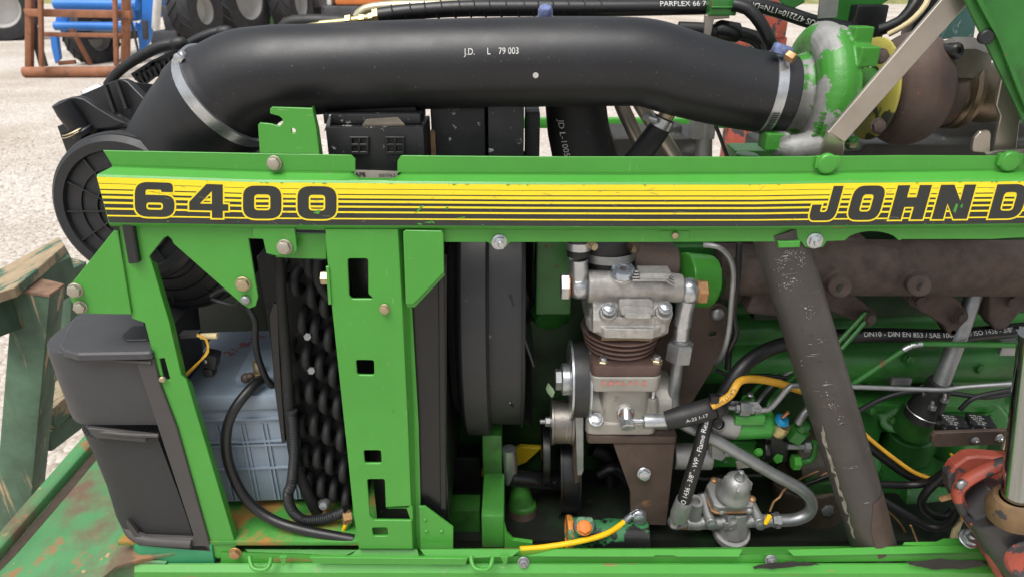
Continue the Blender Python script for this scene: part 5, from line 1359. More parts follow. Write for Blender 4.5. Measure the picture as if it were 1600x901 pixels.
b = MB(); b.lathe([(0, .001), (30 * kv, .001), (31 * kv, -.004), (29 * kv, -.012), (24 * kv, -.016), (18 * kv, -.020), (17 * kv, -.034), (0, -.034)], VP(1143, 827, .026), tl, 40, caps=False); b.build('lower_cup', alu_dark, reg, smooth=35)
b = MB(); b.lathe([(0, .0005), (4 * kv, .0005), (4.8 * kv, .003), (7 * kv, .0035), (8 * kv, 0)], VP(1144, 811, .0085), (0, -1, .2), 18, caps=False); b.build('test_port', alu_dark, reg)
b = MB(); b.lathe([(6.6 * kv, .003), (11 * kv, .003), (11.5 * kv, 0), (11 * kv, -.004)], VP(1087, 783, .018), (0, -.35, 1), 24, caps=False); b.lathe([(6.6 * kv, .003), (6.4 * kv, -.008), (0, -.008)], VP(1087, 783, .018), (0, -.35, 1), 24, caps=False); b.build('port', alu_dark, reg)
for x, y in ((1111, 817), (1187, 817)): bolt(x, y, YV + .004, 9.5, zinc_dull, reg, 'bolt', (0, -1, .05))
b = MB(); b.tube([(VP(1139, 826, .0045), .4 * kv), (VP(1140, 826, .0045), .4 * kv)], 6, raw=True)
plr = YP(YV + .0035); uv = plr.hit(1135, 829)
b = MB(); b.plate([(1132, 817), (1151, 817), (1151, 827), (1132, 827)], YP(YV + .0045), .003, ch=.0004, r=.001); b.lathe([(4 * kv, .0012), (4.6 * kv, .0016), (5.2 * kv, .0012)], P(1141.5, 822, YV + .004), (0, -1, 0), 16, caps=False); b.build('cast_badge', alu_dark, reg)
b = MB(); b.hexa(VP(1072, 815, .02), (-1, .0, 0), 11.5 * kv, .010); hn = b.build('inlet_nut', copper_bolt, reg)
b = MB(); b.hexa(VP(1206, 812, .02), (1, 0, 0), 11 * kv, .006); b.lathe([(9 * kv, .005), (9 * kv, .012), (7 * kv, .012)], VP(1206, 812, .02), (1, 0, 0), 18); b.hexa(VP(1211, 812, .02), (1, 0, 0), 13 * kv, .008); b.build('outlet_nut', zinc_dull, reg)
b = MB(); b.lathe([(0, .012), (.003, .012), (.0042, .006), (.0042, -.004), (0, -.006)], VP(1201, 808, -.004), (-.4, -.2, -1), 12, caps=False); tc_ = b.build('wire_cap', yellow_wire, reg)
b = MB(); b.tube(T2([(1203, 798, YV), (1209, 783, YV), (1218, 776, YV), (1228, 762, YV + .02), (1262, 742, YV + .08), (1320, 720, YV + .1)], r=1.6), 6); b.build('wire', copper_bolt, reg)
# ================================================================== ENGINE
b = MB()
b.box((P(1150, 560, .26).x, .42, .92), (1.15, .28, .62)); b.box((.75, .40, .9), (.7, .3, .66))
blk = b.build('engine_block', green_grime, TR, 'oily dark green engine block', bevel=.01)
def cast(parts, name, m, parent, label=None, vs_=.0016, rl=5):
    b = MB()
    for q in parts: q(b)
    return b.build(name, m, parent, label, remesh=vs_, relax=rl)
def cyl(pts): return lambda b: b.tube(T2(pts), 28, raw=True)
def bx(x0, y0, x1, y1, Y, d): return lambda b: b.pbox(x0, y0, x1, y1, Y, d)
# long green cast gallery under the manifold
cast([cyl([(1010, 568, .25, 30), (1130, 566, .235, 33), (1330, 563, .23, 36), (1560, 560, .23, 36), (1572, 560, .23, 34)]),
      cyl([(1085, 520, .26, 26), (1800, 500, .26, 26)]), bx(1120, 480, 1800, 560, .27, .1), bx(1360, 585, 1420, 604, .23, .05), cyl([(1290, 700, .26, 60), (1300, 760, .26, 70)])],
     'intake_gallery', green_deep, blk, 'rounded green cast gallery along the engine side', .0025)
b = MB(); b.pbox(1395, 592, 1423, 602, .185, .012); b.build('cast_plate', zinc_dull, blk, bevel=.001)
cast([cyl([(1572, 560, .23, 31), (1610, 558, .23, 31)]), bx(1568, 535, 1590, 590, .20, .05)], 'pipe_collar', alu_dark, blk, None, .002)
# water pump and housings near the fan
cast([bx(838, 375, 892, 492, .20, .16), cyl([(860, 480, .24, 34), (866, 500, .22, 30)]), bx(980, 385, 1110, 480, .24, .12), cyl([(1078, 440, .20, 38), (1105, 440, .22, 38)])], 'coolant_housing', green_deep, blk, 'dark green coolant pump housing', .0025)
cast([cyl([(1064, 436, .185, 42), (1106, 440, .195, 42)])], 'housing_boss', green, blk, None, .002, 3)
cast([cyl([(985, 412, .20, 30), (1055, 418, .20, 32)]), bx(985, 395, 1058, 436, .19, .08)], 'thermostat_body', rust_plum, blk, 'rust brown thermostat body with flaking green paint', .002)
b = MB(); b.tube(T2([(945, 372, .17, 40), (950, 410, .17, 38), (950, 425, .17, 37)]), 32, raw=True); hh = b.build('coolant_hose', matte_rubber, TR, 'fat black coolant hose behind the compressor head')
b = MB(); q = P(949, 402, .17); b.lathe([(42 * m_px(q), 0), (43 * m_px(q), .0005), (43 * m_px(q), .012), (42 * m_px(q), .0125)], q, (0, .08, 1), 32, caps=False); b.build('hose_clamp', zinc_dull, hh)
b = MB(); b.lathe([(0, .008), (.006, .006), (.008, 0), (.008, -.01), (0, -.01)], P(990, 388, .14), (.4, -1, 0), 14, caps=False); b.build('clamp_screw', oxide, hh)
# --- exhaust manifold
mf = [cyl([(1255, 418, .15, 42), (1330, 418, .15, 44), (1800, 420, .15, 44)]), bx(1290, 372, 1340, 430, .15, .06),
      cyl([(1150, 432, .18, 30), (1260, 420, .16, 40)]), bx(1130, 398, 1215, 470, .19, .05)]
for x, y in ((1312, 449), (1436, 447)): mf.append(cyl([(x - 6, y - 10, .13, 19), (x, y, .078, 17)]))
def foot(poly, Y, t):
    return lambda b: b.plate(poly, YP(Y), t, ch=.002, r=.006)
mf += [foot([(1180, 455), (1330, 455), (1368, 488), (1368, 503), (1345, 507), (1290, 482), (1215, 495), (1165, 490)], .155, .03),
       foot([(1415, 455), (1480, 455), (1500, 470), (1512, 490), (1502, 522), (1486, 528), (1474, 508), (1440, 488), (1416, 470)], .150, .03),
       foot([(1548, 455), (1700, 455), (1680, 480), (1595, 488), (1572, 515), (1556, 516), (1545, 500)], .150, .03)]
for x, y in ((1355, 497), (1498, 493), (1432, 468)): mf.append(cyl([(x, y, .165, 13), (x, y, .14, 12)]))
man = cast(mf, 'exhaust_manifold', rust_iron, TR, 'rust brown cast exhaust manifold under the side rail', .0018, 5)
for x, y in ((1314, 449.5), (1439, 448)):
    k = m_px(P(x, y, .078)); b = MB(); b.lathe([(6.5 * k, 0), (6.5 * k, .001), (0, .001)], P(x, y + .5, .0775), V((.06, -.9, .05)), 14, caps=False); b.build('boss_hole', black_paint, man, smooth=0)
for x, y in ((1358, 497), (1500, 494), (1434, 469), (1577, 470)): bolt(x, y, .137, 10, rust_iron, man, 'bolt', (.15, -1, .1))
b = MB(); b.lathe([(0, 0), (4 * .0009, 0)], P(1490, 519, .149), (0, -1, 0), 10); b.build('hole', black_print, man, smooth=0)
# --- dipstick tube and rubber boot
b = MB(); b.tube(T2([(1524, 455, .17, 12), (1500, 520, .155, 12.5), (1467, 605, .145, 13)]), 20, raw=True); dt = b.build('filler_tube', zinc_dull, TR, 'grey slanted oil filler tube')
b = MB(); b.tube(T2([(1470, 596, .145, 18), (1462, 612, .147, 20), (1446, 636, .15, 25), (1438, 650, .153, 25)]), 22, raw=True); bt_ = b.build('rubber_boot', matte_rubber, dt)
for x, y in ((1460, 614), (1442, 643)):
    q = P(x, y, .149); rk = 21.5 * m_px(q) if y < 630 else 25.6 * m_px(q); b = MB(); b.lathe([(rk * .97, -.001), (rk * 1.01, 0), (rk * .97, .001)], q, (P(1458, 615, .147) - P(1436, 648, .15)).normalized(), 28, caps=False); b.build('wire_clip', zinc, dt)
for x, y in ((1476, 620), (1457, 632)):
    b = MB(); b.tube(T2([(x, y - 6, .125), (x - 1, y + 8, .122)], r=2.6), 8, raw=True); b.hexa(P(x, y + 2, .124), (0, -.1, -1), .0062, .006); b.build('nut', zinc, dt)
cast([cyl([(1444, 640, .17, 29), (1426, 668, .19, 31)]), cyl([(1425, 668, .21, 36), (1415, 700, .23, 38)]), cyl([(1480, 650, .22, 34), (1490, 700, .22, 34)])], 'filler_neck', green_deep, blk, None, .0025)
# --- small pipes
def pipe(name, pts, r, m, label=None, parent=None, n=10, Y=None):
    b = MB(); b.tube(T2(pts, Y, r), n); return b.build(name, m, parent or TR, label)
pg_ = pipe('green_pipe', [(1325, 606, .13), (1336, 597, .13), (1412, 546, .13), (1425, 539, .13), (1445, 537, .13), (1520, 538, .135), (1700, 540, .14)], 4.6, green_deep, 'thin green painted pipe bent over the engine side')
b = MB(); b.tube(T2([(1411, 546.5, .1295), (1424, 539.5, .1295), (1440, 537.2, .1295)], r=4.75), 10); b.build('bare_bend', zinc, pg_)
pipe('green_pipe', [(1308, 536, .12), (1352, 488, .14)], 3.6, green_deep, 'left of two parallel green injector pipes'); pipe('green_pipe', [(1314, 545, .12), (1360, 492, .14)], 3.8, green_deep, 'right of two parallel green injector pipes')
pipe('fuel_pipe', [(1290, 603, .115), (1335, 604, .115), (1420, 607, .115), (1478, 608.5, .11), (1500, 605, .11), (1600, 598, .10), (1700, 594, .10)], 3.9, zinc_dull, 'thin grey fuel pipe crossing below the gallery')
pipe('fuel_pipe', [(1184, 640, .115), (1197, 640, .11), (1207, 634, .108), (1232, 606, .108), (1244, 602, .11), (1290, 603, .115)], 4.6, zinc_dull, 'grey fuel pipe bending up from the injection pump')
pipe('steel_pipe', [(1100, 383, .13), (1122, 386, .12), (1138, 400, .12), (1146, 425, .12), (1143, 470, .12), (1138, 520, .12), (1128, 556, .13), (1118, 566, .15)], 4.4, zinc_dull, 'thin grey pipe arching past the rusty plate')
pipe('cable', [(1155, 380, .14), (1152, 440, .13), (1146, 490, .13), (1150, 520, .13), (1140, 545, .13), (1137, 575, .14)], 5.0, hose_rubber, 'black cable hanging beside the rusty plate')
# large hose with white print running behind the worn pipe
hq = T2([(1120, 640, .10), (1135, 610, .10), (1158, 575, .11), (1195, 548, .13), (1240, 534, .15), (1300, 526, .16), (1380, 523, .16), (1480, 525, .16), (1560, 518, .17), (1700, 505, .18)], r=11.5)
b = MB(); b.tube(hq, 18); ph = b.build('pressure_hose', hose_rubber, TR, 'black pressure hose with white standards print under the manifold')
hs2 = spline(hq, .006)
print_tube('DN10 - DIN EN 853 / SAE 100R1AT / ISO 1436 - 3/8" - Flame Res', hq, arclen(hs2, 1345, 523), .0105, white_print, ph, step=.006, tilt=.15)
# lower short hose: heavy black sleeve from the compressor drain
hq2 = T2([(1040, 656, .078, 14), (1062, 651, .078, 17), (1085, 645, .08, 17.5), (1108, 638, .083, 17), (1122, 632, .09, 15), (1134, 616, .10, 12)])
b = MB(); b.tube(hq2, 20); sl = b.build('sleeved_hose', matte_rubber, TR, 'thick black sleeved hose leaving the compressor base')
b = MB(); b.tube(T2([(1112, 638, .082, 18), (1119, 634, .085, 18), (1126, 630, .09, 17)]), 18, raw=True); b.box(P(1116, 622, .07), (.012, .01, .012)); b.build('cable_tie', hose_rubber, sl, bevel=.001)
print_tube('A-23 1-17', hq2, .026, .0072, white_print, sl, tilt=-.5, sx=1.1)
b = MB(); b.tube(T2([(1004, 657, .078, 9), (1006, 657, .078, 11.5), (1040, 656, .078, 11.5), (1044, 656, .078, 10)]), 18, raw=True); b.build('ferrule', zinc, sl)
# amber hose with black print
aq = T2([(1112, 634, .07), (1126, 627, .07), (1142, 616, .072), (1150, 602, .08), (1160, 593, .095), (1185, 592, .12), (1215, 598, .13), (1240, 606, .14), (1275, 616, .15)], r=6.2)
b = MB(); b.tube(aq, 12); ah = b.build('amber_hose', amber_hose, TR, 'amber yellow hose with black print beside the sleeved hose')
print_tube('mm (1/4")', aq, .006, .0085, black_print, ah)
pipe('amber_hose', [(1335, 660, .16), (1358, 684, .15), (1395, 714, .14), (1430, 738, .13), (1470, 752, .12)], 3.4, amber_hose, 'amber yellow hose running along a black cable at right')
pipe('black_hose', [(1325, 655, .17), (1352, 690, .155), (1392, 722, .145), (1430, 745, .135), (1480, 752, .12), (1540, 748, .11)], 8, hose_rubber, 'black hose under the amber hose at right')
pipe('cable', [(1335, 646, .15), (1372, 625, .15), (1415, 612, .15), (1470, 612, .15), (1540, 620, .14), (1590, 612, .14)], 4, plastic, 'black ribbed cable sagging below the fuel pipe')
pipe('cable', [(1500, 640, .14), (1520, 622, .14), (1560, 612, .14), (1600, 606, .14)], 4, plastic, 'black cable rising from the relays')
pipe('cable', [(1370, 756, .12), (1420, 757, .12), (1452, 752, .11), (1478, 735, .10), (1500, 725, .09)], 6, hose_rubber, 'taped black cable running to the red lever')
pipe('cable', [(1478, 740, .10), (1450, 765, .10), (1440, 785, .10), (1452, 802, .10), (1478, 806, .10), (1490, 795, .10)], 6.5, hose_rubber, 'loop of glossy taped cable')
pipe('cable', [(1375, 778, .12), (1410, 800, .11), (1450, 822, .10), (1475, 822, .09), (1492, 808, .08), (1500, 790, .08)], 6, matte_rubber, 'black cable sagging above the lower rail')
pipe('wire', [(1384, 795, .12), (1402, 812, .12), (1414, 830, .12), (1416, 845, .12)], 1.6, copper_bolt, 'thin copper wire near the foot of the worn pipe')
pipe('wire', [(1423, 820, .05), (1430, 838, .05), (1434, 850, .045)], 1.6, copper_bolt, 'short copper wire above the lower rail')
pipe('wire', [(1486, 708, .08), (1494, 725, .08), (1498, 760, .08), (1500, 810, .08)], 2.2, yellow_wire, 'yellow wire hanging behind the red lever')
for k in range(3): pipe('wire', [(1490, 712 + k * 3, .09), (1515, 712 + k, .09), (1545, 708 + 2 * k, .09)], 1.4, blue_cap, 'thin blue wires behind the red lever')
pipe('drain_hose', [(1506, 790, .09), (1494, 825, .08), (1488, 850, .07)], 5.5, cream, 'pale drain hose behind the red lever')
# --- worn black pipe crossing the bay
wp = T2([(1213, 350, .035, 41), (1225, 392, .035, 39.5), (1289, 600, .035, 37), (1329, 730, .035, 35), (1365, 852, .035, 33), (1379, 900, .035, 32)])
b = MB(); b.tube(wp, 40, step=.01); wpo = b.build('worn_pipe', pipe_worn, TR, 'thick scratched black pipe slanting across the engine bay')
b = MB(); b.tube(T2([(1345, 762, .0345, 33.4), (1370, 850, .0345, 32)]), 40, raw=True)
sv = MB(); ax_ = (wp[4][0] - wp[3][0]).normalized()
rows = []
for i, (x, y, r_) in enumerate(((1339, 765, 35.6), (1349, 800, 35), (1361, 845, 34.3))):
    p = P(x, y, .035); r_ *= m_px(p); n0 = (V((1, -.35, .1)) - ax_ * V((1, -.35, .1)).dot(ax_)).normalized(); b0 = ax_.cross(n0)
    lim = (.95, 1.35, 1.35)[i]
    rows.append([p + (n0 * math.cos(a) + b0 * math.sin(a)) * r_ for a in [(-1 + 2 * k / 14) * lim for k in range(15)]])
sv.grid(rows + [[q + (wp[3][0] - q) * 0 - (q - P(1350, 800, .035)).normalized() * .0 for q in r] for r in []])
sv.build('rusty_sleeve', rust_plate, wpo, smooth=60)
# long pale scrape down its face
c = []
for k in range(26):
    f = k / 25; x = 1283 + 52 * f ** 1.1 + random.uniform(-1.5, 1.5); y = 662 + 178 * f
    c.append((x, y))
b = MB(); rows = []
wps = spline(wp, .004)
def wp_surf(x, y): return surf(wps, x, y)
for x, y in c:
    h = random.uniform(1.2, 3.6); rows.append([wp_surf(x - h, y), wp_surf(x + h, y)])
b.grid(rows); b.build('scrape', M('bare_scraped_steel', (.34, .31, .27), .6, .3, .2, 60), wpo, smooth=0)
b = MB(); rnd = random.Random(11)
def fleck(x, y, w1, h1, sk):
    xm_ = 1226 + (y - 392) * .302
    if abs(x - xm_) + w1 > 31 or y < 386: return
    q = [(x - w1, y + sk), (x - w1 * .3, y + sk * .2 - h1 * .5), (x + w1, y - sk), (x + w1 * .6, y - sk + h1), (x - w1 * .4, y + sk * .4 + h1)]
    b.add([wp_surf(*a) for a in q], [(0, 1, 2, 3, 4)])
for c_ in range(20):
    f = rnd.random() ** 2.2; cy_ = 392 + f * 330; cx_ = 1226 + (cy_ - 392) * .302 + rnd.gauss(0, 13)
    for k in range(rnd.randint(4, 13)):
        fleck(cx_ + rnd.gauss(0, 4), cy_ + rnd.gauss(0, 5), rnd.uniform(.4, 1.5), rnd.uniform(.5, 1.6), rnd.uniform(-.6, .6))
for k in range(34):
    f = rnd.random() ** 1.6; y = 392 + f * 400
    fleck(1226 + (y - 392) * .302 + rnd.gauss(0, 12), y, rnd.uniform(3, 11), rnd.uniform(.3, .6), rnd.uniform(-.6, 2.2))
b.build('scratch', M('chipped_primer', (.25, .24, .23), .7, .1, .2, 60), wpo, smooth=0, merge=0, kind='stuff')

# --- injection pump group
cast([cyl([(1142, 664, .13, 22), (1200, 662, .13, 22), (1206, 662, .13, 17)]), bx(1150, 650, 1195, 664, .105, .03), cyl([(1168, 640, .15, 14), (1170, 620, .15, 10)]), bx(1120, 690, 1200, 730, .16, .06), cyl([(1195, 640, .14, 9), (1200, 655, .13, 12)])], 'injection_pump', M('pump_green', (.04, .24, .035), .3, 0, .15, 20, wear=(((.5, .5, .52), .18, 60, .5, .6, .015),)), TR, 'glossy green injection pump behind the pressure regulator', .0014)
cast([cyl([(1108, 658, .125, 21), (1150, 664, .125, 22)]), cyl([(1120, 662, .10, 9), (1122, 664, .115, 12)]), cyl([(1052, 712, .14, 20), (1110, 712, .14, 21)]), bx(1110, 692, 1136, 708, .12, .04)], 'pump_head', alu_dark, blk, 'grey alloy head of the injection pump', .0014)
b = MB(); b.lathe([(0, 0), (7 * .001, 0), (8.5 * .001, .001), (8.5 * .001, .008)], P(1121, 660, .094), (0, -1, .4), 16, caps=False); b.build('pump_port', black_paint, blk)
b = MB(); b.strap([P(1132, 632, .12), P(1182, 634, .11), P(1186, 642, .11), P(1187, 652, .115)], .003, .014, V((0, -1, .3))); b.build('pump_bracket', zinc_dull, blk)
b = MB(); b.tube(T2([(1132, 635, .11), (1185, 640, .11)], r=4.2), 10, raw=True); b.hexa(P(1155, 637, .108), (1, 0, -.05), .0115, .016); b.hexa(P(1149, 637, .108), (1, 0, -.05), .007, .006); b.hexa(P(1172, 639, .108), (1, 0, -.05), .007, .006); b.build('pipe_union', zinc_dull, blk)
bolt(1172, 617, .135, 5, zinc, blk, 'screw', (0, -.5, 1))
b = MB(); b.lathe([(0, .0), (.012, 0), (.0125, .014), (.011, .016), (.011, .020), (0, .020)], P(1214, 675, .12), (.35, -.3, 1), 20, caps=False); sw = b.build('sensor', brass, TR, 'brass pressure sensor with bright blue collar')
b = MB(); b.lathe([(0, .010), (.0085, .010), (.0095, .008), (.0095, .0), (0, 0)], P(1219, 659, .112), (.35, -.3, 1), 24, caps=False)
for k in range(14):
    a = 2 * PI * k / 14; d = V((.35, -.3, 1)).normalized(); u_ = d.orthogonal().normalized(); v_ = d.cross(u_)
    b.box(P(1219, 659, .112) + d * .005 + (u_ * math.cos(a) + v_ * math.sin(a)) * .0098, (.0022, .0022, .004))
b.build('blue_collar', blue_cap, sw)
b = MB(); b.lathe([(0, .014), (.0028, .014), (.003, 0), (0, 0)], P(1223, 651, .108), (.45, -.3, 1), 10); b.build('terminal_stud', copper, sw)
b = MB(); b.hexa(P(1240, 682, .13), (.32, -.25, 1), .017, .022); b.lathe([(.0115, .02), (.0105, .032), (.007, .034)], P(1240, 682, .13), (.32, -.25, 1), 20); dv = b.build('delivery_valve', green_deep, TR, 'green hexagonal delivery valve left of the worn pipe')
b = MB(); b.tube(T2([(1247, 660, .115), (1256, 646, .115), (1275, 625, .13)], r=6), 12); b.build('pipe', zinc_dull, dv)
cast([bx(1198, 678, 1230, 722, .13, .05), cyl([(1190, 700, .13, 16), (1200, 700, .13, 16)])], 'pump_flange', black_paint, blk, None, .0016)
b = MB(); b.tube(T2([(1230, 697, .12), (1256, 697, .12)], r=5), 10, raw=True); b.hexa(P(1256, 697, .118), (1, 0, 0), .009, .010); b.build('stop_shaft', zinc_dull, blk)
pg2 = pipe('green_pipe', [(1250, 721, .12), (1265, 719, .12), (1272, 708, .12), (1273, 690, .12)], 5.2, green_deep, 'short green U pipe beside the worn pipe')
b = MB(); b.hexa(P(1238, 721, .12), (1, 0, 0), .0125, .012); b.build('nut', green, pg2)
b = MB(); b.plate([(1208, 716), (1215, 709), (1224, 712), (1222, 721), (1213, 724)], YP(.128), .003, ch=.0005); b.build('green_leaf_chip', green, blk)
# hose with print down to the regulator
dq = T2([(1108, 640, .09), (1100, 670, .075), (1092, 705, .065), (1078, 750, .06), (1066, 790, .06), (1062, 804, .062)], r=11)
b = MB(); b.tube(dq, 20); dh = b.build('pressure_hose', hose_rubber, TR, 'black hose with white print dropping to the regulator')
print_tube('R1AT / ISO 1436 - 3/8" - WP - Flame Resist', dq, .008, .0105, white_print, dh, flip=True)
b = MB(); b.tube(T2([(1070, 780, .060, 13.5), (1062, 802, .062, 14.5), (1060, 808, .064, 13)]), 24, raw=True); b.build('ferrule', zinc_dull, dh)
b = MB(); b.tube(T2([(1060, 806, .064, 9), (1052, 815, .07, 9.5), (1058, 818, .08, 9), (1068, 816, .09, 8)]), 16); b.build('elbow', zinc, dh)

# --- belt tensioner, crank pulleys
for (x, y, Y, r_, w_, nm, m_, lb) in ((878, 658, .15, 36, 34, 'tensioner_roller', M('worn_roller_steel', (.20, .185, .165), .38, .8, .3, 30, wear=((RUST, .25, 30, .7, .2, .1),)), 'bright steel belt tensioner roller under the compressor pulley'), (852, 706, .20, 52, 10, 'idler_pulley', black_paint, 'thin dark idler pulley'), (886, 725, .22, 78, 30, 'crank_pulley', black_paint, 'large dark crankshaft pulley below the tensioner')):
    p = P(x, y, Y); k = m_px(p); h = w_ * k / 2
    b = MB(); b.lathe([(0, -h * 1.1), (r_ * k * .3, -h * 1.1), (r_ * k * .34, -h * .7), (r_ * k * .9, -h * .8), (r_ * k, -h), (r_ * k, -h * .8), (r_ * k * .94, -h * .75), (r_ * k * .94, h * .75), (r_ * k, h * .8), (r_ * k, h), (0, h)], p, (1, 0, 0), 56, caps=False)
    o_ = b.build(nm, m_, TR, lb, smooth=30)
    if nm == 'tensioner_roller':
        b = MB(); b.hexa(p - V((h * 1.1, 0, 0)), (-1, 0, 0), .008, .008); b.lathe([(.004, 0), (.004, .016), (0, .016)], p - V((h * 1.1, 0, 0)), (-1, 0, 0), 12); b.build('nut', zinc_dull, o_)
b = MB(); b.plate([(898, 640), (912, 632), (912, 735), (909, 742), (902, 742), (900, 700)], YP(.115), .02, ch=.001); b.build('tensioner_arm', zinc_dull, TR, 'flat steel tensioner arm')
b = MB(); b.plate([(894, 655), (906, 650), (906, 752), (898, 756), (896, 735)], YP(.135), .012, ch=.001); b.build('tensioner_arm', rust_plate, TR, 'rust brown tensioner arm behind the steel one')
b = MB(); q = P(884, 640, .145)
for k in range(2): b.lathe([(.013, -.001), (.0145, 0), (.013, .001)], P(893, 668 + k * 6, .125), (.7, -.6, .1), 20, caps=False)
b.build('spring_washer', zinc_dull, TR)
lfp = MB(); lfp.grid([[P(x0, y, .14), P((x0 + x1) / 2, y, .136), P(x1, y, .14)] for x0, x1, y in ((856, 857, 598), (853, 864, 606), (855, 867, 612), (861, 864, 620))])
lf__ = lfp.build('leaf', leaf_m, None, smooth=60); tag(lf__, 'small pale green leaf caught between pulley and fan', 'leaf')
# yellow blade behind, front axle parts, hydraulic cylinder
b = MB(); b.plate([(744, 738), (757, 735), (757, 745), (748, 744)], YP(.25), .01, ch=.001); b.plate([(786, 715), (812, 698), (846, 700), (822, 722), (790, 735)], YP(.26), .01, ch=.001); b.build('yellow_bracket', yellow_pl, TR, 'yellow painted bracket deep under the fan')
b = MB(); b.tube(T2([(795, 700, .16, 11), (797, 720, .16, 11), (799, 752, .16, 10.5)]), 20, raw=True); b.build('steel_spigot', zinc, TR, 'bright steel spigot below the fan shroud')
b = MB(); b.tube(T2([(797, 746, .155, 13), (900, 755, .19, 12)]), 16, raw=True); b.build('cross_shaft', black_paint, TR)
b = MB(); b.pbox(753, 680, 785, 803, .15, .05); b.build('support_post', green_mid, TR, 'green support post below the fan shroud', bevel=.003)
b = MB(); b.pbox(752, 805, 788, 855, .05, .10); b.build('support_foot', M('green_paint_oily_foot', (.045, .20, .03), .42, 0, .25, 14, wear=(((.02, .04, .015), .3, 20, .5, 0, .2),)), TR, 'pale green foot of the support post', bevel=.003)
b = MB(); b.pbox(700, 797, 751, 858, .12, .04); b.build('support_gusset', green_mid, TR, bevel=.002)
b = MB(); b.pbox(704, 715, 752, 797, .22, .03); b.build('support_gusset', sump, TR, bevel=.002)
b = MB(); b.plate([(788, 815), (792, 832), (802, 843), (832, 847), (832, 858), (788, 858)], YP(.05), .006, ch=.001); b.build('support_gusset', green, TR)
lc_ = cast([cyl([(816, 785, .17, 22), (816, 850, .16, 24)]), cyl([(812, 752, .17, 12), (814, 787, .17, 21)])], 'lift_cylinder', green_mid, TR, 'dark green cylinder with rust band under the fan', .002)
b = MB(); b.tube(T2([(816, 790, .17, 22.8), (816, 806, .167, 23.4)]), 28, raw=True); b.build('rust_band', rust_plate, lc_)
blkgrn = M('green_black_casting', (.012, .012, .012), .38, .1, .25, 14, wear=(((.03, .15, .055), .58, 20, .45, 0, .03), ((.3, .3, .29), .10, 60, .6, .2, .03)))
axh = cast([cyl([(890, 833, .085, 27), (1010, 838, .09, 25)]), cyl([(1006, 838, .09, 20), (1014, 838, .09, 20)])], 'axle_housing', blkgrn, TR, 'black and green casting with an orange bolt', .0018, 3)
b = MB(); q = P(888, 833, .085); k = m_px(q); b.lathe([(27.5 * k, -.003), (28.5 * k, 0), (28.5 * k, .004), (27.5 * k, .006)], q, (1, .03, -.02), 40, caps=False); b.lathe([(0, -.001), (27 * k, -.001), (27 * k, .001)], q, (1, .03, -.02), 32); b.build('end_ring', M('orange_chipped_edge', (.55, .20, .03), .6, 0, .2, 30, wear=(((.03, .14, .055), .45, 24, .5, 0, .03),)), axh)
b = MB(); b.plate([(896, 812), (905, 806), (925, 806), (930, 818), (926, 832), (905, 836), (896, 826)], Plane(P(912, 822, .062), (0, -.75, 1)), .004, ch=.001, r=.004); b.build('bolt_seat', M('green_chipped_seat', (.035, .15, .06), .45, 0, .2, 30, wear=(((.02, .02, .02), .45, 50, .5, 0, .03),)), axh)
bolt(913, 824, .058, 12, orange_bolt, axh, 'bolt', (0, -.75, 1), label='orange painted hexagon bolt')
# dark hoses and shafts deep under the compressor
for q, r_, Y in (([(935, 740), (960, 730), (985, 752)], 10, .22), ([(925, 700), (950, 720), (955, 790)], 12, .24)):
    pipe('black_hose', [(x, y, Y) for x, y in q], r_, hose_rubber, None)
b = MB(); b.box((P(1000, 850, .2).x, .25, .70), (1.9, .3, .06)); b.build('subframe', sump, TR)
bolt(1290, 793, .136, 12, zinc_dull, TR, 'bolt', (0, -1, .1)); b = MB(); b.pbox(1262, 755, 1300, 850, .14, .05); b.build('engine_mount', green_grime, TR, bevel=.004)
cast([cyl([(1260, 745, .19, 52), (1262, 810, .18, 50)]), cyl([(1230, 730, .22, 60), (1330, 725, .22, 60)])], 'oil_filter_housing', M('oily_brown_iron', (.045, .035, .022), .6, 0, .4, 20, bump=.5, bs=200), blk, None, .0025)
b = MB(); b.tube(T2([(1225, 770, .17), (1280, 745, .16), (1340, 715, .17)], r=3), 8); b.build('wire', copper_bolt, TR)
# --- relays on a rusty strip
b = MB(); b.plate([(1457, 681), (1462, 676), (1590, 671), (1700, 668), (1700, 690), (1590, 693), (1468, 698), (1460, 697), (1456, 690)], YP(.06), .006, ch=.001, r=.002); rs = b.build('relay_bracket', rust_plate, TR, 'rust brown steel strip carrying two black relays')
bolt(1523, 687, .058, 6, zinc, rs, 'nut'); bolt(1560, 682, .058, 7, zinc, rs, 'nut', (.4, -1, -.2))
zr = P(1500, 672, .075).z
for x, Y in ((1503, .072), (1547, .072)):
    p = P(x, 672, Y)
    b = MB(); b.box((p.x, Y + .022, p.z - .012), (.034, .032, .03), Matrix.Rotation(-.25, 3, 'Z')); rl = b.build('relay', black_dusty, rs, bevel=.0012)
    plx = ZP(p.z + .0032)
    for k in range(5): print_plane(('30 85 12V', '87 86 40A', '87a 30', '12V 30A', '85 86')[k], plx, V((p.x - .012, Y + .033 - k * .0055)), .0042, white_print, rl, ang=-.25, h=.0002)
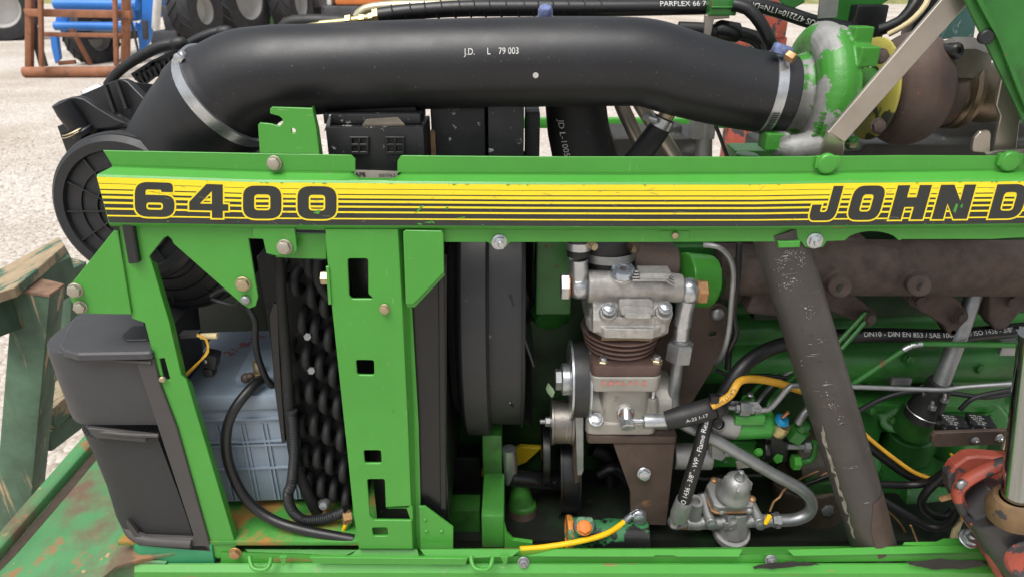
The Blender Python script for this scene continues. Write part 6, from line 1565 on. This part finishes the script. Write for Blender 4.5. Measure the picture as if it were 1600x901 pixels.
# --- red lever and cylinder with chromed rod at the right edge
RL = thing('red_steering_cylinder', 'red and grey worn hydraulic cylinder end with chromed rod at the right edge', 'hydraulic cylinder', P(1560, 880, -.05))
YR = -.045
lev = MB()
lev.plate([(1484, 765), (1482, 745), (1492, 728), (1512, 714), (1530, 712), (1580, 716), (1640, 690), (1700, 690), (1700, 980), (1600, 960), (1562, 905), (1540, 870), (1520, 818), (1494, 786)], Plane(P(1540, 790, YR + .03), (-.12, -1, .12)), .02, ch=.003, r=.006)
lv = lev.build('lever_plate', red_paint, RL)
rr_ = spline([(p, .01) for p, r in T2([(1700, 690, YR + .012), (1640, 698, YR + .012), (1584, 718, YR + .012), (1545, 732, YR + .012), (1508, 752, YR + .012), (1496, 772, YR + .012), (1510, 804, YR + .012), (1536, 842, YR + .012), (1556, 884, YR + .012), (1590, 940, YR + .012)], r=1)], .006)
b = MB(); b.tube([(p, .0075) for p, r in rr_], 10, raw=True, sx=1.3); b.build('lever_rim', red_paint, RL)
cast([cyl([(1542, 790, YR, 40), (1600, 850, YR - .01, 52), (1680, 940, YR - .02, 60)]), cyl([(1598, 804, YR - .03, 40), (1580, 776, YR - .02, 34)]), cyl([(1560, 760, YR + .01, 26), (1530, 800, YR + .01, 30)])], 'cylinder_body', red_grey, RL, None, .002, 5)
b = MB(); b.tube(T2([(1618, 520, YR - .03, 23), (1605, 640, YR - .03, 23), (1590, 782, YR - .03, 23)]), 32, raw=True); rd = b.build('chromed_rod', chrome, RL)
b = MB(); q = P(1590, 778, YR - .03); dd = (P(1605, 640, YR - .03) - q).normalized(); kq = m_px(q)
b.lathe([(25 * kq, .004), (32 * kq, .003), (38 * kq, -.004), (42 * kq, -.014), (40 * kq, -.03)], q, dd, 36, caps=False); b.build('rod_gland', M('ochre_brown_gland', (.17, .105, .05), .6, .2, .3, 30, wear=(((.04, .04, .04), .35, 30, .5, .2, .03),)), RL)
bolt(1502, 756, YR + .008, 8, zinc_dull, RL, 'screw')
b = MB(); b.tube(T2([(1470, 779, YR + .04), (1492, 773, YR + .03)], r=4.5), 8, raw=True); b.build('split_pin', copper_bolt, RL)
b = MB(); b.lathe([(30 * kq, 0), (34 * kq, .004), (30 * kq, .008), (20 * kq, .004), (0, .004)], P(1606, 872, YR - .055), (-.3, -1, .2), 32, caps=False); b.build('pivot_boss', red_paint, RL)
b = MB(); b.strap([P(1618, 560, -.0), P(1592, 650, .0), P(1578, 700, .0)], .022, .004, V((1, 0, 0))); b.build('steel_strut', iridescent, TR)

# ------------------------------------------------------------------ side of the block: bosses, ribs, bolts
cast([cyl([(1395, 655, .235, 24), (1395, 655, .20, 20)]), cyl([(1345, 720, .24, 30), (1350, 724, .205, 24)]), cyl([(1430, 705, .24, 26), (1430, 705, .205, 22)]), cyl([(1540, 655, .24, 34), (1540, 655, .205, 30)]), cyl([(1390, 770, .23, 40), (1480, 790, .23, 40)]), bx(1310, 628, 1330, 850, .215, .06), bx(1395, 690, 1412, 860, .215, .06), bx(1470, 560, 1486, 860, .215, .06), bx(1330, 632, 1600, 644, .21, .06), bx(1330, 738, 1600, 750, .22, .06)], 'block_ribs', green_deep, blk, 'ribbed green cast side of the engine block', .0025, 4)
for x, y, Y in ((1395, 655, .197), (1430, 705, .20), (1350, 724, .20), (1545, 652, .20), (1420, 648, .205), (1362, 640, .205), (1445, 745, .215), (1340, 700, .21), (1520, 745, .215), (1230, 505, .22), (1140, 500, .22), (1290, 575, .192), (1420, 560, .192), (1530, 575, .192)): bolt(x, y, Y, 8.5, green_deep, blk, 'bolt', (0, -1, .15))
for pts, lb in (([(1120, 578, .16), (1150, 590, .16), (1190, 586, .17), (1230, 590, .17)], 'thin black wire loom behind the amber hose'), ([(1206, 745, .12), (1236, 760, .13), (1270, 752, .14), (1310, 735, .15)], 'thin black wire under the injection pump'), ([(1085, 742, .13), (1100, 748, .13), (1140, 742, .14), (1190, 742, .14)], 'black rod behind the regulator')):
    pipe('wire', pts, 3.2, hose_rubber, lb)
for x in (1160, 1180, 1198): pipe('injector_pipe', [(x, 655, .13), (x + 4, 628, .14), (x + 40, 590, .19), (x + 95, 560, .21)], 3.2, zinc_dull if x == 1180 else green_deep, None)
bolt(1136, 706, .11, 7, zinc_dull, blk, 'bolt'); bolt(1185, 705, .12, 7, green, blk, 'bolt'); bolt(1086, 735, .13, 8, zinc_dull, blk, 'bolt')
b = MB(); b.plate([(1112, 694), (1140, 690), (1150, 700), (1128, 720), (1112, 716)], YP(.115), .01, ch=.001); b.build('clamp_plate', alu_dark, blk)
b = MB(); b.plate([(1150, 722), (1188, 718), (1190, 728), (1152, 732)], YP(.125), .004, ch=.0005); b.build('rating_plate', label_m, blk)
# ================================================================== TURBOCHARGER AND UPPER RIGHT
YT = .125
kt = m_px(P(1300, 145, YT))
def TX(px): return P(px, 145, YT).x
tc0 = P(1268, 146, YT)
def TXc(px): return V((TX(px), tc0.y, tc0.z))
b = MB()
# volute: scroll round the X axis, inlet trumpet, back plate, feet
rows = []
n = 48; RT0 = 78 * kt
for i in range(n):
    a = 2 * PI * i / n
    rt2 = (26 + 8 * (i / n)) * kt
    d = V((0, math.cos(a), math.sin(a)))
    rows.append([tc0 + V((.004, 0, 0)) + d * (RT0 + rt2 * math.cos(t)) + V((rt2 * .95 * math.sin(t), 0, 0)) for t in [2 * PI * j / 20 for j in range(20)]])
b.grid(rows, closed_u=True, closed_v=True)
b.tube([(TXc(1226), 58 * kt), (TXc(1240), 57 * kt), (TXc(1256), 62 * kt), (TXc(1270), 78 * kt)], 48, raw=True)
b.tube([(TXc(1268), 84 * kt), (TXc(1288), 100 * kt), (TXc(1298), 100 * kt), (TXc(1302), 92 * kt)], 48, raw=True)
b.tube([(P(1290, 66, YT), 12 * kt), (P(1288, 36, YT), 10 * kt)], 16, raw=True)
b.tube([(P(1282, 225, YT - .06), 22 * kt), (P(1240, 232, YT - .06), 20 * kt), (P(1210, 226, YT - .055), 15 * kt)], 18, raw=True)
b.pbox(1199, 209, 1231, 237, YT - .068, .03)
for a in (1.0, 1.35): b.box(TXc(1298) + V((.004, -math.cos(a * 1.1 - .4) * 100 * kt, math.sin(a * 1.1 - .4) * 100 * kt)), (.022, .022, .022))
vol = b.build('turbocharger', green_cast, TR, 'turbocharger with flaking green compressor housing and brown turbine', remesh=.0015, relax=6)
# cast lettering ridge on the volute
b = MB(); rnd = random.Random(2)
for k in range(9):
    a = PI + .12 + k * .075; d = V((0, math.cos(a), math.sin(a)))
    c = tc0 + d * (78 + 20) * kt + V((-.0145 - .0003 * k, 0, 0))
    b.box(c, (.008, .003, .0016), Matrix.Rotation(a, 3, 'X')); 
    if k % 2: b.box(c + V((.003, 0, .003)), (.0018, .003, .006), Matrix.Rotation(a, 3, 'X'))
b.build('cast_mark', green_cast, vol, kind='stuff')
cast([cyl([(1300, 145, YT, 74), (1308, 145, YT, 70), (1312, 145, YT, 40), (1372, 142, YT, 34)]), cyl([(1333, 50, YT - .02, 16), (1333, 78, YT - .02, 15)]), bx(1344, 76, 1366, 92, YT - .045, .02), cyl([(1330, 215, YT - .04, 10), (1332, 232, YT - .04, 10)])], 'bearing_housing', green_deep, vol, 'green bearing housing between the two turbocharger casings', .0018)
b = MB(); b.lathe([(38 * kt, -.001), (70 * kt, -.001), (77 * kt, .002), (77 * kt, .005), (74 * kt, .007), (40 * kt, .007)], V((TX(1356), tc0.y, P(1376, 140, YT).z)), (1, .04, 0), 48, caps=False); b.build('yellow_shield', M('yellow_flaking_paint', (.40, .35, .07), .5, 0, .15, 20, wear=(((.05, .05, .035), .36, 14, .6, 0, .03),)), vol)
tz = P(1418, 138, YT)
b = MB(); rows = []
for i in range(n):
    a = 2 * PI * i / n; grow = .86 + .16 * (i / n); d = V((0, math.cos(a), math.sin(a))); r2_ = 47 * kt * grow; Rm = 42 * kt
    rows.append([tz + d * (Rm + r2_ * math.cos(t)) + V((r2_ * 1.0 * math.sin(t), 0, 0)) for t in [2 * PI * j / 20 for j in range(20)]])
b.grid(rows, closed_u=True, closed_v=True)
b.tube([(tz + V((-36 * kt, 0, 0)), 46 * kt), (tz + V((66 * kt, 0, 0)), 58 * kt)], 36, raw=True)
b.build('turbine_housing', rust_plum, vol, 'brown heat scaled turbine housing', remesh=.002, relax=5)
b = MB(); q = P(1490, 138, YT + .002); b.lathe([(54 * kt, -.012), (60 * kt, -.010), (62 * kt, -.004), (58 * kt, .001), (62 * kt, .005), (60 * kt, .011), (50 * kt, .013)], q, (1, 0, .02), 48, caps=False); b.build('band_clamp', oxide, vol, smooth=50)
b = MB(); b.tube([(P(1500, 138, YT), 46 * kt), (P(1515, 140, YT), 44 * kt), (P(1540, 146, YT + .01), 46 * kt), (P(1566, 140, YT + .03), 46 * kt), (P(1600, 120, YT + .07), 44 * kt)], 36); b.build('exhaust_elbow', oxide, vol, 'heat tinted exhaust elbow of the turbocharger')
for x, y in ((1376, 88), (1371, 197)): bolt(x, y, YT - .062, 12, rust_plum, vol, 'bolt', (.0, -1, .1))
bolt(1331, 224, YT - .05, 9, zinc_yellow, vol, 'bolt', (0, -.1, -1))
# heat shield and bracket
b = MB(); sh = [P(1470, 66, .10), P(1490, 58, .09), P(1520, 58, .09), P(1546, 68, .10)]
rows = [sh, [p + V((0, -.012, -.012)) for p in sh], [p + V((.004, -.010, -.045)) for p in sh]]
b.grid(rows + [[p + V((0, .003, -.001)) for p in r] for r in rows[::-1]], closed_v=True); b.build('heat_shield', shield, TR, 'bent pale heat shield above the exhaust elbow')
b = MB(); b.plate([(1498, 70), (1546, 62), (1552, 92), (1525, 102), (1508, 102)], YP(.12), .004, ch=.001); b.build('shield_plate', shield, TR)
b = MB(); b.lathe([(0, .004), (.004, .004), (.004, .006), (.008, .007), (.0095, .005), (.0095, -.01), (0, -.01)], P(1490, 80, .08), (.5, -1, .2), 20, caps=False); b.build('clamp_knob', black_paint, TR)
# strut across the turbo
ys = .012
b = MB(); b.plate([(1473, -2), (1560, -112), (1598, -100), (1511, 8), (1320, 223), (1294, 207)], YP(ys), .005, ch=.0009); st_ = b.build('steel_strut', iridescent, TR, 'flat chromated steel strut slanting in front of the turbocharger')
b = MB(); b.plate([(1294, 207.5), (1320, 223.5), (1317, 248), (1278, 248)], Plane(P(1306, 215, ys), (0, -.86, -.5)), .005, ch=.0009); b.build('strut_foot', iridescent, st_)
b = MB(); b.plate([(1566, 120), (1600, 100), (1640, 100), (1640, 190), (1594, 186), (1588, 238), (1551, 238), (1564, 182), (1557, 165)], YP(.03), .005, ch=.0009, r=.004); br = b.build('steel_bracket', iridescent, TR, 'stepped chromated steel bracket at the right edge')
b = MB(); b.plate([(1519, 238), (1523, 216), (1532, 206), (1546, 204), (1549, 210), (1547, 240)], YP(.02), .005, ch=.0009, r=.003); b.plate([(1541, 240), (1560, 236), (1610, 234), (1640, 234), (1640, 248), (1541, 248)], YP(.016), .004, ch=.0006); b.build('steel_tab', iridescent, br)
# green panels of the raised bonnet
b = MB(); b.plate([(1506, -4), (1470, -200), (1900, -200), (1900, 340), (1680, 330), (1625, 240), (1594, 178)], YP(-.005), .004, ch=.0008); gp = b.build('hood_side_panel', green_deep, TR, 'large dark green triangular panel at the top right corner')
b = MB(); b.strap([P(1524, -8, -.008), P(1562, 62, -.008), P(1606, 176, -.008)], .004, .004, V((1, 0, 0))); b.build('fold_line', green_deep, gp)
b = MB(); b.lathe([(0, .003), (.006, .003), (.0075, .0015), (.0075, -.004)], P(1541, 58, -.006), (-.15, -1, 0), 24, caps=False); b.build('rubber_plug', plastic, gp)
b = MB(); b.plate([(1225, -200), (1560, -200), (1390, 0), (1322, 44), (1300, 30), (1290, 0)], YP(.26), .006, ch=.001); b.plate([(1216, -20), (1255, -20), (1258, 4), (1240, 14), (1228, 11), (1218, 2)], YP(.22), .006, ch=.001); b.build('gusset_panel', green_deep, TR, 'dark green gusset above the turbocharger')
b = MB(); b.strap([P(1300, -40, .2), P(1292, 28, .2)], .024, .004, V((1, 0, 0))); b.build('hanger_strap', zinc_dull, TR)
b = MB(); b.pbox(1340, 8, 1380, 60, .24, .05); b.build('heater_box', black_paint, TR, bevel=.003)
b = MB(); b.pbox(1440, -20, 1500, 60, .28, .03); b.build('heater_box', black_paint, TR, bevel=.003)
b = MB(); b.plate([(1470, 62), (1500, 0), (1520, -10), (1530, 12), (1522, 58)], YP(.21), .005, ch=.001); b.build('teal_cover', M('scuffed_teal_plastic', (.05, .12, .11), .5, 0, .3, 20, wear=(((.25, .30, .29), .3, 30, .7, 0, .05, (3, 1, 1)),)), TR, 'scuffed teal cover behind the strut')
# ------------------------------------------------------------------ under the hose: pipes and vertical hose
vq = T2([(898, 150, .17, 47), (903, 200, .17, 48), (917, 262, .17, 50), (925, 300, .17, 50)])
b = MB(); b.tube(vq, 36, raw=True); vh = b.build('rubber_duct', matte_rubber, TR, 'wide matt black rubber duct hanging below the air hose')
vs2 = vq
print_tube('JD L-100593 A', [vq[0], vq[1], vq[2], vq[3]], .022, .0125, white_print, vh, tilt=-.52, sx=.9)
for pts, lb in (([(962, 140), (976, 176), (1000, 226), (1012, 256)], 'left iridescent chromated tube under the air hose'), ([(988, 140), (1006, 172), (1040, 222), (1064, 262)], 'right iridescent chromated tube under the air hose')):
    b = MB(); b.tube(T2(pts, .19, 11.5), 18); b.build('coolant_tube', iridescent, TR, lb)
sh_ = T2([(1038, 185, .10, 17), (1028, 204, .10, 17.5), (1005, 236, .11, 18.5), (985, 262, .12, 19)])
b = MB(); b.tube(sh_, 24); so = b.build('breather_hose', matte_rubber, TR, 'short black breather hose with bright clamp under the air hose')
axs = (sh_[0][0] - sh_[1][0]).normalized(); q = P(1034, 192, .10); k = m_px(q)
b = MB(); b.lathe([(17.6 * k, -.006), (18.2 * k, -.0055), (18.2 * k, .0055), (17.6 * k, .006)], q, axs, 32, caps=False); cl2 = b.build('hose_clamp', zinc, so)
b = MB(); b.tube([(P(1012, 184, .082), 5 * k), (P(1026, 189, .08), 5 * k)], 12, raw=True); b.hexa(P(1012, 184, .082), (-1, 0, .3), .006, .006); b.build('clamp_screw', zinc_dull, cl2)
b = MB(); o = P(1046, 172, .10); b.lathe([(12 * k, -.012), (12.5 * k, -.010), (12 * k, -.008), (12.5 * k, -.006), (12 * k, -.004), (12.5 * k, -.002), (12 * k, .004)], o, axs, 24); b.hexa(o + axs * .003, axs, 19 * k, .010); b.lathe([(23 * k, .012), (25 * k, .0125), (25 * k, .014), (0, .0145)], o, axs, 28); b.build('hose_stub', zinc_yellow, so)
b = MB(); b.tube(T2([(1103, 180, .2, 12), (1101, 210, .2, 12), (1098, 262, .2, 14)]), 20, raw=True); b.pbox(1086, 188, 1116, 218, .19, .03); b.build('filter_stem', alu_dark, TR, 'grey alloy stem under the air hose')
b = MB(); b.tube(T2([(1118, 196, .19), (1126, 216, .19), (1138, 250, .19)], r=3), 8); b.build('cable', plastic, TR)
cast([bx(960, 215, 1095, 300, .24, .1), cyl([(1060, 236, .26, 20), (1098, 250, .24, 24)]), bx(1050, 195, 1062, 250, .25, .03), bx(1205, 235, 1350, 330, .2, .12), bx(1350, 225, 1600, 330, .2, .12), bx(1480, 190, 1600, 260, .22, .1)], 'rocker_cover', M('dark_grimy_casting', (.05, .05, .046), .55, .2, .3, 20, bump=.2, bs=200), TR, 'dark grimy rocker cover under the air hose', .003)
cast([cyl([(1168, 240, .17, 18), (1160, 285, .17, 22)]), bx(1150, 236, 1200, 300, .2, .05)], 'outlet_pipe', green_deep, TR, 'dark green outlet pipe below the turbocharger', .002)
# ------------------------------------------------------------------ hydraulic lines over the hose
hq3 = T2([(592, 25, .20, 12), (640, 19, .20, 12), (720, 14, .20, 12.2), (820, 13, .20, 12.4), (960, 13, .20, 12.4), (1124, 11, .20, 11)])
b = MB(); b.tube(hq3, 18); hl = b.build('hydraulic_hose', hose_rubber, TR, 'black hydraulic hose lying along the top of the air hose')
hs3 = spline(hq3, .004); c3 = [a for a, r in hs3]; T3, N3, B3 = frames(c3)
for k in range(14):                       # spiral guard turns
    i = 4 + k * 5
    if i + 4 >= len(hs3): break
    b = MB(); rows = []
    for s_ in range(17):
        a = 2 * PI * s_ / 16; j = i + 2 * s_ / 16; jj = int(j)
        p = c3[jj].lerp(c3[jj + 1], j - jj); r = hs3[jj][1] + .0006
        rows.append((p + (N3[jj] * math.cos(a) + B3[jj] * math.sin(a)) * r, .0011))
    b.tube(rows, 6, raw=True); b.build('spiral_guard', plastic, hl)
print_tube('PARFLEX 66 7663', hq3, arclen(hs3, 1030, 12), .010, white_print, hl, tilt=.5)
b = MB(); q = T2([(500, 38, .2, 5.5), (534, 35, .2, 5.8), (592, 26, .2, 7)])
b.tube(q, 14, raw=True); b.build('steel_tail', brass, hl)
for x, y, r_ in ((541, 35, 9), (562, 33, 8), (577, 31, 8.5)):
    b = MB(); b.hexa(P(x, y, .2), (1, 0, .1), r_ * .00085 * 1.15, .008); b.build('fitting_nut', brass, hl)
b = MB(); b.hexa(P(584, 29, .2), (1, 0, .1), 13 * .0009, .008); b.build('fitting_nut', brass, hl)
pipe('brass_pipe', [(445, 48, .21), (470, 44, .21), (505, 38, .205), (536, 35, .2)], 5, brass, 'yellow plated steel pipe on top of the air hose')
pipe('yellow_pipe', [(558, 28, .24), (570, 16, .24), (610, 10, .24), (720, 8, .24), (900, 6, .24), (1110, 4, .24)], 8, M('pale_chromate_pipe', (.50, .47, .32), .35, .6, .15, 20), 'pale yellow chromated pipe behind the hydraulic hose')
pipe('rubber_hose', [(442, 50, .24), (450, 38, .24), (475, 34, .24), (530, 35, .24), (560, 40, .24)], 11, matte_rubber, 'grey black rubber hose end beside the brass fittings')
b = MB(); b.pbox(1113, -6, 1150, 25, .17, .05); b.pbox(1112, 10, 1152, 14, .168, .054); b.build('pipe_clamp', green_deep, TR, 'green pipe clamp block above the air hose', bevel=.003)
b = MB(); b.plate([(1102, 24), (1140, 24), (1140, 29), (1116, 31), (1110, 62), (1099, 62)], YP(.18), .006, ch=.0008); b.build('hose_bracket', iridescent, TR, 'plated steel bracket under the green pipe clamp')
pipe('black_hose', [(1060, 44, .19), (1100, 46, .19), (1120, 50, .19)], 10, matte_rubber, 'short black hose behind the plated bracket')
b = MB(); b.tube(T2([(1118, 48, .19, 12), (1124, 47, .19, 15), (1152, 52, .19, 15), (1156, 52, .19, 12)]), 20, raw=True); b.build('hose_coupling', black_paint, TR, 'black hose coupling behind the plated bracket')
pipe('black_hose', [(1150, 52, .19), (1175, 58, .19), (1192, 74, .19), (1200, 95, .18)], 11, hose_rubber, 'black hose curving down behind the turbocharger clamp')
pipe('black_hose', [(1145, 8, .17), (1168, 14, .165), (1188, 36, .16), (1202, 64, .16), (1214, 90, .17)], 10, hose_rubber, 'black hose bending down beside the red frame')
ag = T2([(1130, 6, .22), (1180, 8, .22), (1225, 20, .22), (1268, 34, .22), (1306, 42, .23), (1340, 48, .25)], r=11)
b = MB(); b.tube(ag, 18); ago = b.build('pressure_hose', hose_rubber, TR, 'black hose with white inverted print above the turbocharger')
print_tube('13/32"=ARGUS 472210=1TN=DN10', ag, .020, .0105, white_print, ago, flip=True, tilt=-.1)
pipe('black_hose', [(1445, -30, .2), (1428, 8, .19), (1405, 35, .19), (1375, 47, .2)], 9, hose_rubber, 'black hose curving behind the strut')
pipe('amber_hose', [(1460, -30, .19), (1446, 8, .18), (1420, 36, .18), (1388, 54, .19)], 4.5, cream, 'cream cable beside the black hose')
b = MB(); b.lathe([(0, .010), (.007, .009), (.009, .005), (.009, -.004)], P(852, 22, .12), (0, -.5, 1), 16, caps=False); b.build('clamp_screw', blue_screw, TR)
b = MB(); b.tube(T2([(836, 31, .13), (852, 26, .12), (868, 31, .13)], r=4), 8); b.build('clamp_strap', zinc, TR)
